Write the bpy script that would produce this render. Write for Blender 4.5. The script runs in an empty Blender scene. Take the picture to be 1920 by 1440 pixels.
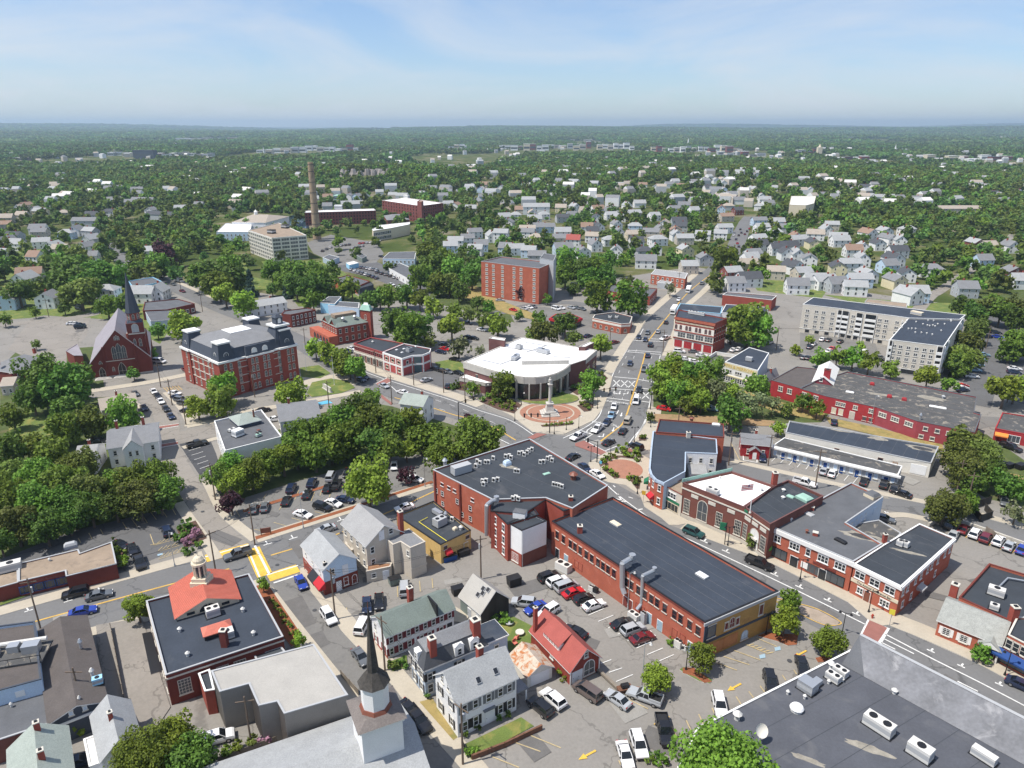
import bpy,math,random
import numpy as np
from mathutils import Vector
R=math.radians
rnd=random.Random(7)
scene=bpy.context.scene
col=scene.collection

# ------------------------------------------------------------------ camera
CAM_H,PITCH,FPX=85.0,19.9,1335.0
cam_d=bpy.data.cameras.new('camera');cam=bpy.data.objects.new('camera',cam_d);col.objects.link(cam)
cam.location=(0,0,CAM_H);cam.rotation_euler=(R(90-PITCH),0,0)
cam_d.sensor_width=36;cam_d.lens=36*FPX/1920;cam_d.clip_start=1;cam_d.clip_end=60000
scene.camera=cam

# ------------------------------------------------------------------ sky, sun, exposure
SUN_EL,SUN_AZ=62.0,(-1.0,-0.33)
SKY=0.1;HAZE=0.95e-4
wd=bpy.data.worlds.new('World');scene.world=wd;wd.use_nodes=True
nt=wd.node_tree;nt.nodes.clear()
def N(t,ty,**kw):
 n=t.nodes.new(ty)
 for k,v in kw.items():
  if k.startswith('i_'):
   n.inputs[k[2:].replace('_',' ')].default_value=v
  else:
   setattr(n,k,v)
 return n
sk=N(nt,'ShaderNodeTexSky',sky_type='NISHITA',sun_disc=False,sun_elevation=R(SUN_EL),altitude=30,
 air_density=1.0,dust_density=0.35,ozone_density=5.0)
sk.sun_rotation=math.atan2(SUN_AZ[0],SUN_AZ[1])
tc=N(nt,'ShaderNodeTexCoord')
sx=N(nt,'ShaderNodeSeparateXYZ');ad=N(nt,'ShaderNodeMath',operation='ADD');ad.inputs[1].default_value=0.16;dv1=N(nt,'ShaderNodeMath',operation='DIVIDE');dv2=N(nt,'ShaderNodeMath',operation='DIVIDE');mp=N(nt,'ShaderNodeCombineXYZ')
mp.inputs['Z'].default_value=3.7
nz=N(nt,'ShaderNodeTexNoise',i_Scale=0.62,i_Detail=9.0,i_Roughness=0.58,i_Distortion=0.5)
cr=N(nt,'ShaderNodeValToRGB');cr.color_ramp.elements[0].position=0.42;cr.color_ramp.elements[1].position=0.76
cr.color_ramp.elements[0].color=(0.1,0.1,0.1,1);cr.color_ramp.elements[1].color=(0.95,0.95,0.95,1)
mx=N(nt,'ShaderNodeMix',data_type='RGBA');mx.inputs['B'].default_value=(5.7,5.95,6.35,1)
bg=N(nt,'ShaderNodeBackground',i_Strength=SKY);ow=N(nt,'ShaderNodeOutputWorld')
L=nt.links.new
L(tc.outputs['Generated'],sx.inputs[0]);L(sx.outputs['Z'],ad.inputs[0]);L(sx.outputs['X'],dv1.inputs[0]);L(ad.outputs[0],dv1.inputs[1]);L(sx.outputs['Y'],dv2.inputs[0]);L(ad.outputs[0],dv2.inputs[1]);L(dv1.outputs[0],mp.inputs['X']);L(dv2.outputs[0],mp.inputs['Y'])
L(mp.outputs['Vector'],nz.inputs['Vector']);L(nz.outputs['Fac'],cr.inputs['Fac'])
tn=N(nt,'ShaderNodeMix',data_type='RGBA',blend_type='MULTIPLY');tn.inputs['Factor'].default_value=1;tn.inputs['B'].default_value=(0.9,0.965,1.08,1)
L(cr.outputs['Color'],mx.inputs['Factor']);L(sk.outputs['Color'],tn.inputs['A']);L(tn.outputs['Result'],mx.inputs['A']);L(mx.outputs['Result'],bg.inputs['Color'])
L(bg.outputs['Background'],ow.inputs['Surface'])
sun_d=bpy.data.lights.new('sun','SUN');sun_d.energy=4.1;sun_d.angle=R(0.53);sun_d.color=(1.0,0.94,0.85)
sun=bpy.data.objects.new('sun',sun_d);col.objects.link(sun)
_az=Vector((SUN_AZ[0],SUN_AZ[1],0)).normalized()*math.cos(R(SUN_EL));_sv=Vector((_az.x,_az.y,math.sin(R(SUN_EL))))
sun.rotation_euler=_sv.to_track_quat('Z','Y').to_euler();sun.location=(-200,-50,400)
vs=scene.view_settings;vs.view_transform='Standard';vs.look='None';vs.exposure=0.45;vs.gamma=1.0;vs.use_curve_mapping=False
scene.cycles.use_denoising=True
scene.cycles.max_bounces=5;scene.cycles.diffuse_bounces=2;scene.cycles.glossy_bounces=2;scene.cycles.transmission_bounces=2
scene.cycles.transparent_max_bounces=4;scene.cycles.volume_bounces=0
scene.cycles.use_adaptive_sampling=True;scene.cycles.adaptive_threshold=0.02
scene.cycles.caustics_reflective=False;scene.cycles.caustics_refractive=False

# ------------------------------------------------------------------ surveying: a picture reading + a height -> a place on the ground
_p=R(PITCH);_FW=(0,math.cos(_p),-math.sin(_p));_UP=(0,math.sin(_p),math.cos(_p))
FR=[0.0,0.0,1.0]
def K(ox,oy,s):FR[:]=[ox,oy,s]
def px(x,y):return(FR[0]+x/FR[2],FR[1]+y/FR[2])
def W(x,y,z=0.0):
 x,y=px(x,y)
 u=(x-960)/FPX;v=(720-y)/FPX
 d=(u,_FW[1]+v*_UP[1],_FW[2]+v*_UP[2])
 t=(z-CAM_H)/d[2]
 return(d[0]*t,d[1]*t)
def toimg(X,Y,Z):
 dz=Z-CAM_H;f=Y*_FW[1]+dz*_FW[2];u=Y*_UP[1]+dz*_UP[2]
 return 960+FPX*X/f,720-FPX*u/f
def mpp(X,Y,Z=0):
 return(Y*_FW[1]+(Z-CAM_H)*_FW[2])/FPX

# ------------------------------------------------------------------ materials
MATS={}
def base_mat(name):
 m=bpy.data.materials.new(name);m.use_nodes=True;MATS[name]=m
 return m,m.node_tree,m.node_tree.nodes['Principled BSDF']
def mat(name,c,rough=0.8,var=0.18,scale=0.6,var2=0.1,scale2=6.0,metal=0.0,spec=0.3,stain=None,bump=0.0,streak=False,crack=0.0):
 """paint, brick, roofing, asphalt...: a base colour with two sizes of natural variation and optional stains"""
 if name in MATS:return MATS[name]
 m,t,b=base_mat(name)
 g=N(t,'ShaderNodeNewGeometry');L=t.links.new
 src=g.outputs['Position']
 if streak:
  mpn=N(t,'ShaderNodeMapping');mpn.inputs['Scale'].default_value=(1,1,0.12);L(src,mpn.inputs['Vector']);src=mpn.outputs['Vector']
 n1=N(t,'ShaderNodeTexNoise',i_Scale=scale,i_Detail=4.0,i_Roughness=0.6);L(src,n1.inputs['Vector'])
 n2=N(t,'ShaderNodeTexNoise',i_Scale=scale2,i_Detail=3.0);L(src,n2.inputs['Vector'])
 r1=N(t,'ShaderNodeMapRange');r1.inputs[1].default_value=0.25;r1.inputs[2].default_value=0.75;r1.inputs[3].default_value=1-var;r1.inputs[4].default_value=1+var
 r2=N(t,'ShaderNodeMapRange');r2.inputs[1].default_value=0.25;r2.inputs[2].default_value=0.75;r2.inputs[3].default_value=1-var2;r2.inputs[4].default_value=1+var2
 L(n1.outputs['Fac'],r1.inputs[0]);L(n2.outputs['Fac'],r2.inputs[0])
 mm=N(t,'ShaderNodeMath',operation='MULTIPLY');L(r1.outputs[0],mm.inputs[0]);L(r2.outputs[0],mm.inputs[1])
 hs=N(t,'ShaderNodeHueSaturation');hs.inputs['Color'].default_value=(*c,1);L(mm.outputs[0],hs.inputs['Value'])
 out=hs.outputs['Color']
 if stain:
  sc,amt,pos,ss=stain
  n3=N(t,'ShaderNodeTexNoise',i_Scale=ss,i_Detail=6.0,i_Roughness=0.65,i_Distortion=0.6);L(g.outputs['Position'],n3.inputs['Vector'])
  r3=N(t,'ShaderNodeMapRange');r3.inputs[1].default_value=pos;r3.inputs[2].default_value=pos+0.12;r3.inputs[3].default_value=0;r3.inputs[4].default_value=amt
  L(n3.outputs['Fac'],r3.inputs[0])
  mx=N(t,'ShaderNodeMix',data_type='RGBA');mx.inputs['B'].default_value=(*sc,1);L(r3.outputs[0],mx.inputs['Factor']);L(out,mx.inputs['A']);out=mx.outputs['Result']
 if crack:
  nd=N(t,'ShaderNodeTexNoise',i_Scale=0.35,i_Detail=5.0);L(g.outputs['Position'],nd.inputs['Vector'])
  va=N(t,'ShaderNodeVectorMath',operation='MULTIPLY_ADD');va.inputs[1].default_value=(7,7,0);L(nd.outputs['Color'],va.inputs[0]);L(g.outputs['Position'],va.inputs[2])
  vo=N(t,'ShaderNodeTexVoronoi',feature='DISTANCE_TO_EDGE',i_Scale=0.07);L(va.outputs[0],vo.inputs['Vector'])
  r4=N(t,'ShaderNodeMapRange');r4.inputs[1].default_value=0.004;r4.inputs[2].default_value=0.014;r4.inputs[3].default_value=crack;r4.inputs[4].default_value=0;L(vo.outputs['Distance'],r4.inputs[0])
  m4=N(t,'ShaderNodeMix',data_type='RGBA');m4.inputs['B'].default_value=(c[0]*.45,c[1]*.45,c[2]*.45,1);L(r4.outputs[0],m4.inputs['Factor']);L(out,m4.inputs['A']);out=m4.outputs['Result']
 L(out,b.inputs['Base Color'])
 b.inputs['Roughness'].default_value=rough;b.inputs['Metallic'].default_value=metal;b.inputs['Specular IOR Level'].default_value=spec
 if bump:
  bn=N(t,'ShaderNodeBump',i_Strength=bump,i_Distance=0.05);L(n2.outputs['Fac'],bn.inputs['Height']);L(bn.outputs['Normal'],b.inputs['Normal'])
 return m
def plain(name,c,rough=0.5,metal=0.0,spec=0.4,coat=0.0):
 if name in MATS:return MATS[name]
 m,t,b=base_mat(name)
 b.inputs['Base Color'].default_value=(*c,1);b.inputs['Roughness'].default_value=rough;b.inputs['Metallic'].default_value=metal
 b.inputs['Specular IOR Level'].default_value=spec;b.inputs['Coat Weight'].default_value=coat;b.inputs['Coat Roughness'].default_value=0.05
 return m
def leaf(name,c,hue=0.03):
 m,t,b=base_mat(name);L=t.links.new
 g=N(t,'ShaderNodeNewGeometry');oi=N(t,'ShaderNodeObjectInfo')
 hs=N(t,'ShaderNodeHueSaturation');hs.inputs['Color'].default_value=(*c,1)
 r1=N(t,'ShaderNodeMapRange');r1.inputs[3].default_value=0.62;r1.inputs[4].default_value=1.45;L(g.outputs['Random Per Island'],r1.inputs[0])
 r2=N(t,'ShaderNodeMapRange');r2.inputs[3].default_value=0.72;r2.inputs[4].default_value=1.3;L(oi.outputs['Random'],r2.inputs[0])
 mm=N(t,'ShaderNodeMath',operation='MULTIPLY');L(r1.outputs[0],mm.inputs[0]);L(r2.outputs[0],mm.inputs[1]);nw=N(t,'ShaderNodeTexNoise',i_Scale=0.012,i_Detail=3.0);L(g.outputs['Position'],nw.inputs['Vector'])
 r5=N(t,'ShaderNodeMapRange');r5.inputs[1].default_value=0.3;r5.inputs[2].default_value=0.7;r5.inputs[3].default_value=0.72;r5.inputs[4].default_value=1.32;L(nw.outputs['Fac'],r5.inputs[0])
 m5=N(t,'ShaderNodeMath',operation='MULTIPLY');L(mm.outputs[0],m5.inputs[0]);L(r5.outputs[0],m5.inputs[1]);L(m5.outputs[0],hs.inputs['Value'])
 r3=N(t,'ShaderNodeMapRange');r3.inputs[3].default_value=0.5-hue;r3.inputs[4].default_value=0.5+hue;L(oi.outputs['Random'],r3.inputs[0]);L(r3.outputs[0],hs.inputs['Hue'])
 L(hs.outputs['Color'],b.inputs['Base Color']);b.inputs['Roughness'].default_value=0.6;b.inputs['Specular IOR Level'].default_value=0.2
 tr=N(t,'ShaderNodeBsdfTranslucent');L(hs.outputs['Color'],tr.inputs['Color'])
 ms=N(t,'ShaderNodeMixShader',i_Fac=0.33);L(b.outputs[0],ms.inputs[1]);L(tr.outputs[0],ms.inputs[2])
 L(ms.outputs[0],t.nodes['Material Output'].inputs['Surface'])
 return m
M=MATS
BR=dict(var=0.12,scale=0.5,var2=0.16,scale2=9.0)
mat('brick_orange',(0.4,0.115,0.07),0.9,stain=((0.46,0.19,0.13),0.5,0.56,0.5),**BR)
mat('brick_red',(0.29,0.068,0.048),0.9,stain=((0.3,0.12,0.09),0.4,0.58,0.5),**BR)
mat('brick_dark',(0.17,0.042,0.032),0.9,**BR)
mat('brick_brown',(0.17,0.065,0.05),0.9,**BR)
mat('brick_plum',(0.16,0.075,0.07),0.9,**BR)
mat('brick_far',(0.2,0.065,0.055),0.9,**BR)
mat('brick_yellow',(0.42,0.25,0.08),0.9,stain=((0.28,0.15,0.06),0.6,0.55,0.35),**BR)
mat('plywood',(0.45,0.2,0.08),0.8)
mat('barn_red',(0.25,0.045,0.03),0.8,streak=True,var2=0.25,scale2=3.0)
mat('factory_red',(0.36,0.035,0.04),0.7,stain=((0.36,0.04,0.05),0.6,0.5,0.12))
mat('factory_red_b',(0.31,0.06,0.075),0.7,stain=((0.3,0.05,0.06),0.6,0.5,0.12))
mat('house_red',(0.34,0.03,0.035),0.7)
mat('panel_red',(0.42,0.085,0.085),0.7)
mat('white',(0.8,0.8,0.79),0.6,var=0.05,var2=0.04)
mat('white_warm',(0.72,0.69,0.62),0.7,var=0.07,var2=0.05)
mat('cream',(0.66,0.58,0.44),0.7,var=0.08)
mat('siding_white',(0.78,0.78,0.78),0.6,var=0.06,var2=0.05)
mat('siding_blue',(0.4,0.48,0.58),0.6,var=0.08)
mat('siding_lightblue',(0.5,0.62,0.75),0.6,var=0.06)
mat('siding_skyblue',(0.33,0.62,0.82),0.6,var=0.05)
mat('siding_tan',(0.52,0.47,0.4),0.7,var=0.07)
mat('siding_beige',(0.58,0.54,0.47),0.7,var=0.06)
mat('siding_grey',(0.42,0.44,0.46),0.7,var=0.06)
mat('siding_yellow',(0.7,0.63,0.42),0.7,var=0.06)
mat('stucco_yellow',(0.62,0.43,0.17),0.85,var=0.1,stain=((0.5,0.36,0.2),0.5,0.58,0.4),streak=True)
mat('metal_siding',(0.27,0.25,0.225),0.6,var=0.06,var2=0.05)
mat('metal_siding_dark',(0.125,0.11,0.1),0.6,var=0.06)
mat('concrete',(0.5,0.47,0.41),0.9,var=0.1,stain=((0.38,0.36,0.33),0.5,0.55,0.4))
mat('concrete_band',(0.47,0.45,0.41),0.9,var=0.08,streak=True)
mat('granite',(0.52,0.5,0.46),0.8,var=0.12,scale2=14)
mat('stone_trim',(0.6,0.57,0.5),0.8,var=0.08)
mat('wood_dark',(0.05,0.045,0.04),0.9,var=0.3,streak=True)
mat('wood_fence',(0.22,0.19,0.155),0.9,var=0.25,streak=True)
mat('wood_deck',(0.3,0.16,0.09),0.9,var=0.2)
mat('wood_pole',(0.16,0.12,0.09),0.9,var=0.2)
mat('timber',(0.16,0.08,0.05),0.9,var=0.3,scale=2)
ST=((0.34,0.31,0.26),0.65,0.67,0.16)
mat('roof_black',(0.043,0.05,0.06),0.75,var=0.16,scale=0.25,var2=0.1,scale2=3,stain=((0.11,0.11,0.115),0.5,0.6,0.14))
mat('roof_navy',(0.04,0.05,0.068),0.7,var=0.16,scale=0.2,var2=0.1,scale2=3,stain=((0.1,0.105,0.115),0.5,0.58,0.1))
mat('pond_stain',(0.27,0.25,0.21),0.95,var=0.3,scale=0.8)
mat('pond_dark',(0.055,0.055,0.058),0.9,var=0.3,scale=0.8)
mat('patch_dark',(0.135,0.13,0.125),0.95,var=0.12)
mat('patch_light',(0.27,0.26,0.24),0.95,var=0.12)
mat('roof_grey',(0.11,0.115,0.125),0.85,var=0.15,scale=0.3,stain=((0.2,0.2,0.2),0.5,0.6,0.2))
mat('roof_felt',(0.085,0.09,0.105),0.8,var=0.14,scale=0.2,var2=0.08,scale2=3,stain=((0.13,0.132,0.14),0.6,0.55,0.16))
mat('shingle_umber',(0.17,0.15,0.14),0.9,**dict(var=0.14,scale=0.5,var2=0.2,scale2=5.0))
mat('roof_brown',(0.1,0.088,0.083),0.9,var=0.14,scale=0.4,var2=0.15,scale2=5)
mat('roof_tan',(0.3,0.235,0.175),0.95,var=0.18,scale=0.4,stain=((0.14,0.12,0.1),0.6,0.55,0.35))
mat('roof_worn',(0.085,0.085,0.085),0.9,var=0.2,scale=0.4,stain=((0.34,0.3,0.24),0.8,0.55,0.5))
mat('roof_white',(0.85,0.85,0.85),0.7,var=0.04,scale=0.3,var2=0.03)
mat('roof_offwhite',(0.66,0.65,0.62),0.8,var=0.08)
mat('membrane',(0.15,0.155,0.17),0.55,var=0.3,scale=0.25,var2=0.12,scale2=2,stain=((0.32,0.32,0.33),0.7,0.54,0.22))
mat('roof_metal',(0.38,0.365,0.335),0.6,var=0.08,scale=0.3,stain=((0.22,0.2,0.18),0.5,0.68,0.3))
mat('roof_tile',(0.56,0.17,0.12),0.7,var=0.08)
mat('roof_red',(0.33,0.085,0.07),0.8,var=0.1,var2=0.12)
mat('roof_rust',(0.5,0.44,0.36),0.8,var=0.1,stain=((0.4,0.14,0.04),0.95,0.47,0.9))
mat('roof_slate',(0.3,0.31,0.29),0.8,var=0.16,scale=1.2,var2=0.2,scale2=7)
SH=dict(var=0.1,scale=0.5,var2=0.16,scale2=5.0)
mat('shingle_grey',(0.3,0.3,0.3),0.9,**SH)
mat('shingle_light',(0.33,0.34,0.345),0.9,**SH)
mat('shingle_mid',(0.2,0.205,0.215),0.9,**SH)
mat('shingle_dark',(0.075,0.08,0.09),0.9,**SH)
mat('shingle_green',(0.17,0.205,0.185),0.9,**SH)
mat('shingle_palegreen',(0.3,0.34,0.31),0.9,**SH)
mat('shingle_brown',(0.26,0.18,0.13),0.9,**SH)
mat('shingle_orange',(0.27,0.185,0.14),0.9,**SH)
mat('shingle_tan',(0.36,0.315,0.265),0.9,**SH)
mat('copper_green',(0.3,0.48,0.4),0.7,var=0.12)
mat('slate_blue',(0.06,0.072,0.095),0.8,var=0.12)
mat('slate_purple',(0.28,0.26,0.285),0.75,var=0.12,scale=0.4,var2=0.12)
mat('steeple_dark',(0.06,0.055,0.05),0.85,var=0.3,scale2=4,var2=0.35)
plain('glass_dark',(0.018,0.022,0.028),0.12,spec=0.6)
plain('glass_mid',(0.075,0.085,0.095),0.15,spec=0.6)
plain('glass_blue',(0.04,0.09,0.11),0.1,spec=0.7)
plain('black_metal',(0.015,0.015,0.017),0.5)
plain('white_paint',(0.78,0.78,0.76),0.6)
plain('galv',(0.5,0.52,0.54),0.4,metal=0.6)
plain('unit_white',(0.62,0.61,0.58),0.6)
plain('unit_grey',(0.4,0.41,0.42),0.6)
plain('copper_brown',(0.2,0.07,0.045),0.5)
plain('awning_red',(0.45,0.02,0.03),0.8);plain('awning_green',(0.08,0.45,0.06),0.8);plain('awning_blue',(0.015,0.06,0.22),0.8)
plain('sign_green',(0.02,0.16,0.08),0.6);plain('sign_yellow',(0.75,0.65,0.06),0.6);plain('gold',(0.6,0.38,0.04),0.5)
plain('ink',(0.02,0.02,0.03),0.7);plain('door_blue',(0.3,0.42,0.5),0.6);plain('shutter_black',(0.02,0.02,0.025),0.6)
plain('shutter_grey',(0.16,0.17,0.18),0.6);plain('shutter_red',(0.16,0.02,0.03),0.6);plain('door_white',(0.75,0.76,0.78),0.5)
plain('flag_red',(0.5,0.03,0.04),0.8);plain('flag_blue',(0.02,0.03,0.15),0.8);plain('orange_cloth',(0.8,0.25,0.05),0.8)
plain('hydrant_red',(0.4,0.05,0.03),0.5);plain('skylight',(0.7,0.71,0.72),0.3)
AC=dict(rough=0.92,spec=0.2,crack=0.55)
mat('asphalt_lot',(0.235,0.222,0.203),var=0.1,scale=0.08,var2=0.08,scale2=2.0,stain=((0.13,0.125,0.12),0.35,0.58,0.16),**AC)
mat('asphalt_lot_b',(0.18,0.175,0.166),var=0.12,scale=0.1,var2=0.08,scale2=2.0,stain=((0.1,0.1,0.1),0.4,0.57,0.2),**AC)
mat('asphalt_road',(0.16,0.16,0.16),var=0.1,scale=0.06,var2=0.07,scale2=2.0,stain=((0.18,0.175,0.17),0.4,0.58,0.12),**AC)
mat('asphalt_old',(0.25,0.23,0.205),var=0.1,scale=0.1,var2=0.08,scale2=2.0,stain=((0.15,0.14,0.13),0.4,0.56,0.2),**AC)
mat('asphalt_new',(0.07,0.072,0.078),var=0.1,scale=0.1,var2=0.06,scale2=2.0,**AC)
mat('asphalt_dark',(0.12,0.12,0.122),var=0.12,scale=0.1,var2=0.08,scale2=2.0,stain=((0.14,0.14,0.14),0.4,0.56,0.2),**AC)
mat('sidewalk',(0.43,0.385,0.31),0.9,var=0.07,scale=0.4,var2=0.06,scale2=3.0,stain=((0.33,0.29,0.24),0.4,0.58,0.35))
mat('kerb_stone',(0.5,0.48,0.44),0.9)
mat('paver_brick',(0.34,0.17,0.115),0.9,var=0.1,var2=0.14,scale2=4)
mat('crosswalk_brick',(0.27,0.12,0.1),0.9,var=0.12,var2=0.1)
mat('island_tan',(0.33,0.27,0.215),0.9)
mat('mulch',(0.24,0.085,0.04),1.0,var=0.2,scale2=8,var2=0.25)
mat('mulch_dark',(0.1,0.06,0.045),1.0,var=0.2)
mat('lawn',(0.12,0.165,0.042),1.0,var=0.22,scale=0.3,var2=0.2,scale2=6,stain=((0.27,0.23,0.07),0.7,0.53,0.3))
mat('dry_grass',(0.3,0.23,0.09),1.0,var=0.2,stain=((0.15,0.16,0.05),0.7,0.5,0.3))
mat('earth',(0.3,0.2,0.11),1.0,var=0.2,stain=((0.16,0.15,0.06),0.6,0.55,0.3))
mat('line_white',(0.66,0.66,0.64),0.8,var=0.1,var2=0.15,scale2=3)
mat('line_yellow',(0.55,0.35,0.09),0.8,var=0.1,var2=0.15,scale2=3)
mat('line_faded',(0.45,0.36,0.2),0.9,var=0.15,var2=0.2,scale2=3)
mat('line_amber',(0.66,0.42,0.07),0.8,var=0.1,var2=0.15,scale2=3)
mat('blue_paint',(0.12,0.42,0.6),0.8)
mat('pond',(0.03,0.055,0.09),0.1,spec=0.6)
mat('rock',(0.3,0.27,0.25),0.9,var=0.35,scale=0.15)
leaf('leaf_mid',(0.142,0.225,0.03));leaf('leaf_bright',(0.205,0.29,0.035),0.02);leaf('leaf_dark',(0.105,0.182,0.03),0.02)
leaf('leaf_olive',(0.15,0.195,0.04),0.02);leaf('leaf_plum',(0.07,0.028,0.038),0.01);leaf('leaf_pale',(0.188,0.219,0.1),0.02)
leaf('leaf_far',(0.115,0.182,0.04),0.035);leaf('leaf_pink',(0.4,0.22,0.3),0.01);leaf('leaf_spruce',(0.056,0.105,0.077),0.02)
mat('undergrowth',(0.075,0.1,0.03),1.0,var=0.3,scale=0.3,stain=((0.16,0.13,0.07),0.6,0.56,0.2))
mat('bark',(0.14,0.11,0.085),0.95,var=0.2)

# ------------------------------------------------------------------ mesh helpers
class MB:
 def __init__(s):s.v=[];s.f=[];s.m=[];s.mats=[]
 def mi(s,m):
  if m not in s.mats:s.mats.append(m)
  return s.mats.index(m)
 def face(s,pts,m):
  i=len(s.v);s.v+=[tuple(p)for p in pts];s.f.append(tuple(range(i,i+len(pts))));s.m.append(s.mi(m));return s
 def prism(s,poly,z0,z1,m,top=True,bottom=False,mtop=None):
  if area(poly)<0:poly=poly[::-1]
  n=len(poly)
  for i in range(n):
   a,b=poly[i],poly[(i+1)%n]
   s.face([(a[0],a[1],z0),(b[0],b[1],z0),(b[0],b[1],z1),(a[0],a[1],z1)],m)
  if top:s.face([(p[0],p[1],z1)for p in poly],mtop or m)
  if bottom:s.face([(p[0],p[1],z0)for p in poly[::-1]],m)
  return s
 def frustum(s,p0,p1,z0,z1,m,top=True):
  if area(p0)<0:p0=p0[::-1];p1=p1[::-1]
  n=len(p0)
  for i in range(n):
   j=(i+1)%n
   s.face([(*p0[i],z0),(*p0[j],z0),(*p1[j],z1),(*p1[i],z1)],m)
  if top:s.face([(*p,z1)for p in p1],m)
  return s
 def box(s,x0,x1,y0,y1,z0,z1,m,bottom=False):
  return s.prism([(x0,y0),(x1,y0),(x1,y1),(x0,y1)],z0,z1,m,bottom=bottom)
 def bar(s,a,b,r,m,n=6,r2=None):
  a=Vector(a);b=Vector(b);d=(b-a).normalized()
  u=d.orthogonal().normalized();w=d.cross(u);r2=r if r2 is None else r2
  A=[a+(u*math.cos(t)+w*math.sin(t))*r for t in[2*math.pi*i/n for i in range(n)]]
  B=[b+(u*math.cos(t)+w*math.sin(t))*r2 for t in[2*math.pi*i/n for i in range(n)]]
  for i in range(n):
   j=(i+1)%n;s.face([A[i],A[j],B[j],B[i]],m)
  s.face(B,m);s.face(A[::-1],m);return s
 def ngon(s,cx,cy,r,z0,z1,m,n=8,r2=None,top=True,rot=0.0):
  p=[(cx+r*math.cos(rot+2*math.pi*i/n),cy+r*math.sin(rot+2*math.pi*i/n))for i in range(n)]
  r2=r if r2 is None else r2
  q=[(cx+r2*math.cos(rot+2*math.pi*i/n),cy+r2*math.sin(rot+2*math.pi*i/n))for i in range(n)]
  return s.frustum(p,q,z0,z1,m,top)
 def mesh(s,name):
  me=bpy.data.meshes.new(name);me.from_pydata(s.v,[],s.f)
  for m in s.mats:me.materials.append(M[m])
  me.polygons.foreach_set('material_index',s.m);me.update();return me
 def build(s,name,parent=None,loc=(0,0,0),rz=0.0):
  return put(name,s.mesh(name),parent,loc,rz)
def area(p):return 0.5*sum(p[i][0]*p[(i+1)%len(p)][1]-p[(i+1)%len(p)][0]*p[i][1]for i in range(len(p)))
def put(name,data,parent=None,loc=(0,0,0),rz=0.0,scale=None):
 o=bpy.data.objects.new(name,data);col.objects.link(o)
 o.location=loc
 if rz:o.rotation_euler=(0,0,rz)
 if scale is not None:o.scale=scale
 if parent is not None:o.parent=parent
 return o
def inset(poly,d):
 """polygon moved inwards by d metres (poly counter-clockwise)"""
 n=len(poly);out=[]
 for i in range(n):
  p0,p1,p2=Vector(poly[i-1]),Vector(poly[i]),Vector(poly[(i+1)%n])
  e1=(p1-p0).normalized();e2=(p2-p1).normalized()
  n1=Vector((-e1.y,e1.x));n2=Vector((-e2.y,e2.x));b=n1+n2
  k=max(0.35,1+n1.dot(n2));q=p1+b*(d/k);out.append((q.x,q.y))
 return out
def struct(o,label=None):
 o['kind']='structure'
 if label:o['label']=label
 return o

# ------------------------------------------------------------------ naming: every thing is registered, labels that would clash are told apart at the end
THINGS=[]
MARKS=[]
def thing(o,look,cat,group=None,place=None,fixed=False):
 o['category']=cat
 if group:o['group']=group
 THINGS.append([o,look,place,fixed]);return o
def root(name,x,y,z=0.0,rz=0.0):
 return put(name,None,None,(x,y,z),rz)
def mark(phrase,x,y):MARKS.append((phrase,x,y))
# ================================================================== THE GROUND
def nz2(x,y,s,seed=0):
 """smooth value noise for the lie of the land"""
 x=x/s+seed*17.3;y=y/s-seed*9.1
 xi=np.floor(x);yi=np.floor(y);fx=x-xi;fy=y-yi
 def h(a,b):
  v=np.sin(a*127.1+b*311.7)*43758.5453;return v-np.floor(v)
 fx=fx*fx*(3-2*fx);fy=fy*fy*(3-2*fy)
 return(h(xi,yi)*(1-fx)+h(xi+1,yi)*fx)*(1-fy)+(h(xi,yi+1)*(1-fx)+h(xi+1,yi+1)*fx)*fy
def land(x,y):
 x=np.asarray(x,float);y=np.asarray(y,float)
 d=np.hypot(x,y)
 s1=np.clip((d-900)/2500,0,1);s2=np.clip((d-4500)/9000,0,1)
 h=s1*14*(nz2(x,y,700,1)-0.45)+s1*10*(nz2(x,y,1900,2)-0.4)
 h=h+s2*(150*nz2(x,y,3600,3)+44*nz2(x,y,1500,4)-42)
 k=np.clip((d-830)/250,0,1)
 h=h+k*18*np.exp(-((x+190)/200)**2-((y-1130)/130)**2)
 h=h+k*13*np.exp(-((x-420)/330)**2-((y-1150)/260)**2)
 return h
def landz(x,y):return float(land(x,y))
na=300;rings=np.concatenate([[30,250,500,700],np.geomspace(850,21000,56)])
ang=np.linspace(0,2*np.pi,na,endpoint=False)
gx=np.outer(rings,np.sin(ang));gy=np.outer(rings,np.cos(ang));gz=land(gx,gy)
gv=np.stack([gx.ravel(),gy.ravel(),gz.ravel()],1).tolist();gf=[]
for r_ in range(len(rings)-1):
 for a_ in range(na):
  b_=(a_+1)%na
  gf.append((r_*na+a_,r_*na+b_,(r_+1)*na+b_,(r_+1)*na+a_)[::-1])
gf.append(tuple(range(na))[::-1])
me=bpy.data.meshes.new('ground');me.from_pydata(gv,[],gf);me.update()
me.polygons.foreach_set('use_smooth',[True]*len(me.polygons))
m_,t_,b_=base_mat('ground_cover');L=t_.links.new
g_=N(t_,'ShaderNodeNewGeometry')
n1=N(t_,'ShaderNodeTexNoise',i_Scale=0.02,i_Detail=6.0,i_Roughness=0.65);L(g_.outputs['Position'],n1.inputs['Vector'])
rp=N(t_,'ShaderNodeValToRGB');L(n1.outputs['Fac'],rp.inputs['Fac'])
for i_,(p_,c_)in enumerate([(0.3,(0.045,0.065,0.02)),(0.48,(0.07,0.095,0.03)),(0.56,(0.13,0.13,0.06)),(0.66,(0.2,0.18,0.14))]):
 e_=rp.color_ramp.elements[i_]if i_<2 else rp.color_ramp.elements.new(p_)
 e_.position=p_;e_.color=(*c_,1)
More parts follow.
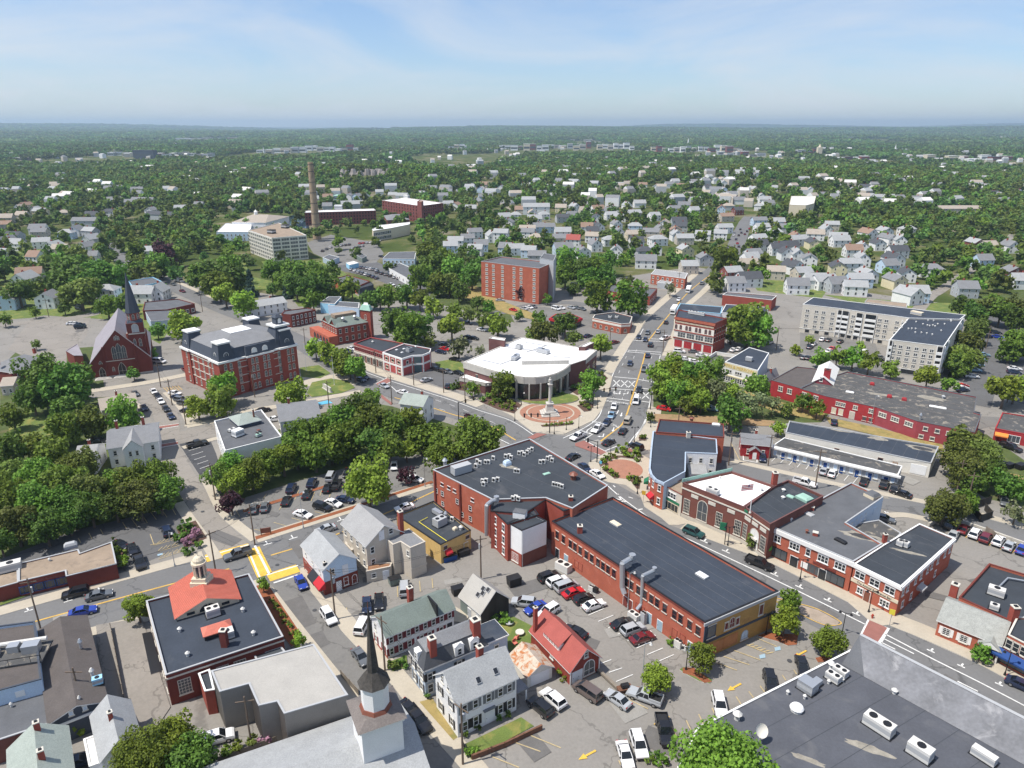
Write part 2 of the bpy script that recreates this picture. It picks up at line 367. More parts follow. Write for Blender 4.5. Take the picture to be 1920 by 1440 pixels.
L(rp.outputs['Color'],b_.inputs['Base Color']);b_.inputs['Roughness'].default_value=1.0;b_.inputs['Specular IOR Level'].default_value=0.0
me.materials.append(m_)
struct(put('ground',me),'open ground stretching to the wooded hills')

_lay=[0.02];_rz=[0.0]
def sheet(name,pts,m,label=None,z=None,world=False):
 p=pts if world else[W(*q)for q in pts]
 if area(p)<0:p=p[::-1]
 if z is None:_lay[0]+=0.0015;z=_lay[0]
 b=MB();b.face([(x,y,z)for x,y in p],m)
 o=b.build(name);struct(o,label);return o
def off(pts,d):
 """polyline (metres) moved sideways by d, to the right of its direction when d > 0"""
 out=[]
 for i in range(len(pts)):
  a=Vector(pts[max(0,i-1)]);b=Vector(pts[min(len(pts)-1,i+1)]);t=(b-a).normalized()
  if 0<i<len(pts)-1:
   t1=(Vector(pts[i])-a).normalized();t2=(b-Vector(pts[i])).normalized();t=(t1+t2).normalized()
   k=1/max(0.6,t.dot(t1))
  else:k=1
  out.append((pts[i][0]+t.y*d*k,pts[i][1]-t.x*d*k))
 return out
def smooth(pts,n=4):
 if len(pts)<3:return pts
 P=[pts[0]]+list(pts)+[pts[-1]];out=[]
 for i in range(1,len(P)-2):
  p0,p1,p2,p3=[np.array(P[j])for j in(i-1,i,i+1,i+2)]
  for k in range(n):
   t=k/n
   out.append(tuple(0.5*((2*p1)+(-p0+p2)*t+(2*p0-5*p1+4*p2-p3)*t*t+(-p0+3*p1-3*p2+p3)*t**3)))
 out.append(tuple(P[-2]));return out
def ribbon(name,pts,d0,d1,m,label=None,z=None,raised=0.0,kerb=True):
 w=smooth([W(*q)for q in pts]);A=off(w,d0);B=off(w,d1)
 if raised:
  _rz[0]+=0.0007;b=MB();poly=A+B[::-1];b.prism(poly,0.0,raised+_rz[0],'kerb_stone',mtop=m)
  o=b.build(name);return struct(o,label)
 if z is None:_lay[0]+=0.0015;z=_lay[0]
 b=MB()
 for i in range(len(w)-1):
  q=[A[i],A[i+1],B[i+1],B[i]]
  if area(q)<0:q=q[::-1]
  b.face([(x,y,z)for x,y in q],m)
 return struct(b.build(name),label)
# ---- the town's paved floor
K(0,0,1)
sheet('town_paving',[W(-350,1600),W(-300,800),W(-150,640),W(60,590),W(300,520),W(560,560),W(900,560),W(1300,500),W(1420,520),W(1920,590),W(2150,700),W(2300,1600)],'asphalt_lot','grey asphalt floor between the town buildings',world=True)
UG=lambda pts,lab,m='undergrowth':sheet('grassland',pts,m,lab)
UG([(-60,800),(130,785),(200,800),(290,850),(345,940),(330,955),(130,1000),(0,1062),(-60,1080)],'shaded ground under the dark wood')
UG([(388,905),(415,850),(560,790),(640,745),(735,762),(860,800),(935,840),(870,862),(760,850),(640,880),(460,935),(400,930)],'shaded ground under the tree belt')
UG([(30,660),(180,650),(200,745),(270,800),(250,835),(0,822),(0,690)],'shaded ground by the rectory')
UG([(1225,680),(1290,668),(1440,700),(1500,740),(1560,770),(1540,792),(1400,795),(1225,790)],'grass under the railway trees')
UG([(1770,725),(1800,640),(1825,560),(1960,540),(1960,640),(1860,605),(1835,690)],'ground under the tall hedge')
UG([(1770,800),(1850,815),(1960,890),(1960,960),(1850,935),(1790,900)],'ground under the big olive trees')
UG([(350,500),(460,492),(490,575),(420,578)],'park lawn under old trees','lawn');UG([(490,490),(620,488),(705,565),(560,575)],'park lawn beside the concrete block','lawn')
UG([(780,470),(900,480),(965,605),(800,565)],'rough ground beside the brick tower block');UG([(1040,480),(1155,478),(1155,538),(1040,540)],'rough ground behind the brick tower block')
UG([(-80,460),(300,462),(235,500),(240,560),(60,596),(-80,606)],'gardens of the houses by the church','lawn')
UG([(1540,552),(1700,566),(1920,572),(1960,640),(1870,606),(1650,580)],'gardens behind the beige flats','lawn');UG([(60,590),(250,556),(330,600),(300,645),(215,600)],'gardens behind the brick church','lawn');UG([(1400,515),(1560,530),(1540,560),(1420,545)],'gardens beside the avenue','lawn')
# ---- parking lots and yards
sheet('parking_lot',[(-40,1065),(133,997),(327,950),(353,940),(390,1017),(333,1030),(213,1080),(-40,1150)],'asphalt_dark','dark asphalt car park under the trees')
sheet('parking_lot',[(433,977),(460,933),(567,900),(640,880),(760,845),(822,880),(812,905),(640,957),(480,1007),(450,1000)],'asphalt_lot_b','car park with a timber divider')
sheet('parking_lot',[(336,833),(393,822),(405,850),(413,877),(378,897)],'asphalt_new','small new black asphalt car park')
K(0,460,4);sheet('parking_lot',[(60,780),(210,585),(680,540),(650,680),(590,750),(500,790),(500,900),(330,900)],'asphalt_old','empty car park beside the brick church')
K(640,600,3);sheet('parking_lot',[(390,320),(520,270),(690,300),(680,390),(570,380)],'asphalt_dark','small car park beside the red and white building')
K(480,460,4);sheet('parking_lot',[(600,150),(900,120),(1330,330),(1300,380),(1150,350),(850,240),(640,190)],'asphalt_dark','long dark car park below the mills')
sheet('parking_lot',[(380,-20),(560,-80),(900,-20),(960,60),(900,130),(620,150),(430,60)],'asphalt_lot_b','works yard beyond the park')
K(0,0,1)
sheet('parking_lot',[(985,600),(1010,575),(1110,585),(1180,620),(1190,640),(1170,665),(1110,640),(1050,615)],'asphalt_lot_b','car park of the corner bank')
sheet('parking_lot',[(1500,660),(1500,620),(1640,640),(1660,700),(1600,690)],'asphalt_lot_b','car park in front of the beige flats')
sheet('parking_lot',[(1805,720),(1840,600),(1890,590),(1925,640),(1925,760)],'asphalt_dark','drive beside the beige flats')
# ---- streets
R_='asphalt_road'
sheet('road',[(950,838),(1003,812),(1065,818),(1090,808),(1195,815),(1218,850),(1150,870),(1130,862),(1150,905),(1040,900)],R_,'asphalt of the main crossroads')
sheet('road',[(1142,900),(1204,935),(1256,985),(1275,992),(1364,1025),(1447,1057),(1590,1130),(1628,1163),(1680,1177),(1843,1250),(1960,1315),(2100,1500),(1800,1400),(1640,1235),(1470,1145),(1250,1045),(1100,960),(1030,890)],R_,'main street running past the brick bank')
sheet('road',[(1070,817),(1120,785),(1132,757),(1150,700),(1175,657),(1200,620),(1215,598),(1272,547),(1318,509),(1345,512),(1310,548),(1268,585),(1262,615),(1240,667),(1224,737),(1215,782),(1194,820),(1200,845),(1120,850)],R_,'wide avenue climbing away from the crossroads')
sheet('road',[(1318,510),(1358,475),(1370,445),(1386,415),(1405,395),(1424,395),(1408,415),(1402,445),(1392,472),(1350,512)],R_,'far end of the avenue between white houses')
sheet('road',[(640,672),(683,693),(717,706),(793,730),(847,747),(898,766),(957,785),(1003,812),(990,850),(953,835),(900,802),(850,785),(790,768),(735,748),(690,730),(640,707)],R_,'street between courthouse and trees')
ribbon('road',[(215,455),(222,478),(245,500),(300,527),(350,549),(420,580),(480,603),(560,640),(640,690)],-5,5,R_,'street passing behind the town hall')
sheet('road',[(205,738),(283,760),(292,800),(293,833),(302,867),(333,917),(363,967),(397,1013),(420,1050),(480,1035),(457,1013),(410,967),(383,917),(352,867),(335,833),(338,800),(333,767),(303,735)],'asphalt_old','sloping side street below the brick church')
ribbon('road',[(330,822),(400,808),(470,787),(560,772),(640,757),(705,738)],-4.5,4.5,'asphalt_old','side street in front of the town hall')
ribbon('road',[(120,745),(200,738),(290,728),(380,705)],-3.5,3.5,'asphalt_old','street in front of the brick church')
ribbon('road',[(-40,612),(60,604),(170,590),(250,560)],-3.5,3.5,'asphalt_old','side street behind the empty car park')
sheet('road',[(-80,1178),(0,1155),(237,1088),(383,1047),(483,1018),(640,968),(810,915),(950,838),(1000,862),(820,945),(647,1012),(559,1062),(508,1085),(493,1083),(253,1157),(180,1175),(0,1222),(-80,1245)],R_,'street crossing past the red tiled roof')
sheet('road',[(493,1083),(512,1100),(572,1180),(640,1265),(673,1307),(740,1400),(800,1480),(910,1500),(861,1438),(789,1357),(727,1276),(646,1190),(633,1172),(605,1138),(567,1087),(559,1062)],'asphalt_lot_b','street running past the white steeple')
ribbon('road',[(1340,870),(1480,902),(1600,930),(1697,950),(1770,965),(1833,982),(1940,1012)],-3.7,3.7,R_,'back street behind the brick bank')
ribbon('road',[(1830,760),(1850,700),(1862,640),(1868,590)],-4,4,'asphalt_dark','drive along the hedge of the beige flats')
ribbon('road',[(1800,800),(1850,790),(1960,800)],-4,4,'asphalt_lot_b','lane at the end of the red factory')
ribbon('road',[(600,520),(660,540),(720,575),(790,610)],-4,4,'asphalt_old','lane by the long car park')
ribbon('road',[(1100,545),(1190,540),(1270,545)],-4,4,'asphalt_old','forecourt beside the avenue')
K(960,460,4);ribbon('road',[(-140,520),(0,480),(200,440),(420,430),(560,450)],-3.5,3.5,R_,'car park lane by the brick tower block');K(0,0,1)
ribbon('road',[(1690,620),(1740,560),(1770,540),(1870,470),(1900,440)],-3,3,'asphalt_old','residential lane on the slope')
gp=random.Random(4)
for x,y in((700,1085),(850,1090),(1000,1100),(1090,1200),(1180,1330),(1260,1400),(1000,1400),(1180,1180),(600,1200),(560,1150),(1380,1080),(1550,1150),(1800,1290),(1120,830),(1180,690),(1230,620),(900,790),(800,750),(330,900),(420,1010),(300,1110),(120,1160),(560,1030),(740,970),(500,960),(1760,1120),(1850,1090),(1700,900),(150,620),(230,660)):
 X,Y=W(x,y);l,w,a=gp.uniform(1.2,5),gp.uniform(.7,2.2),gp.choice((.45,-.5,-1.0,.3));c,s_=math.cos(a),math.sin(a)
 sheet('asphalt_patch',[(X+u*c-v*s_,Y+u*s_+v*c)for u,v in((-l,-w),(l,-w*.9),(l*.95,w),(-l,w*1.1))],gp.choice(('patch_dark','patch_dark','patch_light')),'repaired patch in the asphalt',world=True)
for x,y in((612,1100),(590,1145),(700,1285),(1330,1020),(1500,1090),(1640,1180),(1170,820),(1150,745),(870,775),(520,1060),(640,1000),(180,1140),(380,960),(1260,1000),(1480,1240),(1560,1270)):
 X,Y=W(x,y);sheet('manhole',[(X+.42*math.cos(a),Y+.42*math.sin(a))for a in[i*.524 for i in range(12)]],'asphalt_new','round iron manhole cover',world=True)
# ---- sidewalks (raised, with kerbs)
SW=lambda pts,a,b,lab:ribbon('sidewalk',pts,a,b,'sidewalk',lab,raised=0.13)
SW([(1275,992),(1364,1025),(1447,1057),(1590,1130)],-4.6,0,'sidewalk along the brick bank')
SW([(1664,1172),(1740,1203),(1843,1250),(1980,1325)],-4.4,0,'sidewalk past the white shuttered building')
def raised_poly(name,pts,m,label,h=0.13,world=False):
 p=pts if world else[W(*q)for q in pts]
 _rz[0]+=0.0007;b=MB();b.prism(p,0.0,h+_rz[0],'kerb_stone',mtop=m);return struct(b.build(name),label)
raised_poly('sidewalk',[(1590,1130),(1600,1120),(1615,1112),(1672,1150),(1668,1172),(1655,1174),(1628,1163)],'sidewalk','widened sidewalk corner with the hydrant')
K(1080,720,6)
raised_poly('plaza',[(140,890),(330,775),(480,745),(560,800),(740,800),(835,850),(860,1000),(850,1250),(1000,1400),(1300,1560),(1160,1590),(1050,1590),(960,1510),(770,1385),(720,1250),(560,1140),(370,1110),(220,1050),(150,950)],'sidewalk','pale plaza with the round brick terrace')
raised_poly('plaza',[(590,690),(640,650),(720,540),(790,440),(800,300),(830,250),(960,290),(950,400),(900,530),(870,740),(760,750),(650,690)],'sidewalk','pale plaza in front of the curved corner building')
K(840,600,6)
raised_poly('plaza',[(300,880),(720,1080),(960,1270),(1300,1290),(1640,1130),(1740,1000),(1800,850),(1850,640),(1700,560),(1460,700),(1330,740),(760,780),(600,860),(420,800)],'sidewalk','pale plaza round the soldiers monument')
K(0,0,1)
SW([(640,672),(683,693),(717,706),(793,730),(847,747),(893,764)],-4.5,0,'sidewalk in front of the courthouse')
SW([(1150,700),(1175,657),(1200,620),(1215,598),(1272,547),(1316,509)],-4,0,'sidewalk on the far kerb of the avenue')
SW([(1241,667),(1262,618),(1269,585),(1311,548),(1347,512)],0,3.5,'sidewalk by the ornate brick block')
SW([(-80,1178),(0,1155),(237,1088),(383,1047)],-3,0,'sidewalk by the tan roofed building')
SW([(485,1018),(640,968),(812,914)],-3.2,0,'sidewalk along the divided car park')
SW([(-80,1245),(0,1222),(180,1175),(253,1157),(400,1112),(490,1085)],0,2.6,'sidewalk behind the red tiled roof')
SW([(512,1102),(572,1180),(640,1265),(673,1307),(740,1400)],0,2.6,'sidewalk with the mulch bed')
SW([(563,1066),(567,1087),(605,1138),(633,1172),(646,1190),(727,1276),(789,1357),(861,1438),(900,1490)],-3.2,0,'sidewalk in front of the wooden houses')
SW([(345,940),(363,967),(397,1013),(418,1046)],0,2.4,'sidewalk beside the dark car park')
SW([(470,1016),(412,967),(385,917),(378,903)],0,2.4,'sidewalk under the utility poles')
SW([(352,803),(334,767),(305,737)],0,4.5,'broad sidewalk between parked cars')
SW([(247,752),(280,765)],0,2.5,'short sidewalk by the tan roofed house')
SW([(170,737),(230,728),(287,719),(365,703)],-4,0,'sidewalk before the church steps')
SW([(345,801),(400,795),(470,775),(560,760),(640,745),(680,738)],-3.5,-0.2,'sidewalk below the town hall')
SW([(340,838),(400,821),(440,812)],0,2.2,'sidewalk by the white flat roofed house')
SW([(1345,862),(1480,893),(1600,920),(1697,939),(1770,954)],-2.5,-0.3,'sidewalk by the long low offices')
SW([(1655,962),(1697,961),(1770,977),(1833,995)],0.3,2.5,'sidewalk above the walled car park')
SW([(1820,965),(1880,982),(1950,1003)],-2.5,-0.3,'sidewalk at the foot of the hedge')
SW([(290,512),(350,540),(420,570),(480,592)],-3,-0.3,'sidewalk beside the green park')
# ---- special paving, islands, beds, lawns
Z1=0.175
K(840,600,6)
cx_,cy_=W(1150,1045)
sheet('brick_terrace',[(cx_+9.6*math.cos(a),cy_+8.6*math.sin(a))for a in[i*math.pi/24 for i in range(48)]],'paver_brick','brick terrace round the monument',z=Z1,world=True)
b=MB();ra,rb=7.6,7.15
for i in range(48):
 a0,a1=i*math.pi/24,(i+1)*math.pi/24
 b.face([(cx_+r*math.cos(a),cy_+r*.9*math.sin(a),Z1+.004)for r,a in((rb,a0),(ra,a0),(ra,a1),(rb,a1))],'sidewalk')
struct(b.build('paving_ring'),'pale ring in the brick terrace')
def ellipse(x,y,rx,ry,n=28,a0=0,a1=360):
 return[(x+rx*math.cos(R(a0+(a1-a0)*i/n)),y+ry*math.sin(R(a0+(a1-a0)*i/n)))for i in range(n)]
raised_poly('garden_bed',ellipse(1125,895,345,68),'lawn','oval raised lawn behind the monument',0.5)
raised_poly('garden_bed',[(800,880),(900,845),(1150,830),(1110,920),(1000,930),(860,920)],'mulch_dark','dark mulch in the oval bed',0.53)
raised_poly('garden_bed',[(350,925),(480,850),(760,920),(830,965),(740,1060),(560,1015)],'mulch_dark','planted bed at the street corner',0.25)
raised_poly('garden_bed',[(1450,970),(1560,930),(1640,960),(1600,1030),(1530,1040)],'mulch_dark','planted bed by the signal mast',0.25)
raised_poly('garden_bed',[(1040,1190),(1230,1170),(1420,1160),(1400,1185),(1220,1205),(1060,1210)],'mulch_dark','low crescent bed before the monument',0.25)
raised_poly('garden_bed',[(1350,790),(1500,740),(1760,620),(1800,660),(1640,800),(1450,850)],'mulch_dark','bed beside the courthouse wall',0.2)
raised_poly('garden_bed',[(20,780),(200,760),(500,800),(680,860),(640,890),(420,840)],'mulch_dark','bed along the courthouse front',0.2)
K(1080,720,6)
bx_,by_=W(530,960)
sheet('brick_terrace',[(bx_+5.1*math.cos(a),by_+5.6*math.sin(a))for a in[i*math.pi/20 for i in range(40)]],'paver_brick','round brick terrace on the corner plaza',z=Z1,world=True)
raised_poly('garden_bed',[(250,890),(330,840),(460,815),(600,820),(700,850),(740,890),(720,880),(620,850),(500,835),(380,860),(310,915),(270,940)],'mulch_dark','crescent bed round the brick terrace',0.3)
raised_poly('garden_bed',[(290,970),(350,950),(470,1030),(470,1070),(430,1075)],'mulch_dark','small bed on the terrace edge',0.3)
raised_poly('garden_bed',[(580,1060),(620,1030),(730,1060),(710,1190),(680,1190)],'mulch_dark','small bed with roses by the lamp',0.3)
raised_poly('garden_bed',[(700,610),(740,585),(790,600),(790,645),(710,645)],'mulch_dark','small square planting bed',0.3)
sheet('crosswalk',[(-10,672),(90,640),(345,772),(270,803),(-10,700)],'crosswalk_brick','brick red crosswalk over the avenue')
sheet('crosswalk',[(560,770),(600,720),(650,760),(570,800)],'crosswalk_brick','brick red slip lane crossing')
K(560,640,6)
sheet('crosswalk',[(870,480),(1000,415),(1045,450),(910,520)],'crosswalk_brick','brick red crosswalk by the red and white building')
sheet('crosswalk',[(930,600),(990,650),(1060,700),(1040,720),(930,640)],'crosswalk_brick','brick red crosswalk under the trees')
K(840,600,6);sheet('crosswalk',[(890,1330),(1000,1275),(1110,1290),(960,1345)],'crosswalk_brick','brick red crosswalk beyond the black roof')
K(1280,960,3);sheet('crosswalk',[(1050,612),(1150,655),(1090,745),(975,760)],'crosswalk_brick','brick red crosswalk by the hydrant')
raised_poly('traffic_island',[(470,480),(640,520),(760,555),(880,620),(870,640),(800,635),(690,590),(640,560),(520,500)],'island_tan','tan paved island edged in yellow')
raised_poly('garden_bed',[(420,700),(480,680),(570,690),(650,690),(640,750),(590,755),(530,730)],'mulch','mulched corner bed behind the yellow brick wall',0.15)
raised_poly('garden_bed',[(0,880),(60,880),(130,930),(165,960),(120,965),(70,930),(0,910)],'mulch','mulched parking island with a round tree',0.15)
raised_poly('garden_bed',[(745,825),(790,815),(830,830),(800,845),(760,850)],'mulch','small mulched tree pit',0.15)
K(1020,1125,4.571)
raised_poly('garden_bed',[(640,790),(760,745),(900,760),(1000,800),(1035,870),(1010,880),(900,820),(720,800),(650,815)],'mulch','mulched bed round the lamp post',0.15)
raised_poly('garden_bed',[(1160,600),(1200,580),(1330,620),(1440,690),(1420,720),(1330,700),(1200,630)],'lawn','grassy tip of the parking island',0.13)
K(0,600,3)
sheet('lawn',[(40,545),(160,500),(250,530),(285,650),(60,690)],'lawn','lawn between the dark trees')
raised_poly('garden_bed',[(990,1170),(1100,1130),(1165,1230),(1040,1290)],'mulch_dark','flower bed at the dark car park corner',0.12)
raised_poly('garden_bed',[(636,1260),(690,1280),(720,1370),(660,1370)],'mulch_dark','hedge bed beside the tan roof',0.12)
K(0,960,3)
raised_poly('garden_bed',[(1440,420),(1500,400),(1720,730),(1640,760),(1590,700)],'mulch','mulch bed with small round shrubs',0.15)
sheet('alley',[(540,640),(800,600),(960,1100),(860,1250),(760,1290),(700,1060),(590,1060)],'asphalt_old','pale concrete alley by the post office')
sheet('lawn',[(0,420),(120,400),(170,470),(0,530)],'lawn','grass verge beneath the tan roof',z=0.16)
raised_poly('light_well',[(800,690),(850,680),(915,900),(850,920)],'black_metal','dark light wells along the red brick wall',0.25)
K(480,460,4)
sheet('lawn',[(330,920),(470,900),(560,960),(480,1000),(340,990)],'lawn','town hall lawn by the flagpole',z=0.14)
sheet('lawn',[(380,1110),(420,1030),(560,1000),(690,1020),(745,1070),(640,1110),(420,1140)],'lawn','town hall lawn with the small monument',z=0.14)
raised_poly('path',[(300,960),(500,985),(640,960),(780,1030),(700,1060),(560,1010),(430,1060),(320,1050)],'sidewalk','curving pale path through the lawn',0.1)
sheet('lawn',[(-20,240),(120,270),(130,330),(-20,330)],'lawn','park lawn by the play area')
sheet('lawn',[(1340,880),(1500,850),(1560,900),(1560,960),(1380,920)],'lawn','grass beside the courthouse')
sheet('earth_bank',[(1480,280),(1640,300),(1800,400),(2100,520),(2080,560),(1900,520),(1640,430),(1480,340)],'dry_grass','dry grass bank below the brick tower')
sheet('blue_stall',[(450,1185),(540,1165),(575,1185),(480,1200)],'blue_paint','blue painted disabled bay')
K(1280,600,3)
sheet('earth_bank',[(800,545),(1100,610),(1460,700),(1470,740),(1430,725),(1100,655),(830,590)],'dry_grass','dry grass strip behind the red factory')
sheet('earth_bank',[(-160,530),(230,545),(520,570),(500,600),(230,590),(-160,575)],'earth','earth bank under the railway trees')
sheet('earth_bank',[(230,360),(500,450),(800,530),(780,570),(520,520),(300,430),(200,400)],'dry_grass','weedy verge in front of the white shop')
sheet('earth_bank',[(1460,740),(1760,850),(1920,880),(1920,930),(1760,920),(1450,800)],'dry_grass','dry verge below the big tree')
K(640,1125,4.571)
sheet('lawn',[(1060,1240),(1540,1010),(1650,1085),(1110,1370)],'lawn','fenced lawn of the white house',z=0.14)
sheet('lawn',[(1280,170),(1480,150),(1700,260),(1620,420),(1440,440)],'lawn','back yard lawn by the red barn')
sheet('lawn',[(400,540),(560,480),(570,580),(440,620)],'lawn','patch of grass between two houses')
sheet('lawn',[(670,880),(780,850),(1000,1180),(960,1210)],'dry_grass','strip of grass beside the white house')
sheet('paving',[(970,60),(1100,130),(1060,200),(960,190)],'sidewalk','concrete yard of the weathered barn')
K(0,220,4)
K(480,220,4);sheet('pond',[(250,740),(380,730),(400,840),(250,810)],'pond','dark mill pond beside the brick mill',z=0.3)
K(0,0,1)
sheet('mulch_strip',[(478,1007),(668,948),(810,902),(812,906),(669,953),(480,1013)],'mulch','red mulch strip behind the sidewalk',z=0.16)
raised_poly('divider',[(455,958),(640,902),(641,906),(457,963)],'mulch','timber edged divider in the car park',0.2)
# ---- road paint
def line(pts,w,m='line_white',label='white road line',dash=None,name='road_marking',z=0.118,sm=True):
 P=[W(*q)for q in pts]
 if sm:P=smooth(P,5)
 b=MB()
 if dash:
  segs=[];acc=0;on=True;seg=[P[0]]
  for i in range(len(P)-1):
   a,c=Vector(P[i]),Vector(P[i+1]);l=(c-a).length;pos=0
   while l-pos>1e-6:
    rem=(dash[0]if on else dash[1])-acc
    st=min(rem,l-pos);pos+=st;acc+=st;q=a+(c-a)*(pos/l);seg.append((q.x,q.y))
    if acc>=(dash[0]if on else dash[1])-1e-6:
     if on:segs.append(seg)
     on=not on;acc=0;seg=[(q.x,q.y)]
  if on and len(seg)>1:segs.append(seg)
 else:segs=[P]
 for s in segs:
  s=[s[0]]+[q for i,q in enumerate(s[1:])if(Vector(q)-Vector(s[i])).length>1e-4]
  if len(s)<2:continue
  A=off(s,-w/2);B=off(s,w/2)
  for i in range(len(s)-1):
   q=[A[i],A[i+1],B[i+1],B[i]]
   if area(q)<0:q=q[::-1]
   b.face([(x,y,z)for x,y in q],m)
 if b.f:struct(b.build(name),label)
K(0,0,1)
WL=0.28
line([(1056,822),(1090,806),(1120,785),(1132,757),(1150,700),(1175,657),(1190,630)],WL)
line([(1175,860),(1192,820),(1205,800),(1213,782),(1222,737),(1238,667)],WL)
line([(1126,828),(1152,808),(1167,795),(1177,772),(1186,742),(1201,695),(1210,662)],0.5,'line_yellow','double yellow centre line')
line([(1215,640),(1255,590),(1292,547),(1337,512)],0.5,'line_yellow','double yellow centre line')
line([(1095,825),(1125,805),(1150,785),(1160,770)],WL);line([(1085,818),(1115,798),(1135,787)],WL,dash=(3,2))
for x0,y0,x1,y1 in((1152,707,1196,711),(1197,712,1226,717),(1143,729,1189,732),(1191,727,1222,731),(1136,746,1183,752),(1184,750,1218,755),
     (1177,657,1240,661),(1175,660,1239,665),(1180,638,1248,641),(1183,634,1250,637)):
 line([(x0,y0),(x1,y1)],0.45,label='white stop line across the avenue')
for x,y in((1156,719),(1171,720),(1185,721),(1195,741),(1211,742)):
 line([(x-6,y-6),(x+6,y+6)],0.35,label='white crossing mark',sm=False);line([(x+6,y-6),(x-7,y+6)],0.35,label='white crossing mark',sm=False)
line([(1150,748),(1158,722)],0.15,dash=(2,2));line([(1166,750),(1176,722)],0.15,dash=(2,2))
line([(1160,700),(1183,650)],0.15,dash=(3,6));line([(1178,700),(1195,652)],0.15,dash=(3,6));line([(1205,715),(1223,667)],0.15,dash=(3,6))
line([(1194,640),(1206,617)],WL)
def arrow(x,y,hx,hy,m='line_white',L_=3.4,kind='s',label='painted lane arrow'):
 """arrow on the asphalt at (x,y) pointing towards the picture direction (hx,hy)"""
 p=Vector(W(x,y));q=Vector(W(x+hx,y+hy));d=(q-p).normalized();n=Vector((-d.y,d.x));b=MB()
 def F(pts):
  pp=[p+d*a+n*c for a,c in pts];pp=[(v.x,v.y)for v in pp]
  if area(pp)<0:pp=pp[::-1]
  b.face([(u,v,0.119)for u,v in pp],m)
 if kind=='s':
  F([(-L_/2,-.16),(L_*.1,-.16),(L_*.1,.16),(-L_/2,.16)]);F([(L_*.1,-.5),(L_/2,0),(L_*.1,.5)])
 else:
  s=1 if kind=='l' else-1
  F([(-L_/2,-.15),(L_*.2,-.15),(L_*.2,.15),(-L_/2,.15)]);F([(L_*.2-.3,.15*s),(L_*.2,.15*s),(L_*.2+.15,.8*s),(L_*.2-.15,.8*s)])
  F([(L_*.2-.5,.8*s),(L_*.2+.5,.8*s),(L_*.2,1.7*s)])
 struct(b.build('road_arrow'),label)
for x,y,k in((1141,775,'l'),(1165,778,'s'),(1151,737,'l'),(1162,737,'s'),(1177,738,'r'),(1100,811,'l'),(1131,818,'r'),(1150,806,'s')):arrow(x,y,-4,14,kind=k)
def letters(s,h,m,ex=0.0):
 c=bpy.data.curves.new('lettering','FONT');c.body=s;c.size=h;c.align_x='CENTER';c.align_y='CENTER';c.extrude=ex;c.resolution_u=3
 o=bpy.data.objects.new('lettering',c);me=bpy.data.meshes.new_from_object(o);bpy.data.objects.remove(o);me.materials.clear();me.materials.append(M[m]);return me
def text(s,x,y,rx,ry,h,m,label,z=0.12):
 """flat lettering on the road; reads along the picture direction (rx,ry)"""
 p=W(x,y);q=W(x+rx,y+ry)
 o=put('road_lettering',letters(s,h,m),None,(p[0],p[1],z),math.atan2(q[1]-p[1],q[0]-p[0]));struct(o,label)
for x,y,rx,ry in((1143,753,16,2),(1158,755,16,2),(1173,757,16,2),(1123,794,16,5),(1156,800,16,6)):text('ONLY',x,y,rx,ry,1.9,'line_white','white ONLY lettering on the avenue')
# street past courthouse
line([(683,697),(717,710),(793,734),(847,751),(898,770),(957,789),(1000,816)],WL);line([(740,746),(800,762),(850,778),(870,783),(923,801),(967,826)],0.45,'line_yellow','double yellow centre line')
line([(790,742),(860,765),(940,800)],0.15,dash=(2.5,4));line([(770,750),(850,775)],0.15,dash=(2.5,4));line([(900,806),(955,833)],WL)
K(560,640,6);line([(870,478),(1000,412)],.4);line([(912,522),(1048,452)],.4);line([(1030,500),(1120,580)],WL)
K(0,0,1)
# main street
line([(1140,912),(1168,936),(1240,987),(1280,1007)],WL);line([(1280,1007),(1400,1063),(1500,1111),(1623,1172)],WL);line([(1660,1190),(1750,1237),(1840,1282),(1960,1345)],WL)
K(1080,720,6);line([(440,1290),(560,1330)],.35);line([(470,1240),(520,1330)],.35);line([(690,1420),(750,1410)],.4);line([(420,1145),(440,1165)],.3);line([(590,1275),(640,1290)],.3)
line([(110,645),(345,770)],.35);line([(-10,676),(270,806)],.35);line([(330,755),(490,690)],.3);line([(490,690),(500,720)],.3);line([(585,690),(640,610),(740,490),(780,400)],WL)
K(1280,960,3)
for x,y in((120,168),(243,225),(515,355),(655,425),(815,500),(975,577),(1395,785),(1565,870),(1778,972)):
 line([(x-22,y-10),(x+22,y+10)],.3,label='white parking tick',sm=False);line([(x,y),(x+12,y-14)],.3,label='white parking tick',sm=False)
line([(1055,610),(975,775)],.9,label='broad white crosswalk edge',sm=False);line([(1150,652),(1090,760)],.9,label='broad white crosswalk edge',sm=False)
line([(1115,735),(1195,775)],.25);line([(1545,955),(1660,1012)],.25);line([(545,445),(680,515)],.25,dash=(2,3));line([(1130,715),(1300,800)],.25)
line([(490,478),(640,515),(760,550),(880,615),(878,636),(800,638),(690,592),(520,503)],.22,'line_yellow','yellow island edge',sm=True,z=0.137)
for x,y in((1330,862),(1680,1045)):arrow(x,y,-30,-13,kind='l',L_=4.5)
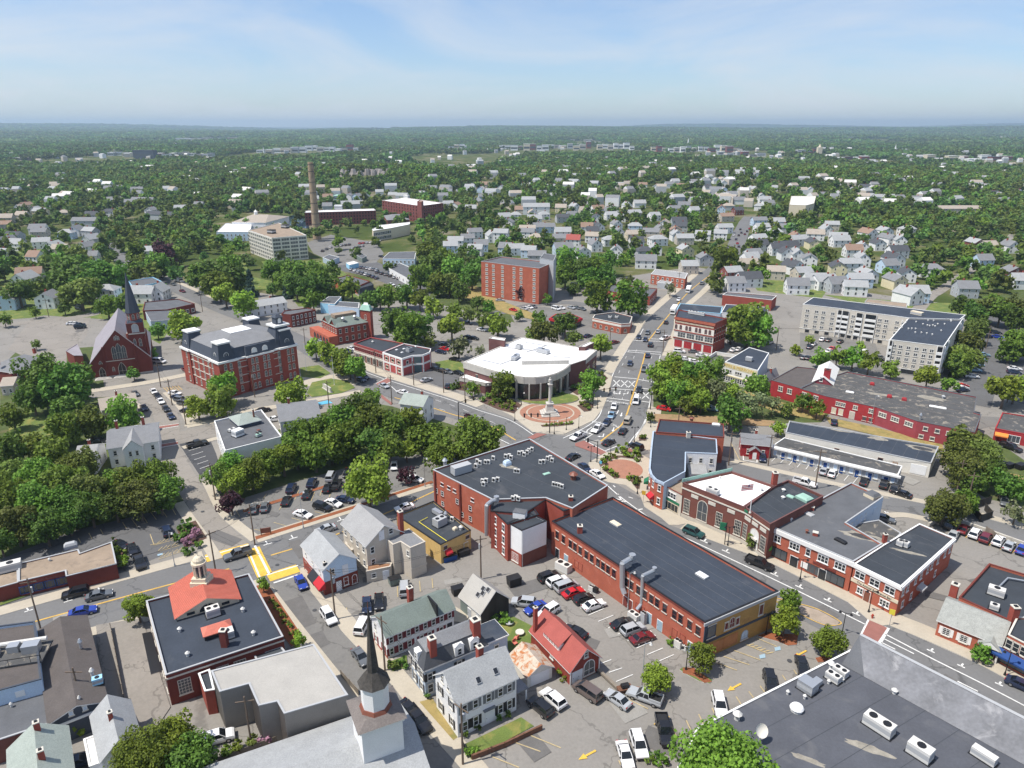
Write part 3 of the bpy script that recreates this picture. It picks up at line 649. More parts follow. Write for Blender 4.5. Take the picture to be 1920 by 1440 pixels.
# lot paint, bottom
for x0,y0,x1,y1 in((190,850,305,893),(230,815,375,862),(285,780,437,835),(415,710,530,760),(350,745,480,800),(560,920,580,950),(625,890,640,915),(435,980,460,1015),(372,1012,398,1048),(300,1040,327,1083),(225,1070,255,1118),(90,1140,115,1195),(20,1175,45,1230),(165,1105,185,1150)):
 line([(x0,y0),(x1,y1)],.18,'line_faded','faded yellow parking line',sm=False)
for i in range(6):line([(370+22*i,752+9*i),(400+22*i,745+9*i)],.2,'line_faded','yellow hatching',sm=False)
sheet('blue_stall',[(430,808),(462,800),(466,822),(434,828)],'door_blue','faded blue disabled bay',z=.119);sheet('blue_stall',[(515,765),(548,758),(552,778),(520,785)],'door_blue','pale blue disabled bay',z=.119)
for x,y in((662,800),(290,988)):arrow(x,y,-30,16,'line_amber',3.1,label='amber parking arrow')
K(640,960,3)
for x,y in((1800,1175),(1383,1370)):arrow(x,y,-30,16,'line_amber',3.1,label='amber parking arrow')
for x0,y0,x1,y1 in((1390,583,1478,545),(1445,618,1530,583),(1500,655,1585,620),(1555,690,1600,670),(1610,728,1640,715),(1660,768,1750,730),(1720,805,1808,768),(1785,842,1870,805),(1460,855,1518,833),(1505,905,1578,880),(1545,957,1640,917),(1345,545,1375,532)):
 line([(x0,y0),(x1,y1)],.16,'line_white','white parking line',sm=False)
for x0,y0,x1,y1 in((1065,1260,1235,1330),(850,1380,1000,1440),(980,1300,1120,1350),(1580,1040,1725,1110),(1860,1210,1890,1280),(1705,1270,1720,1330),(1560,1400,1590,1460),(30,540,35,620),(380,405,385,470),(440,390,445,450),(510,375,515,430),(315,420,318,480),(160,470,162,520)):
 line([(x0,y0),(x1,y1)],.16,'line_faded','faded yellow parking line',sm=False)
# street by the post office
K(0,0,1)
line([(20,1180),(70,1165),(233,1120),(333,1093),(430,1067)],.4,'line_yellow','double yellow centre line');line([(508,1042),(567,1024),(633,1002),(762,946),(850,905)],.4,'line_yellow','double yellow centre line')
for a,c in(((386,1048),(468,1026)),((473,1029),(497,1080)),((503,1084),(559,1066))):
 line([a,c],3.0,'line_amber','broad amber crosswalk',sm=False,z=.1195)
line([(385,1045),(466,1022)],.35,z=.123);line([(478,1024),(505,1077)],.45,z=.123);line([(466,1033),(487,1083)],.35,z=.123);line([(500,1079),(559,1061)],.35,z=.123);line([(513,1094),(558,1079)],.45,z=.123)
for x,y in((54,1146),(128,1128),(187,1107),(550,1010),(640,976),(502,1021)):
 line([(x-8,y+2.5),(x+8,y-2.5)],.25,label='white parking tick',sm=False);line([(x,y),(x-4,y-6)],.25,label='white parking tick',sm=False)
K(0,600,3)
for i in range(9):line([(1045+16*i+(0 if i else 0),725+25*i-12),(1115+14*i,700+25*i-8)],.16,'line_white','white parking line',sm=False)if i<7 else None
for p in((440,1230,455,1255),(500,1200,517,1232),(565,1180,580,1205),(690,1140,710,1172),(805,1105,830,1145),(910,1070,940,1112),(965,1055,990,1098),(845,1207,868,1270),(845,1268,905,1255),(865,1270,1000,1232),(880,1308,1010,1270),(893,1348,1025,1302),(740,1120,770,1160),(850,1085,880,1125),
  (1330,1075,1350,1110),(1480,1010,1500,980),(1570,1070,1590,1040),(1660,1010,1680,960),(1750,1020,1770,970),(1640,1115,1690,1130),(1540,1140,1640,1170),(1700,1090,1760,1110),(1800,990,1810,960),(1850,1000,1870,960),(1430,1180,1520,1195),(1770,1080,1830,1095)):
 line([p[:2],p[2:]],.16,'line_faded','faded yellow parking line',sm=False)
for k in range(3):
 for i in range(5):line([(880+10*k+25*i,1262+38*k-8*i),(905+10*k+25*i,1242+36*k-8*i)],.14,'line_faded','yellow hatching',sm=False)
sheet('blue_stall',[(885,1320),(915,1313),(917,1322),(888,1330)],'door_blue','small blue disabled bay',z=.119)
line([(875,603),(1005,585)],.5);line([(875,618),(1005,597)],.5);line([(885,705),(1000,686)],.5);line([(885,722),(1000,702)],.5)
sheet('crosswalk',[(875,604),(1005,586),(1005,596),(875,617)],'crosswalk_brick','thin red crosswalk by the church');sheet('crosswalk',[(885,706),(1000,687),(1000,701),(885,721)],'crosswalk_brick','thin red crosswalk by the new car park')
for i in range(6):line([(920+16*i,382-2*i),(945+16*i,405-2*i)],.2,'line_yellow','yellow hatching',sm=False)
# right hand side
K(1280,600,3)
for i in range(6):line([(500+48*i,797+11*i),(530+48*i,768+9*i)],.16,'line_white','white parking line',sm=False)
for i in range(4):line([(855+52*i,893+13*i),(885+52*i,858+12*i)],.16,'line_white','white parking line',sm=False)
line([(340,757),(342,790),(418,803),(418,768),(340,757)],.3,label='white painted box',sm=False);line([(270,690),(320,790)],.2,'line_faded','faded yellow parking line')
for i in range(7):line([(1525+65*i,1205+22*i),(1545+65*i,1185+22*i)],.16,'line_yellow','yellow parking line',sm=False)
for i in range(4):line([(1135+16*i,1078+4*i),(1155+16*i,1098+5*i)],.3,label='white hatching',sm=False)
# ================================================================== BUILDING KIT
_WIN={}
def win_mesh(w,h,style,frame,glass,sill,shut):
 k=(round(w,2),round(h,2),style,frame,glass,sill,shut)
 if k in _WIN:return _WIN[k]
 b=MB();t=0.1 if w<2 else 0.13;p=MB();y=0.08
 def bx(x0,x1,z0,z1,d=y,m=frame):b.box(x0,x1,0.0,d,z0,z1,m,bottom=True)
 if style.startswith('arch')or style=='round' or style=='gothic':
  r=w/2;n=8
  hs=h-r if style!='gothic' else h-r*1.6
  top=[(r*math.cos(R(180*i/n)),(r if style!='gothic' else r*1.6)*(math.sin(R(180*i/n))if style!='gothic' else 1-abs(math.cos(R(180*i/n)))**1.6))for i in range(n+1)]
  ring=[(r,0)]+[(x,hs+z)for x,z in top]+[(-r,0)]
  if style=='round':ring=[(r*math.cos(R(30*i)),r+r*math.sin(R(30*i)))for i in range(12)];ring.append(ring[0])
  inn=[(x*(1-2*t/w),(z-h/2)*(1-2*t/h)+h/2)for x,z in ring]
  for i in range(len(ring)-1):
   (x0,z0),(x1,z1),(u1,v1),(u0,v0)=ring[i],ring[i+1],inn[i+1],inn[i]
   b.face([(x1,y,z1),(x0,y,z0),(u0,y,v0),(u1,y,v1)],frame);b.face([(x0,y,z0),(x1,y,z1),(x1,0,z1),(x0,0,z0)],frame)
  p.face([(x,0.04,z)for x,z in(inn if style!='round' else inn[:-1])[::-1]],glass)
  if style!='round':
   bx(-0.03,0.03,0.05,h-0.15,0.06);bx(-r+t,r-t,hs*.55,hs*.55+.06,.06)
 else:
  bx(-w/2,-w/2+t,0,h);bx(w/2-t,w/2,0,h);bx(-w/2+t,w/2-t,h-t,h);bx(-w/2+t,w/2-t,0,t)
  p.face([(w/2-t,0.04,t),(-w/2+t,0.04,t),(-w/2+t,0.04,h-t),(w/2-t,0.04,h-t)],glass)
  nv={'dh':0,'plain':0,'pair':1,'trip':2,'store':2,'store4':3,'grid':3,'grid2':1,'door2':1}.get(style,0)
  nh={'dh':1,'pair':1,'trip':1,'grid':4,'grid2':3}.get(style,0)
  tv=0.12 if style in('pair','trip')else 0.06
  for i in range(nv):x=-w/2+w*(i+1)/(nv+1);bx(x-tv/2,x+tv/2,t,h-t,.07)
  for i in range(nh):z=h*(i+1)/(nh+1);bx(-w/2+t,w/2-t,z-.03,z+.03,.065)
 if sill:b.box(-w/2-.12,w/2+.12,0,.16,-.16,0,sill,bottom=True);b.box(-w/2-.08,w/2+.08,0,.06,h,h+.16,sill,bottom=True)if style in('dh','plain','pair','trip')else None
 if shut:
  for s in(-1,1):b.box(s*(w/2+.27)-.24,s*(w/2+.27)+.24,0,.06,-.02,h+.02,shut,bottom=True)
 fm,pm=b.mesh('window'),p.mesh('pane')
 i0=len(b.v);b.v+=p.v;b.f+=[tuple(i0+i for i in f)for f in p.f];b.m+=[b.mi(glass)]*len(p.f)
 _WIN[k]=(fm,pm,b.mesh('window'));return _WIN[k]
def window(parent,x,y,z,rz,w,h,style='dh',frame='white_paint',glass='glass_dark',sill='stone_trim',shut=None,name='window',pane=True):
 a,p,c=win_mesh(w,h,style,frame,glass,sill,shut)
 o=put(name,a if pane else c,parent,(x,y,z),rz)
 if pane:put('pane',p,o)
 return o
class Bld:
 def wall_at(s,e):
  a,b=s.edges[e];d=(Vector(b)-Vector(a));n=Vector((d.y,-d.x)).normalized()
  mid=(Vector(a)+Vector(b))/2
  if not s.outward(e,n):n=-n
  return Vector(a),Vector(b),n
 def win(s,e,z,n,w,h,style='dh',u0=0.0,u1=1.0,us=None,name='window',**kw):
  a,b,nn=s.wall_at(e);rz=math.atan2(nn.y,nn.x)-math.pi/2
  for u in(us or[u0+(i+.5)/n*(u1-u0)for i in range(n)]):
   q=a+(b-a)*u;window(s.o,q.x,q.y,z,rz,w,h,style,name=name,**kw)
  return s
 def door(s,e,u,w=1.1,h=2.2,m='door_white',z=0.0,frame='white_paint',name='door'):
  a,b,nn=s.wall_at(e);q=a+(b-a)*u;rz=math.atan2(nn.y,nn.x)-math.pi/2
  k=('door',w,h,m,frame)
  if k not in _WIN:
   d=MB();d.box(-w/2-.1,w/2+.1,0,.06,0,h+.12,frame);d.box(-w/2,w/2,.06,.1,0.02,h,m)
   d.box(w/2-.2,w/2-.12,.1,.16,1.0,1.08,'black_metal',bottom=True);_WIN[k]=d.mesh('door')
  put(name,_WIN[k],s.o,(q.x,q.y,z),rz);return s
 def band(s,es,z0,z1,proud,m,name='band',u0=0.0,u1=1.0):
  for e in(es if isinstance(es,(list,tuple,range))else[es]):
   a,b,nn=s.wall_at(e);l=(b-a).length;rz=math.atan2(nn.y,nn.x)-math.pi/2;q=a+(b-a)*(u0+u1)/2
   d=MB();hl=l*(u1-u0)/2+(proud if u0==0 and u1==1 else 0);d.box(-hl,hl,0.0,proud,z0,z1,m,bottom=True);d.build(name,s.o,(q.x,q.y,0),rz)
  return s
 def awning(s,e,u,w,z,m,depth=1.2,drop=0.9):
  a,b,nn=s.wall_at(e);q=a+(b-a)*u;rz=math.atan2(nn.y,nn.x)-math.pi/2;d=MB()
  for k in(0,.05):d.face([(-w/2,.05,z-k),(w/2,.05,z-k),(w/2,depth,z-drop-k),(-w/2,depth,z-drop-k)],m)
  d.face([(-w/2,depth,z-drop),(w/2,depth,z-drop),(w/2,depth,z-drop-.35),(-w/2,depth,z-drop-.35)],m)
  for x in(-w/2,w/2):d.face([(x,.05,z),(x,depth,z-drop),(x,depth,z-drop-.35),(x,.05,z-drop-.35)],m)
  d.build('awning',s.o,(q.x,q.y,0),rz);return s
 def sign(s,e,u,z,w,h,m,txt=None,ink='ink',size=0.6,proud=.12,name='sign'):
  a,b,nn=s.wall_at(e);q=a+(b-a)*u;rz=math.atan2(nn.y,nn.x)-math.pi/2
  d=MB();d.box(-w/2,w/2,0,proud,z,z+h,m,bottom=True);o=d.build(name,s.o,(q.x,q.y,0),rz)
  if txt:
   t=put('lettering',letters(txt,size,ink,.015),o,(0,proud+.02,z+h/2));t.rotation_euler=(R(90),0,math.pi)
  return s
 def chim(s,x,y,z0,z1,w=.7,d=None,m='brick_red',cap='stone_trim',rz=0):
  d=d or w;b=MB();b.box(-w/2,w/2,-d/2,d/2,z0,z1,m);b.box(-w/2-.06,w/2+.06,-d/2-.06,d/2+.06,z1,z1+.14,cap,bottom=True);b.box(-w/4,w/4,-d/4,d/4,z1+.14,z1+.3,'black_metal')
  b.build('chimney',s.o,(x,y,0),rz);return s
class Flat(Bld):
 def __init__(s,name,look,cat,pts,h,wall,roof,par=0.5,cop='stone_trim',mk=None,z0=0.0,wm=None,cw=.2,group=None,world=False):
  P=pts if world else[W(x,y,h)for x,y in pts]
  cx=sum(p[0]for p in P)/len(P);cy=sum(p[1]for p in P)/len(P)
  s.P=[(p[0]-cx,p[1]-cy)for p in P];s.h=h;s.c=(cx,cy);s.ccw=area(s.P)>0;n=len(P)
  s.edges={i:(s.P[i],s.P[(i+1)%n])for i in range(n)}
  s.o=root(name,cx,cy,z0);thing(s.o,look,cat,group,fixed=True)
  Q=s.P if s.ccw else s.P[::-1];b=MB();wm=wm or{}
  for i in range(n):
   a,c=s.P[i],s.P[(i+1)%n]
   if not s.ccw:a,c=c,a
   b.face([(*a,0),(*c,0),(*c,h-z0),(*a,h-z0)],wm.get(i,wall))
  I=inset(Q,cw);hh=h-z0
  for i in range(n):
   a,c=I[i],I[(i+1)%n];b.face([(*c,hh-par),(*a,hh-par),(*a,hh),(*c,hh)],wall)
  b.build('wall',s.o)
  MB().face([(*p,hh-par)for p in I],roof).build('roof',s.o)
  O=inset(Q,-.06);I2=inset(Q,cw+.03);b=MB()
  for i in range(n):
   j=(i+1)%n
   b.face([(*O[i],hh+.08),(*O[j],hh+.08),(*I2[j],hh+.08),(*I2[i],hh+.08)],cop);b.face([(*O[i],hh-.06),(*O[j],hh-.06),(*O[j],hh+.08),(*O[i],hh+.08)],cop)
   b.face([(*I2[j],hh-.06),(*I2[i],hh-.06),(*I2[i],hh+.08),(*I2[j],hh+.08)],cop)
  b.build('coping',s.o);s.Q=Q;s.rz=hh-par
  if mk:mark(mk,cx,cy)
 def outward(s,e,n):
  a,b=s.edges[e];d=Vector(b)-Vector(a);r=Vector((d.y,-d.x));
  return(r.dot(n)>0)==s.ccw
 def seams(s,e,n,m='roof_grey',u0=.06,u1=.94):
  """lap seams of the roofing felt, parallel to wall e"""
  a,b,nn=s.wall_at(e);d=(b-a).normalized();Q=inset(s.Q,.5);k=len(Q)
  far=max(-(Vector(q)-a).dot(nn)for q in Q)
  for i in range(n):
   t=far*(u0+(u1-u0)*(i+.5)/n);p0=a-nn*t;hits=[]
   for j in range(k):
    q0,q1=Vector(Q[j]),Vector(Q[(j+1)%k]);f0=(q0-p0).dot(nn);f1=(q1-p0).dot(nn)
    if f0*f1<0:hits.append((q0+(q1-q0)*(f0/(f0-f1))-p0).dot(d))
   hits.sort()
   for h0,h1 in zip(hits[::2],hits[1::2]):
    q=p0+d*(h0+h1)/2;bb=MB();l=(h1-h0)/2;bb.face([(-l,-.035,0),(l,-.035,0),(l,.035,0),(-l,.035,0)],m)
    bb.build('roof_seam',s.o,(q.x,q.y,s.rz+.012),math.atan2(d.y,d.x))
  return s
def pond(b,x,y,rx,ry,seed=1,inner=True):
 """dried puddle on a flat roof: pale silt ring round a dark bed"""
 g=random.Random(seed);p=W(x,y,b.rz);a0=g.uniform(0,3);K_=[(g.uniform(.75,1.2))for _ in range(18)]
 for m,k,z in(('pond_stain',1.0,.006),('pond_dark',.62,.01)):
  if m=='pond_dark' and not inner:continue
  P=[(rx*k*K_[i]*math.cos(i*math.pi/9),ry*k*K_[(i+(2 if k<1 else 0))%18]*math.sin(i*math.pi/9))for i in range(18)];c,s=math.cos(-.5),math.sin(-.5)
  MB().face([(u*c-v*s,u*s+v*c,0)for u,v in P],m).build('roof_stain',b.o,(p[0]-b.c[0],p[1]-b.c[1],b.rz+z))
class Gable(Bld):
 """A, B, C: readings of three eave corners; ridge parallel to AB unless turn"""
 def __init__(s,name,look,cat,A,B,C,he,rise,wall,roof,turn=False,over=.35,hip=0.0,mk=None,group=None,z0=0.0,world=False,wm=None,soff='white_paint',parts=True):
  A,B,C=[Vector(p)if world else Vector(W(*p,he))for p in(A,B,C)]
  x=(B-A);Lx=x.length;x.normalize();y=Vector((-x.y,x.x));D=(C-A).dot(y);s.flip=D<0
  if s.flip:A,x,y=B,-x,-y;D=-D
  s.L,s.D,s.he,s.rise=Lx,D,he-z0,rise;s.o=root(name,A.x,A.y,z0,math.atan2(x.y,x.x));thing(s.o,look,cat,group,fixed=True)
  h=s.he;l,d=Lx,D
  s.edges={'ab':((0,0),(l,0)),'cd':((l,d),(0,d)),'ac':((0,d),(0,0)),'bd':((l,0),(l,d))}
  if s.flip:s.edges['ac'],s.edges['bd']=s.edges['bd'],s.edges['ac']
  s.turn=turn;wm=wm or{}
  b=MB();b.box(0,l,0,d,0,h,wall)
  if s.flip and wm:wm={{'ac':'bd','bd':'ac'}.get(k,k):v for k,v in wm.items()}
  order=['ab','bd','cd','ac']
  for i,e in enumerate(order):
   if e in wm:b.m[i]=b.mi(wm[e])
  b.f.pop();b.m.pop()
  if not turn:
   if not hip:b.face([(0,d,h),(0,0,h),(0,d/2,h+rise)],wm.get('ac',wall));b.face([(l,0,h),(l,d,h),(l,d/2,h+rise)],wm.get('bd',wall))
   s.ridge=[(hip,d/2,h+rise),(l-hip,d/2,h+rise)]
  else:
   if not hip:b.face([(0,0,h),(l,0,h),(l/2,0,h+rise)],wm.get('ab',wall));b.face([(l,d,h),(0,d,h),(l/2,d,h+rise)],wm.get('cd',wall))
   s.ridge=[(l/2,hip,h+rise),(l/2,d-hip,h+rise)]
  b.build('wall',s.o);r=MB();k=over;th=.16
  W2=(d if not turn else l)/2;sl=rise/W2;zd=h-k*sl+th*.2
  def slab(q):
   r.face(q,roof);r.face([(x,y,z-th)for x,y,z in q[::-1]],soff)
   for i in range(len(q)):
    a,c=q[i],q[(i+1)%len(q)];r.face([(a[0],a[1],a[2]-th),(c[0],c[1],c[2]-th),c,a],soff)
  zr=h+rise+th*.2
  if hip:
   if not turn:
    a,c=(hip,d/2,zr),(l-hip,d/2,zr)
    slab([(-k,-k,zd),(l+k,-k,zd),c,a]);slab([(l+k,d+k,zd),(-k,d+k,zd),a,c]);slab([(-k,d+k,zd),(-k,-k,zd),a]);slab([(l+k,-k,zd),(l+k,d+k,zd),c])
   else:
    a,c=(l/2,hip,zr),(l/2,d-hip,zr)
    slab([(-k,d+k,zd),(-k,-k,zd),a,c]);slab([(l+k,-k,zd),(l+k,d+k,zd),c,a]);slab([(-k,-k,zd),(l+k,-k,zd),a]);slab([(l+k,d+k,zd),(-k,d+k,zd),c])
  elif not turn:
   slab([(-k,-k,zd),(l+k,-k,zd),(l+k,d/2,zr),(-k,d/2,zr)]);slab([(l+k,d+k,zd),(-k,d+k,zd),(-k,d/2,zr),(l+k,d/2,zr)])
  else:
   slab([(-k,d+k,zd),(-k,-k,zd),(l/2,-k,zr),(l/2,d+k,zr)]);slab([(l+k,-k,zd),(l+k,d+k,zd),(l/2,d+k,zr),(l/2,-k,zr)])
  s.roof=r.build('roof',s.o)
  if mk:c=A+x*l/2+y*d/2;mark(mk,c.x,c.y)
 def outward(s,e,n):
  a,b=s.edges[e];m=(Vector(a)+Vector(b))/2-Vector((s.L/2,s.D/2));return m.dot(n)>0
 def xy(s,u,v):
  return((s.L*(1-u)if s.flip else s.L*u),s.D*v)
 def ch(s,u,v,up=1.2,w=.7,m='brick_red'):
  x,y=s.xy(u,v);t=(1-abs(2*(y/s.D)-1))if not s.turn else(1-abs(2*(x/s.L)-1))
  z=s.he+s.rise*t;return s.chim(x,y,z-.8,s.he+s.rise+up if up>0 else z-up,w,m=m)
 def skylight(s,u,v,w=.8,l=1.0,m='glass_dark'):
  x,y=s.xy(u,v);q=(y/s.D)if not s.turn else(x/s.L);t=1-abs(2*q-1);z=s.he+s.rise*t;sl=math.atan2(s.rise,(s.D if not s.turn else s.L)/2)*(1 if q<.5 else-1)
  b=MB();b.box(-w/2,w/2,-l/2,l/2,-.1,.14,'unit_grey');b.box(-w/2+.08,w/2-.08,-l/2+.08,l/2-.08,.14,.16,m)
  o=b.build('skylight',s.o,(x,y,z+.12));o.rotation_euler=(sl,0,0)if not s.turn else(0,-sl,0);return s
 def dormer(s,u,v,w,h,wall='siding_white',roof='shingle_mid',glass='glass_dark'):
  """small gabled dormer on the slope nearest v"""
  x,y=s.xy(u,v);side=-1 if v<.5 else 1;t=1-abs(2*v-1);z=s.he+s.rise*t
  dl=h/max(.2,(s.rise/(s.D/2)))+.2
  b=MB();b.box(-w/2,w/2,0,dl,-.3,h,wall);b.face([(-w/2,0,h),(w/2,0,h),(0,0,h+w*.45)],wall)
  for sg in(-1,1):b.face([(sg*(w/2+.15),-.15,h-.1),(sg*(w/2+.15),dl+.6,h-.1),(0,dl+.6,h+w*.45+.06),(0,-.15,h+w*.45+.06)][::sg],roof)
  o=b.build('dormer',s.o,(x,y,z),0 if side<0 else math.pi)
  wm_,pm_,_c=win_mesh(w*.55,h*.75,'dh','white_paint',glass,None,None);put('window',wm_,o,(0,-.02,h*.12),math.pi);put('pane',pm_,o,(0,-.02,h*.12),math.pi)
  return s
# ------------------------------------------------------------------ things that stand on roofs and in yards
def hvac(x,y,z,l=2.4,w=1.3,h=1.2,hx=10,hy=-4,m='unit_white',look='boxy white rooftop air unit',fans=2,place=None):
 a=W(x,y,z);b=W(x+hx,y+hy,z);rz=math.atan2(b[1]-a[1],b[0]-a[0])
 o=root('rooftop_unit',a[0],a[1],z,rz);q=MB();q.box(-l/2,l/2,-w/2,w/2,.12,h,m);q.build('casing',o)
 q=MB();q.box(-l/2-.2,l/2+.2,-w/2-.1,w/2+.1,0,.12,'black_metal');q.build('base',o)
 q=MB();q.box(-l/2-.005,l/2+.005,-w/2-.005,w/2+.005,h*.35,h*.75,'unit_grey');q.build('grille',o)
 for i in range(fans):
  q=MB();q.ngon(0,0,min(w,l/max(1,fans))*.34,h,h+.08,'black_metal',10);q.build('fan',o,(-l/2+l*(i+.5)/fans,0,0))
 thing(o,look,'air unit','air units on the flat roofs',place);return o
def condenser(x,y,z,rz=0.3,look='small white rooftop condenser',place=None,s=1.0):
 a=W(x,y,z);o=root('condenser',a[0],a[1],z,rz);q=MB()
 q.box(-.42*s,.42*s,-.2*s,.2*s,.12,1.0*s,'unit_white');q.build('casing',o);q=MB();q.ngon(0,0,.3*s,0,.05,'black_metal',10)
 f=q.build('fan',o,(0,-.2*s,.55*s));f.rotation_euler=(R(90),0,0);q=MB();q.box(-.45*s,.45*s,-.25*s,.25*s,0,.12,'unit_grey');q.build('base',o)
 thing(o,look,'condenser','small rooftop condensers',place)
def vent(x,y,z,r=.3,h=.8,m='unit_white',look='small white roof vent',place=None,cap=True):
 a=W(x,y,z);o=root('roof_vent',a[0],a[1],z);q=MB();q.ngon(0,0,r*.6,0,h*.7,m,8);q.build('pipe',o)
 q=MB();q.ngon(0,0,r if cap else r*.7,h*.7,h,m,8,r2=r*.35);q.build('hood',o);thing(o,look,'vent','vents on the flat roofs',place)
def hatch(x,y,z,l=1.6,w=1.2,h=.5,hx=10,hy=-3,m='unit_grey',top='skylight',look='low roof skylight',place=None):
 a=W(x,y,z);b=W(x+hx,y+hy,z);o=root('roof_hatch',a[0],a[1],z,math.atan2(b[1]-a[1],b[0]-a[0]))
 q=MB();q.box(-l/2,l/2,-w/2,w/2,0,h*.6,m);q.build('kerb',o);q=MB()
 q.frustum([(-l/2,-w/2),(l/2,-w/2),(l/2,w/2),(-l/2,w/2)],[(-l/3,-w/3),(l/3,-w/3),(l/3,w/3),(-l/3,w/3)],h*.6,h,top);q.build('lid',o)
 thing(o,look,'skylight','skylights on the flat roofs',place)
# ================================================================== BUILDINGS NEAR THE VIEWER
BL='building'
DK=dict(frame='black_metal',glass='glass_dark')
# ---- long red brick block with the black roof
K(0,0,1)
b=Flat('brick_block','long two storey orange brick block with black felt roof and yellow brick end',BL,[(1035,977),(1149,932),(1459,1108),(1322,1167)],7.9,'brick_orange','roof_navy',.45,'black_metal',mk='the long orange brick block',wm={2:'brick_yellow'})
b.seams(3,7)
b.win(3,4.6,24,1.0,1.75,'dh',us=[.03,.075,.125,.16,.215,.26,.295,.335,.375,.42,.45,.535,.575,.61,.645,.69,.73,.775,.815,.85,.905,.955],frame='brick_dark',glass='glass_dark',sill='stone_trim')
b.win(3,1.0,5,1.2,1.7,'plain',us=[.105,.15,.345,.37,.77,.8],frame='brick_red',glass='brick_orange',sill=None,name='bricked_opening')
for u,m in((.06,'door_blue'),(.235,'door_blue'),(.3,'door_blue'),(.88,'door_blue'),(.42,'brick_dark'),(.45,'brick_dark'),(.95,'glass_dark')):b.door(3,u,1.1,2.1,m,.15)
b.band(2,3.3,3.75,.1,'slate_blue','stone_course');b.band(2,7.2,7.8,.25,'unit_grey','cornice');b.band(3,7.55,7.8,.12,'brick_dark','cornice')
b.win(2,4.3,1,1.1,2.2,'plain',us=[.22],frame='stone_trim',glass='brick_brown');b.win(2,4.4,3,.9,1.5,'plain',us=[.55,.70],frame='stone_trim',glass='brick_dark');b.win(2,4.4,1,1.2,2.1,'arch',us=[.625],frame='stone_trim',glass='brick_dark')
b.win(2,4.2,1,2.0,2.4,'plain',us=[.9],frame='slate_blue',glass='glass_mid');b.win(2,.5,1,1.7,1.9,'arch',us=[.42],frame='siding_grey',glass='siding_lightblue')
b.win(2,.5,2,3.4,2.3,'plain',us=[.62,.8],frame='plywood',glass='plywood',sill=None,name='boarded_opening');b.band(2,0,7.2,.14,'slate_blue','pilaster',.965,1.0)
b.chim(*[p-c for p,c in zip(W(1087,998,7.5),b.c)],7.3,9.0,1.0)
BB=b
hatch(1154,983,7.45,2.4,1.2,.5,10,6,'unit_grey','cream','yellowish skylight box on the long black roof');hatch(1316,1080,7.45,2.2,1.3,.5,10,6,look='white skylight box near the end of the long black roof')
hatch(1089,956,7.45,1.6,.8,.5,10,3,'copper_brown','copper_brown','small rust coloured box on the long black roof')
def duct(pts,r,look):
 """square sheet metal duct through points (x, y, z) read at their own heights"""
 P=[Vector((*W(x,y,z),z))for x,y,z in pts];o=root('air_duct',P[0].x,P[0].y,0);q0=Vector((P[0].x,P[0].y,0))
 for i in range(len(P)-1):MB().bar(P[i]-q0,P[i+1]-q0,r,'galv',8).build('duct_section',o)
 MB().ngon(P[-1].x-q0.x,P[-1].y-q0.y,r*1.3,P[-1].z-r,P[-1].z+r*1.6,'galv',8).build('duct_hood',o)
 thing(o,look,'duct');return o
K(1040,900,4.571)
duct([(600,975,3.4),(580,920,4.4),(580,715,9.4),(640,680,9.4),(665,668,9.2)],.5,'fat galvanised duct climbing the orange brick wall')
duct([(705,1110,2.0),(745,1060,3.0),(755,820,9.3),(840,780,9.2),(855,770,9.0)],.34,'thin galvanised duct bent over the orange brick parapet')
K(1020,1125,4.571)
def yardbox(x,y,l,w,h,hx,hy,m,look,cat='air unit',name='air_unit',parts=True,z=.02):
 a=W(x,y);c=W(x+hx,y+hy);o=root(name,a[0],a[1],z,math.atan2(c[1]-a[1],c[0]-a[0]))
 MB().box(-l/2,l/2,-w/2,w/2,.1,h,m).build('casing',o);MB().box(-l/2-.05,l/2+.05,-w/2-.05,w/2+.05,0,.1,'unit_grey').build('base',o)
 for i in(-1,1):MB().ngon(0,0,w*.33,h,h+.06,'black_metal',10).build('fan',o,(i*l*.25,0,0))
 thing(o,look,cat);return o
yardbox(770,175,2.2,1.2,1.6,10,7,'unit_white','white twin air unit by the orange brick wall');yardbox(850,200,1.0,.8,2.4,10,7,'unit_grey','tall grey air unit by the orange brick wall')
yardbox(1150,400,1.3,1.0,1.4,10,6,'unit_white','white condenser beside the small ivy');yardbox(1200,425,.9,.5,1.0,10,6,'unit_white','slim white condenser near the parking island tree')
K(1040,900,4.571);yardbox(75,770,3.2,1.7,1.6,10,5,'unit_white','large white twin fan unit in the fenced corner');yardbox(315,945,1.0,.8,1.0,10,5,'unit_white','white window unit on the ground by green ivy');yardbox(350,965,.9,.8,1.1,10,5,'black_metal','black condenser by green ivy')
# ---- corner block with many rooftop condensers
K(640,600,3)
b=Flat('brick_block','tall red brick corner block with black roof full of condensers',BL,[(515,842),(1060,668),(1500,930),(1300,1060),(1150,1000),(850,1010)],9.6,'brick_orange','roof_black',.35,'siding_grey',mk='the brick corner block')
b.seams(5,5);b.win(5,6.6,7,1.0,.7,'plain',us=[.32,.62,.72,.84],frame='brick_dark',sill='white_paint');b.win(5,3.9,7,1.0,1.3,'dh',us=[.36,.58,.84,.95],sill='brick_dark');b.win(5,1.2,3,1.0,1.3,'dh',us=[.36,.5,.84],sill='brick_dark')
for u in(.03,.52,.96):b.band(5,0,9.4,.3,'brick_dark','pilaster',u-.012,u+.012)
C1=b;pond(b,940,825,2.6,1.0,8,False)
q=Flat('brick_annex','lower brick wing with white window frames behind the corner block',BL,[(850,1015),(1090,925),(1150,1010),(1300,1060),(1250,1075),(1150,1012),(1030,1090),(840,1075)],9.1,'brick_red','roof_black',.2,'black_metal',mk='the brick wing')
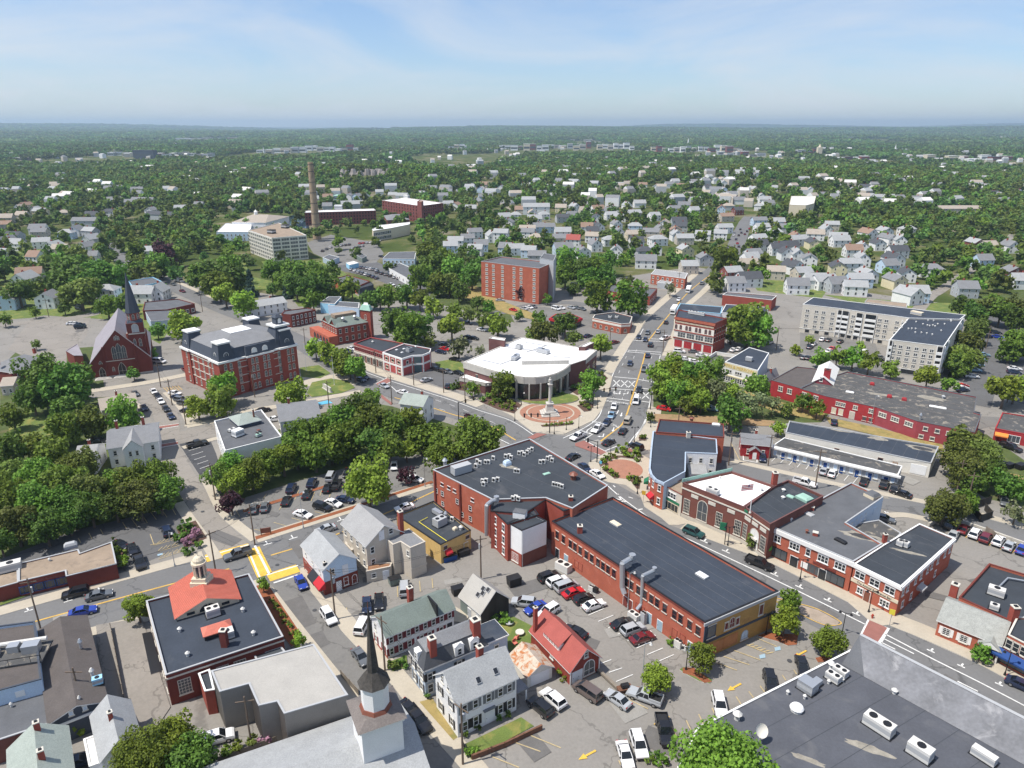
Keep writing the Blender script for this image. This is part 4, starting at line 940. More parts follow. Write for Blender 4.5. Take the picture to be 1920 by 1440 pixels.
q2=Flat('brick_annex','red brick stair wing with tall white windows beside the metal flue',BL,[(845,1065),(1040,1000),(1110,1095),(935,1150)],8.8,'brick_red','roof_black',.2,'black_metal')
q2.win(3,6.2,2,1.0,1.7,'dh',sill='white_paint');q2.win(3,3.4,2,1.0,1.7,'dh',sill='white_paint');q2.win(3,.8,2,1.0,1.6,'dh',sill='white_paint')
w=Flat('lift_tower','blank white clad box on a brick base behind the corner block',BL,[(935,1140),(1065,1088),(1155,1130),(1015,1185)],8.6,'white','roof_black',.15,'black_metal',mk='the blank white box')
w.band(3,0,3.0,.06,'brick_red','brick_base');w.band(2,0,3.0,.06,'brick_brown','brick_base');w.win(3,.5,1,1.9,2.0,'grid',us=[.45]);w.band(2,0,8.3,.1,'white_paint','downpipe',.97,.985)
a=W(1005,1110,8.5);o=root('roof_box',a[0],a[1],8.45,R(-18));MB().box(-1.3,1.3,-.9,.9,0,1.5,'white').build('casing',o);MB().box(-1.35,1.35,-.95,.95,1.5,1.58,'roof_grey').build('lid',o);thing(o,'small white stair head on the blank white box','roof box')
for x,y in((765,795),(780,805),(757,822),(812,800),(828,800),(855,778),(925,768),(945,765),(955,775),(1000,750),(1018,748),(1028,758),(1055,735),(1072,728),(1045,745),(1120,800),(1138,798),(1160,780),(1175,775),(1185,790),(980,850),(995,852),(795,908),(815,905),(858,902),(880,898),(800,925),(1195,925),(1210,928),(1225,932),(1240,938),(965,1005),(982,1000),(995,1008)):
 condenser(x,y+8,9.25,-.35,s=1.0)
hvac(675,858,9.25,4.6,2.0,2.0,10,-3,'unit_grey','large grey sloped air handler on the corner block',0);hatch(933,815,9.25,1.6,1.4,1.2,10,-3,'siding_lightblue','siding_lightblue','pale blue box on the corner block roof')
vent(583,820,9.25,.7,2.0,'galv','domed steel fan at the corner block edge');hatch(1155,865,9.25,1.8,.9,.2,10,-3,'copper_green','copper_green','flat green hatch on the corner block');vent(1305,895,9.25,1.1,1.8,'copper_brown','wide rusty ventilator on the corner block')
K(640,900,4.571);duct([(1245,470,2.2),(1245,215,10.2),(1290,180,10.4),(1330,165,10.4)],.45,'galvanised kitchen flue up the back of the corner block')
C1.chim(*[p-c for p,c in zip(W(1966,169,9.4),C1.c)],9.0,10.2,.9)
# ---- yellow single storey building
b=Flat('yellow_building','low yellow stucco building with black roof and a yellow roof line',BL,[(475,305),(790,180),(1110,430),(850,555)],4.6,'stucco_yellow','roof_black',.25,'black_metal',mk='the yellow stucco building')
b.door(2,.18,1.0,2.1,'stucco_yellow',.1);b.win(2,3.0,1,1.0,.8,'plain',us=[.12],frame='brick_dark');b.win(2,3.0,1,.9,.8,'plain',us=[.85],frame='brick_dark');b.awning(2,.78,1.5,3.0,'awning_red',.9,.8);b.band(0,0,4.4,.05,'brick_red','brick_front')
p0,p1,p2=[Vector((*W(*p,4.6),0))for p in((740,320),(665,360),(905,525))];o=root('gas_pipe',p1.x,p1.y,4.38)
for e in(p0,p2):MB().bar((0,0,.25),e-p1+Vector((0,0,.25)),.07,'sign_yellow',6).build('pipe_run',o)
thing(o,'bent yellow gas pipe on the yellow building roof','pipe')
hvac(845,385,4.35,2.6,1.9,1.8,10,-5,'unit_grey','grey cube air unit on the yellow building');hvac(825,295,4.35,2.8,1.0,1.0,10,6,'galv','long steel hood on the yellow building',0);vent(895,330,4.35,.5,1.8,'galv','steel exhaust stack on the yellow building');condenser(950,350,4.35,-.4,'small white condenser on the yellow building');vent(1025,425,4.35,.5,1.0,'unit_white','round white fan on the yellow building');hatch(975,425,4.35,1.0,.8,.6,10,-5,'cream','cream','cream box on the yellow building')
# ---- tan three storey house and its stair tower
K(480,940,6)
b=Gable('tan_house','tan three storey clapboard house with grey gable roof','house',(1240,490),(970,240),(1640,330),7.6,3.0,'siding_tan','shingle_grey',mk='the tan clapboard house')
b.win('ab',5.2,4,.9,1.4);b.win('ab',2.0,4,.9,1.4);b.win('ac',5.2,1,.9,1.5,us=[.15]);b.win('ac',2.4,1,.9,1.5,us=[.15]);b.win('ac',8.0,1,1.0,1.3,us=[.68]);b.door('ac',.42,1.0,2.0,'door_white',7.4);b.door('ac',.6,.9,2.0,'door_white',5.0);b.ch(.02,.98,1.5,.9)
e=Flat('stair_tower','tan flat roofed stair tower behind the tan house','stair tower',[(1465,425),(1720,310),(1905,455),(1735,525),(1625,455),(1540,490)],7.2,'siding_tan','shingle_mid',.1,'siding_tan');e.win(3,5.0,1,.8,1.2,us=[.25]);e.band(2,2.0,2.4,.1,'siding_tan','trim')
d=Flat('shed','tan lean-to with wooden deck under the stairs','shed',[(1240,790),(1510,735),(1530,690),(1250,700)],2.7,'siding_tan','wood_deck',.08,'siding_tan');d.win(0,.9,1,.9,1.1,us=[.3]);d.door(0,.8,1.1,2.0,'door_white')
d2=Flat('shed','small tan flat roofed porch between the two houses','shed',[(1000,470),(1070,440),(1145,525),(1075,550)],3.4,'siding_tan','roof_grey',.1,'siding_tan')
# ---- white over brick corner house with red awning
b=Gable('corner_house','corner house with white upper storey, brick base and red awning','house',(750,770),(515,485),(1145,655),5.9,2.3,'siding_white','shingle_light',mk='the red awning corner house',over=.3,wm={'ac':'siding_lightblue'})
b.band('ab',0,3.0,.06,'brick_red','brick_base');b.band('ac',0,3.0,.06,'brick_dark','brick_base');b.win('ab',4.2,3,.7,.8);b.win('ab',.6,4,1.0,1.8,glass='brick_dark',frame='brick_dark');b.win('ac',4.1,1,.8,1.2,us=[.28]);b.door('ac',.65,1.0,2.0,'door_white',3.2)
b.door('ac',.42,1.1,2.2);b.win('ac',.7,1,1.0,1.8,us=[.64]);b.win('ac',.4,1,1.1,2.0,'arch',us=[.9],glass='door_white');b.awning('ab',.93,3.0,3.4,'awning_red',1.4,1.1);b.awning('ab',.66,3.4,3.3,'shutter_black',1.4,1.2);b.ch(.05,.1,-.6,.5,'black_metal')
# ---- green roofed row house with red shutters
K(640,1125,4.571)
b=Gable('row_house','long white row house with green roof and dark red shutters','house',(385,305),(960,65),(290,130),4.9,2.0,'siding_white','shingle_green',mk='the green roofed row house')
b.win('ab',3.0,8,.8,1.3,shut='shutter_red');b.win('ab',.6,7,.8,1.4,shut='shutter_red',us=[.06,.19,.32,.5,.62,.8]);b.door('ab',.93,1.0,2.1,'ink');b.win('ac',3.1,2,.8,1.3);b.win('ac',.6,2,.8,1.4,shut='shutter_red');b.ch(.55,.85,1.6,.9);b.band('ac',0,.5,.06,'brick_red','plinth')
x0,y0=b.xy(.74,.5);MB().box(x0-.15,x0+.15,-.3,b.D/2,4.4,5.0+2.05,'black_metal').build('party_wall',b.o)
# ---- weathered barn
K(640,900,4.571)
b=Gable('barn','weathered barn with patched grey metal roof and black gable','barn',(1195,1130),(1020,985),(1450,1020),3.4,3.1,'white_warm','roof_metal',mk='the weathered barn',wm={'ac':'wood_dark'});b.door('ab',.45,.9,2.0,'siding_grey');b.win('ab',1.4,1,.8,1.0,us=[.85],glass='siding_grey');b.band('ab',0,3.2,.05,'shingle_green','green_panel',.0,.36)
for k,(u,v)in enumerate(((.3,.3),(.42,.22),(.38,.38),(.2,.42))):b.skylight(u,v,.9,.9,'black_metal')
# ---- blue mansard house
K(640,1125,4.571)
A,B,C=[Vector(W(*p,5.6))for p in((712,600),(1435,300),(545,455))]
ux=(B-A);l=ux.length;ux.normalize();uy=Vector((-ux.y,ux.x));dd=(C-A).dot(uy)
o=root('mansard_house',A.x,A.y,0,math.atan2(ux.y,ux.x));thing(o,'pale blue house with dark mansard roof and brick chimneys','house',fixed=True);mark('the blue mansard house',A.x+6,A.y+5)
lm=l*.72;s=Bld();s.o=o;s.edges={0:((0,0),(lm,0)),1:((lm,0),(lm,dd)),2:((lm,dd),(0,dd)),3:((0,dd),(0,0)),4:((lm,.4),(l,.4))};s.outward=lambda e,n:(Vector(s.edges[e][0])+Vector(s.edges[e][1])-Vector((lm,dd))).dot(n)>0
MB().box(0,lm,0,dd,0,5.6,'siding_blue').build('wall',o)
q=[(-.3,-.3),(lm+.3,-.3),(lm+.3,dd+.3),(-.3,dd+.3)];qi=inset(q,1.2);m_=MB();m_.frustum(q,qi,5.6,8.0,'shingle_dark',top=False);m_.build('mansard',o);m_=MB();m_.prism(q,5.35,5.62,'white_paint');m_.build('cornice',o)
t=MB();(x0,y0),_,(x1,y1),_=qi;ym=(y0+y1)/2;zt=9.2
for f in([(x0-.1,y0-.1,8),(x1+.1,y0-.1,8),(x1-1,ym,zt),(x0+1,ym,zt)],[(x1+.1,y1+.1,8),(x0-.1,y1+.1,8),(x0+1,ym,zt),(x1-1,ym,zt)],[(x0-.1,y1+.1,8),(x0-.1,y0-.1,8),(x0+1,ym,zt)],[(x1+.1,y0-.1,8),(x1+.1,y1+.1,8),(x1-1,ym,zt)]):t.face(f,'shingle_mid')
t.build('roof',o);s.win(0,3.2,4,.9,1.4,shut='shutter_black',us=[.08,.55]);s.win(0,.8,1,1.0,1.7,us=[.08]);s.win(3,3.2,3,.9,1.4,shut='shutter_black',us=[.2,.55,.8]);s.win(3,.7,2,.9,1.5,shut='shutter_black')
for x,e in((lm*.55,0),(lm*.8,0)):m_=MB();m_.box(x-.8,x+.8,-.2,1.2,5.7,7.6,'white');m_.face([(x-.95,-.3,7.6),(x+.95,-.3,7.6),(x,-.3,8.3)],'white');d_=m_.build('dormer',o);wm_,pm_,_c=win_mesh(.8,1.3,'dh','white_paint','glass_dark',None,None);put('window',wm_,d_,(x,-.2,5.9),math.pi);put('pane',pm_,d_,(x,-.2,5.9),math.pi)
m_=MB();m_.box(-.2,1.1,dd*.4,dd*.4+1.3,5.7,7.5,'white');d_=m_.build('dormer',o);put('window',wm_,d_,(-.2,dd*.4+.65,5.9),math.pi/2);put('pane',pm_,d_,(-.2,dd*.4+.65,5.9),math.pi/2)
s.chim(lm*.17,.9,5.6,10.2,1.1);s.chim(lm*.87,1.0,5.6,10.4,1.3)
q=MB();q.box(lm,l,.4,dd-.3,0,5.2,'siding_blue');q.box(lm-.02,l+.2,.2,dd-.1,5.2,5.45,'white_paint',True);q.box(lm,l+.1,.3,dd-.2,5.45,5.5,'roof_navy');q.build('rear_wing',o);s.win(4,3.0,1,.9,1.3,us=[.5])
# ---- big white house
b=Gable('white_house','white colonial house with grey roof, skylights and black shutters','house',(990,890),(1500,655),(785,645),6.5,3.1,'white','shingle_light',mk='the white colonial house',over=.3)
b.win('ab',4.2,4,.9,1.5,shut='shutter_grey',us=[.12,.3,.52,.72,.88]);b.win('ab',.9,4,.9,1.7,shut='shutter_black',us=[.12,.3,.72,.88]);b.door('ab',.52,1.2,2.3,'door_white',.2);b.band('ab',2.9,3.05,.5,'shutter_grey','door_hood',.42,.62)
b.win('ac',4.2,2,.9,1.5,shut='shutter_black');b.win('ac',.9,2,.9,1.6,shut='shutter_black');b.win('ac',6.9,2,.8,1.3,us=[.36,.64]);b.skylight(.42,.18);b.skylight(.72,.2);b.ch(.62,.62,1.1,.9)
x0,y0=b.xy(1.0,.2);sg=-1 if b.flip else 1;q=MB();q.box(min(x0,x0+sg*2.4),max(x0,x0+sg*2.4),.3,6,2.7,2.95,'shingle_mid',True);q.build('porch_roof',b.o)
for yy in(.6,3,5.6):MB().box(x0+sg*2.2-.1,x0+sg*2.2+.1,yy-.1,yy+.1,0,2.7,'white').build('porch_post',b.o)
# ---- rusty garage and red barn
b=Gable('garage','small garage with rusty corrugated roof and white door','garage',(1595,650),(1450,470),(1805,560),2.5,1.5,'white_warm','roof_rust',mk='the rusty roofed garage');b.win('ac',.1,1,3.6,2.1,'plain',us=[.5],glass='door_white',sill=None,name='garage_door')
K(1020,1125,4.571)
b=Gable('red_barn','dark red barn shop with bright red roof and white arched front','barn',(225,600),(-110,255),(470,475),3.1,3.0,'barn_red','roof_red',mk='the red roofed barn')
b.door('ac',.15,.9,2.1,'door_white',.1);b.door('ac',.33,.9,2.1,'door_white',.1);b.win('ac',.5,1,2.3,2.9,'arch',us=[.64],glass='glass_mid');b.win('ac',4.2,1,.8,1.1,us=[.52]);b.win('ab',1.6,1,.9,.8,us=[.55]);b.band('ac',0,3.0,.1,'white_paint','corner_board',.0,.03);b.band('ac',0,3.0,.1,'white_paint','corner_board',.97,1.0);b.ch(.93,.05,2.0,.6)
x0,y0=b.xy(.55,0);lw=b.L*.4;q=MB();q.box(x0-lw/2,x0+lw/2,.6,b.D/2,3.4,4.7,'white');q.face([(x0-lw/2-.2,.3,4.65),(x0+lw/2+.2,.3,4.65),(x0+lw/2+.2,b.D/2,6.3),(x0-lw/2-.2,b.D/2,6.3)],'roof_red');sh=q.build('shed_dormer',b.o)
for k in(-.32,0,.32):wm_,pm_,_c=win_mesh(1.4,.7,'pair','white_paint','brick_dark',None,None);put('window',wm_,sh,(x0+k*lw,.6,3.7),math.pi);put('pane',pm_,sh,(x0+k*lw,.6,3.7),math.pi)
# ---- big flat roof in the near corner
K(0,0,1)
b=Flat('supermarket','large flat grey roofed building with sloped white parapet in the near corner',BL,[(1308,1364),(1606,1213),(1960,1398),(2250,1560),(1500,1800),(1210,1560)],6.2,'brick_red','roof_felt',.12,'white_paint',mk='the large grey flat roof')
A,B=Vector(W(1606,1213,6.2)),Vector(W(1922,1379,6.2));d=(B-A).normalized();n=Vector((d.y,-d.x));n=n if n.y<0 else-n
# mansard screen along the street
q=MB();A2,B2=A+d*.3,B+d*20;c=Vector(b.c)
P=lambda v,z:(v.x-c.x,v.y-c.y,z)
q.face([P(A2+n*.6,9.0),P(B2+n*.6,9.0),P(B2+n*5.6,6.15),P(A2+n*5.6+d*3.5,6.15)],'membrane');q.face([P(A2+n*.6,9.0),P(A2+d*3.5+n*5.6,6.15),P(A2+n*5.6,6.15)],'roof_grey')
q.face([P(B2,6.0),P(A2,6.0),P(A2,9.05),P(B2,9.05)],'brick_dark');q.face([P(A2,9.05),P(A2+n*.6,9.05),P(B2+n*.6,9.05),P(B2,9.05)],'unit_grey');q.face([P(A2+n*5.6,6.1),P(A2,6.1),P(A2,9.0),P(A2+n*.6,9.0)],'copper_brown');q.build('sloped_parapet',b.o)
b.seams(0,8,'roof_black')
K(1280,960,3)
for(x,y,L_,w_,h_,m_,lk,f)in((885,915,2.1,1.2,1.2,'unit_white','farther white twin air unit by the sloped parapet',2),(845,945,2.1,1.2,1.2,'unit_white','nearer white twin air unit by the sloped parapet',2),(700,1000,2.4,1.9,1.7,'galv','blue grey steel air handler on the near roof',0),(757,968,1.1,.9,.9,'galv','small blue grey box beside the steel air handler',0),(1100,1220,3.9,1.7,1.7,'unit_white','long pale double air handler in the near roof centre',2),(1330,1370,2.9,1.7,1.8,'unit_white','pale air handler with black fan near the frame edge',1),(1690,1390,2.9,1.1,1.3,'unit_white','pale air handler near the parapet end',0)):
 hvac(x,y,6.08,L_,w_,h_,14,9,m_,lk,f)
pond(b,1050,1330,3.0,.7,6,False);pond(b,700,1390,2.4,.5,7,False)
for x,y in((590,1025),(685,1050),(820,965),(897,955)):vent(x,y,6.08,.3,.8,look='small white vent pipe on the near flat roof')
vent(835,880,6.08,.6,1.3,'unit_white','domed white fan beside the twin air units');vent(305,1165,6.08,.7,1.4,'unit_white','domed white fan near the roof edge over the big tree');vent(1190,1020,6.08,.5,.9,'unit_white','mushroom shaped white vent near the sloped parapet')
a=W(640,1115,6.08);o=root('roof_dome',a[0],a[1],6.08);MB().ngon(0,0,.85,0,.5,'unit_white',14).build('kerb',o);q=MB();q.ngon(0,0,1.0,.5,.8,'white',14,.8);q.ngon(0,0,.8,.8,1.0,'white',14,.3);q.build('dome',o);thing(o,'round white dome fan on the near flat roof','fan')
a=W(430,1290,6.08);o=root('satellite_dish',a[0],a[1],6.08);MB().bar((0,0,0),(0,0,1.6),.09,'unit_grey').build('mast',o);q=MB()
for i in range(4):
 r0,r1=.95*i/4,.95*(i+1)/4
 for k in range(16):
  t0,t1=k*math.pi/8,(k+1)*math.pi/8;q.face([(r*math.cos(t),r*math.sin(t),.35*r*r)for r,t in((r0,t0),(r1,t0),(r1,t1),(r0,t1))],'white_warm')
ds=q.build('dish',o,(0,0,1.9));ds.rotation_euler=(R(55),0,R(20));thing(o,'white satellite dish at the big tree','satellite dish')
# ---- brick bank with arched windows
K(0,0,1)
b=Flat('bank','brick bank with tall arched windows and bright white roof',BL,[(1280,905),(1372,884),(1452,911),(1398,952)],8.6,'brick_brown','roof_white',.5,'brick_plum',mk='the arched window brick bank')
b2=Flat('bank_wing','brick bank wing with black roof, arched doorway and flagpole',BL,[(1394,949),(1452,911),(1478,900),(1544,930),(1444,983)],8.6,'brick_brown','roof_black',.5,'brick_plum',mk='the black roofed bank wing')
b.win(3,1.4,1,1.6,3.6,'grid',us=[.9,.37,.08],frame='stone_trim',glass='glass_dark');b.win(3,1.2,1,2.6,5.0,'arch',us=[.64],frame='stone_trim',glass='glass_mid')
b2.win(4,1.4,1,1.6,3.6,'grid',us=[.86,.16],frame='stone_trim',glass='glass_dark');b2.win(4,.2,1,2.7,5.2,'arch',us=[.47],frame='stone_trim',glass='white_paint');b2.door(4,.47,1.6,2.6,'glass_dark',.2,'stone_trim');b2.band(4,2.9,3.3,.4,'stone_trim','portal_hood',.36,.58)
for q,e in((b,3),(b2,4)):
 q.band(e,7.2,7.5,.12,'stone_trim','stone_course');q.band(e,0,.9,.1,'concrete','plinth')
 for u in(.2,.5,.78):q.sign(e,u,6.0,1.8,.8,'stone_trim',name='stone_panel')
b2.sign(4,.97,7.6,2.6,.6,'sign_green');b.chim(*[p-c for p,c in zip(W(1451,908,8.6),b.c)],6,11.5,1.1)
b.band(0,8.6,9.5,.15,'copper_green','green_parapet');b2.seams(4,5)
hvac(1336,926,8.1,2.8,1.2,1.4,10,4,'unit_white','white air unit on the white bank roof');vent(1350,897,8.1,.3,.6,look='tiny vent on the white bank roof');vent(1428,920,8.1,.4,.6,'unit_grey','tiny grey vent on the white bank roof')
vent(1469,921,8.1,.5,.7,look='farther white dome vent on the bank wing');vent(1468,935,8.1,.5,.7,look='nearer white dome vent on the bank wing');hatch(1482,932,8.1,1.6,1.0,.4,10,4,'copper_green','copper_green','small green hatch on the bank wing');hatch(1508,936,8.1,3.0,2.4,.9,10,5,'copper_green','copper_green','green copper skylight on the bank wing')
def flagpole(x,y,z,h,look,flag=True):
 a=W(x,y,z);o=root('flagpole',a[0],a[1],z);MB().bar((0,0,0),(0,0,h),.1,'white_paint',6,.05).build('pole',o);MB().ngon(0,0,.25,0,.25,'stone_trim',8).build('base',o);MB().ngon(0,0,.1,h,h+.18,'gold',8,.03).build('finial',o)
 if flag:
  q=MB()
  for i in range(7):z0=h-1.5+i*.19;q.face([(-2.4,.1*math.sin(2),z0-.35),(-.05,0,z0),(-.05,0,z0+.19),(-2.4,.1*math.sin(2),z0-.16)],'flag_red' if i%2==0 else 'white_paint')
  q.face([(-1.0,.03,h-.9),(-.05,.02,h-.76),(-.05,.02,h-.17),(-1.0,.03,h-.31)],'flag_blue');q.build('flag',o)
 thing(o,look,'flagpole')
flagpole(1406,962,8.6,7.0,'white flagpole with flag on the brick bank')
# ---- brick shops with white cornice
b=Flat('shop_row','two storey red brick shop row with white cornice and three part windows',BL,[(1446,987),(1549,930),(1596,905),(1656,932),(1586,980),(1654,1020),(1600,1053)],6.9,'brick_orange','roof_grey',.35,'unit_grey',mk='the white corniced brick shops')
b.seams(6,4);b.band(6,5.9,6.8,.3,'white_paint','cornice');b.win(6,3.9,1,2.2,1.6,'trip',us=[.92,.68,.33,.13],sill='white_paint');b.win(6,3.9,1,1.0,1.6,'dh',us=[.51],sill='white_paint');b.win(6,.4,1,4.0,2.3,'store',us=[.87,.17],frame='black_metal',glass='glass_mid',sill=None);b.win(6,.4,1,3.0,2.2,'store',us=[.43],frame='copper_brown',glass='glass_mid',sill=None);b.door(6,.66,1.6,2.3,'glass_dark',.1);b.door(6,.31,1.4,2.3,'glass_dark',.1);b.sign(6,.53,.9,1.4,1.3,'white_paint',name='notice_panel');b.sign(6,.3,2.95,4.6,.45,'brick_dark');b.awning(6,.985,1.3,2.9,'awning_green',1.2,.7)
b.band(3,0,6.8,.06,'siding_lightblue','blue_cladding');b.win(3,4.2,5,.8,1.4,'plain',u0=.4,glass='glass_mid');b.chim(*[p-c for p,c in zip(W(1658,1014,6.9),b.c)],6.5,8.4,.7);b.sign(3,.2,4.0,1.6,1.6,'siding_lightblue')
b3=Flat('corner_shop','two storey red brick corner shop with white cornice and cream sign',BL,[(1602,1057),(1656,1022),(1724,982),(1790,1010),(1690,1100)],6.6,'brick_orange','roof_black',.2,'white_paint',mk='the cream signed corner shop')
b3.seams(4,4);b3.band([4,3],5.9,6.5,.25,'white_paint','cornice');b3.win(4,4.0,1,1.9,1.5,'pair',us=[.2,.52,.84],sill='white_paint');b3.win(4,1.0,1,1.8,1.3,'trip',us=[.25],sill='white_paint');b3.win(4,1.0,1,1.2,1.3,'pair',us=[.78],sill='white_paint');b3.door(4,.62,1.1,2.2,'copper_brown',.1);b3.sign(4,.5,2.85,9.0,.7,'cream','The Annual Reference Bar','ink',.62)
b3.win(3,4.0,1,.9,1.5,us=[.06,.16,.3,.42,.5,.62,.72,.86,.94],sill='white_paint');b3.win(3,1.0,1,.9,1.3,us=[.3,.55,.75,.9],sill='white_paint');b3.awning(3,.62,2.2,2.8,'unit_grey',1.2,.4)
hvac(1687,1023,6.4,1.2,1.0,1.2,10,4,'unit_white','white air unit, one of two on the corner shop roof',1);hvac(1697,1025,6.4,1.2,1.0,1.2,10,4,'unit_white','white air unit beside its twin on the corner shop roof',1)
K(1320,820,4.571)
hatch(1440,510,6.55,2.6,2.6,1.2,10,5,'cream','roof_grey','pyramid skylight at the far end of the shop row');hatch(900,660,6.55,2.0,1.4,.3,10,5,'unit_grey','unit_grey','flat grey hatch on the shop row roof');hatch(1170,895,6.55,2.4,.9,.6,10,5,'black_metal','black_metal','long black box on the shop row roof')
for x,y,lk in((922,620,'brick chimney stub with pale cap by the flat hatch'),(952,840,'brick chimney stub with white cap behind the shop cornice')):
 a=W(x,y,6.55);o=root('chimney_stub',a[0],a[1],6.55,-.5);MB().box(-.5,.5,-.4,.4,0,.7,'brick_red').build('shaft',o);MB().box(-.55,.55,-.45,.45,.7,.82,'stone_trim',True).build('cap',o);thing(o,lk,'chimney')
pond(b,1370,850,4.2,1.5,3);pond(b,1500,500,2.2,.8,4,False);pond(b3,1750,985,3.0,.5,5,False)
vent(740,715,6.55,.5,.8,'unit_white','white fan with dark base on the shop row roof');vent(880,820,6.55,.4,.9,'copper_brown','small rusty vent behind the shop cornice')
# ---- low extension between shops
K(0,0,1)
b=Flat('low_extension','low flat roofed yard extension behind the brick shops',BL,[(1590,985),(1648,975),(1690,1000),(1660,1030)],4.2,'concrete','roof_worn',.15,'unit_grey')
# ---- curved corner building
K(1080,720,6)
curve=[(870,530),(850,700),(838,830),(828,950),(850,1020),(900,1075),(990,1115)]
b=Flat('curved_building','brick corner building with curved front and blue black roof',BL,curve+[(1230,985),(1235,770),(1590,785),(1580,620)],7.2,'brick_orange','roof_navy',.3,'siding_blue',mk='the curved corner building',wm={6:'siding_lightblue',7:'siding_white',8:'siding_white'})
b.seams(10,5);
for e in(1,2,3,4,5):b.win(e,4.6,1,.9,1.5,sill='white_paint');b.win(e,1.2,1,.9,1.6,sill='white_paint')
b.win(0,4.6,3,.9,1.5);b.win(8,4.4,3,.9,1.4);b.win(8,1.2,3,.9,1.4);b.band([0,1,2,3,4,5],6.6,7.1,.2,'siding_blue','cornice');b.awning(2,.5,2.2,3.0,'sign_green',1.2,.8);b.awning(4,.5,2.2,3.0,'awning_red',1.2,.8);b.chim(*[p-c for p,c in zip(W(1262,590,7.2),b.c)],6.8,8.4,1.0,m='stone_trim')
q=Flat('rear_block','red brick block with dark roof behind the curved corner building',BL,[(940,395),(1660,450),(1668,600),(900,540)],7.6,'brick_orange','roof_navy',.3,'brick_dark',mk='the rear brick block');q.win(1,4.6,1,1.0,1.6,us=[.5]);q.win(1,1.2,1,1.0,1.6,us=[.5]);q.win(3,4.6,2,1,1.5)
hatch(1575,465,7.3,2.2,1.2,.6,10,1,look='white roof hatch on the rear brick block');vent(1300,410,7.3,.8,1.0,'copper_brown','brick coloured stack on the rear brick block')
q=Gable('lean_to','grey roofed white lean-to behind the curved building','shed',(1285,1005),(1475,1010),(1260,870),3.6,.7,'siding_white','shingle_grey',over=.2);q.win('ab',1.0,2,.9,1.4)
b=Flat('tan_shop','narrow tan brick shop with worn flat roof and gold lettered front',BL,[(985,1140),(1240,1060),(1270,1130),(1195,1250)],5.6,'siding_beige','roof_tan',.25,'copper_brown',mk='the narrow tan shop');b.win(3,3.4,1,2.6,1.5,'trip',us=[.52],sill='white_paint');b.win(3,.3,1,4.2,2.0,'store4',us=[.5],frame='cream',glass='glass_dark',sill=None);b.sign(3,.5,2.5,4.6,.55,'sign_green',name='shop_sign')
# ---- near right: slate roofed office, black roofed block and blue awning shop
K(1280,960,3)
b=Gable('slate_office','brick office with pale slate roof and white shutters',BL,(1440,605),(1790,745),(1530,480),3.4,2.0,'brick_orange','roof_slate',mk='the white shuttered office',over=.3);b.win('ab',.9,1,1.2,1.5,'grid2',us=[.16,.45],shut='white_paint');b.ch(.02,.9,1.2,1.2)
x0,y0=b.xy(.86,0);q=MB();sg=-1
for k in(-1,1):q.bar((x0+k*1.3,-1.0,0),(x0+k*1.3,-1.0,2.7),.16,'white_paint',8)
q.build('portico_columns',b.o);q=MB();q.face([(x0-1.7,-1.3,2.7),(x0+1.7,-1.3,2.7),(x0,-1.3,3.8)],'white_paint');q.face([(x0-1.8,-1.35,2.65),(x0,-1.35,3.9),(x0,1.8,3.9),(x0-1.8,1.0,2.65)],'roof_slate');q.face([(x0+1.8,1.0,2.65),(x0,1.8,3.9),(x0,-1.35,3.9),(x0+1.8,-1.35,2.65)],'roof_slate');q.build('portico',b.o);b.door('ab',.86,1.4,2.3,'glass_dark')
b=Flat('black_roof_office','flat black roofed brick office with rooftop units behind the slate roof',BL,[(1555,480),(1725,290),(1990,370),(1990,600),(1840,610)],5.2,'brick_orange','roof_black',.5,'brick_dark',mk='the flat black roofed office')
hvac(1760,465,4.75,2.6,1.5,1.5,12,4,'unit_white','white air unit with pipe behind the slate roof',1);hvac(1750,545,4.75,1.4,1.2,1.0,12,4,'unit_white','small white air unit behind the slate roof',1);o=duct([(1770,430,5.2),(1830,370,5.2),(1940,390,5.2),(1990,420,5.2)],.15,'thin white roof pipe behind the slate roof')
b=Flat('awning_shop','brick shop with blue awning at the frame edge',BL,[(1830,690),(1880,590),(2100,600),(2100,830)],6.0,'brick_orange','roof_black',.3,'stone_trim',mk='the blue awning shop')
b.win(3,3.6,3,1.0,1.7,us=[.93,.78,.62],frame='stone_trim');b.awning(3,.82,5.5,3.1,'awning_blue',1.1,.9);b.win(3,.5,1,4.6,1.7,'store',us=[.8],frame='black_metal',glass='glass_mid',sill=None);b.chim(*[p-c for p,c in zip(W(1855,600,5.6),b.c)],4,8.0,1.1)
# ---- post office
K(0,960,3)
b=Flat('post_office','red brick post office with black flat roof and white cupola',BL,[(822,500),(1400,347),(1593,700),(932,918)],5.9,'brick_dark','roof_navy',.35,'unit_grey',mk='the cupola post office')
b.band([2,3],5.0,5.25,.12,'stone_trim','cornice');b.win(2,1.4,1,1.9,2.8,'grid',us=[.87],frame='stone_trim',glass='glass_mid');b.win(2,1.4,2,1.9,2.8,'grid',us=[.4,.55],frame='stone_trim',glass='glass_mid');b.win(3,1.3,5,1.6,2.8,'grid',frame='stone_trim',glass='glass_mid');b.chim(*[p-c for p,c in zip(W(1265,740,6),b.c)],1,8.6,1.0,m='brick_dark')
A,B,C=[Vector(W(*p,5.9))for p in((995,600),(1345,495),(942,437))];x=(B-A).normalized();y=Vector((-x.y,x.x));ll=(B-A).length;dd=(C-A).dot(y)
c=Vector(b.c);q=MB()
def LP(u,v,z):p=A+x*u+y*v-c;return(p.x,p.y,z)
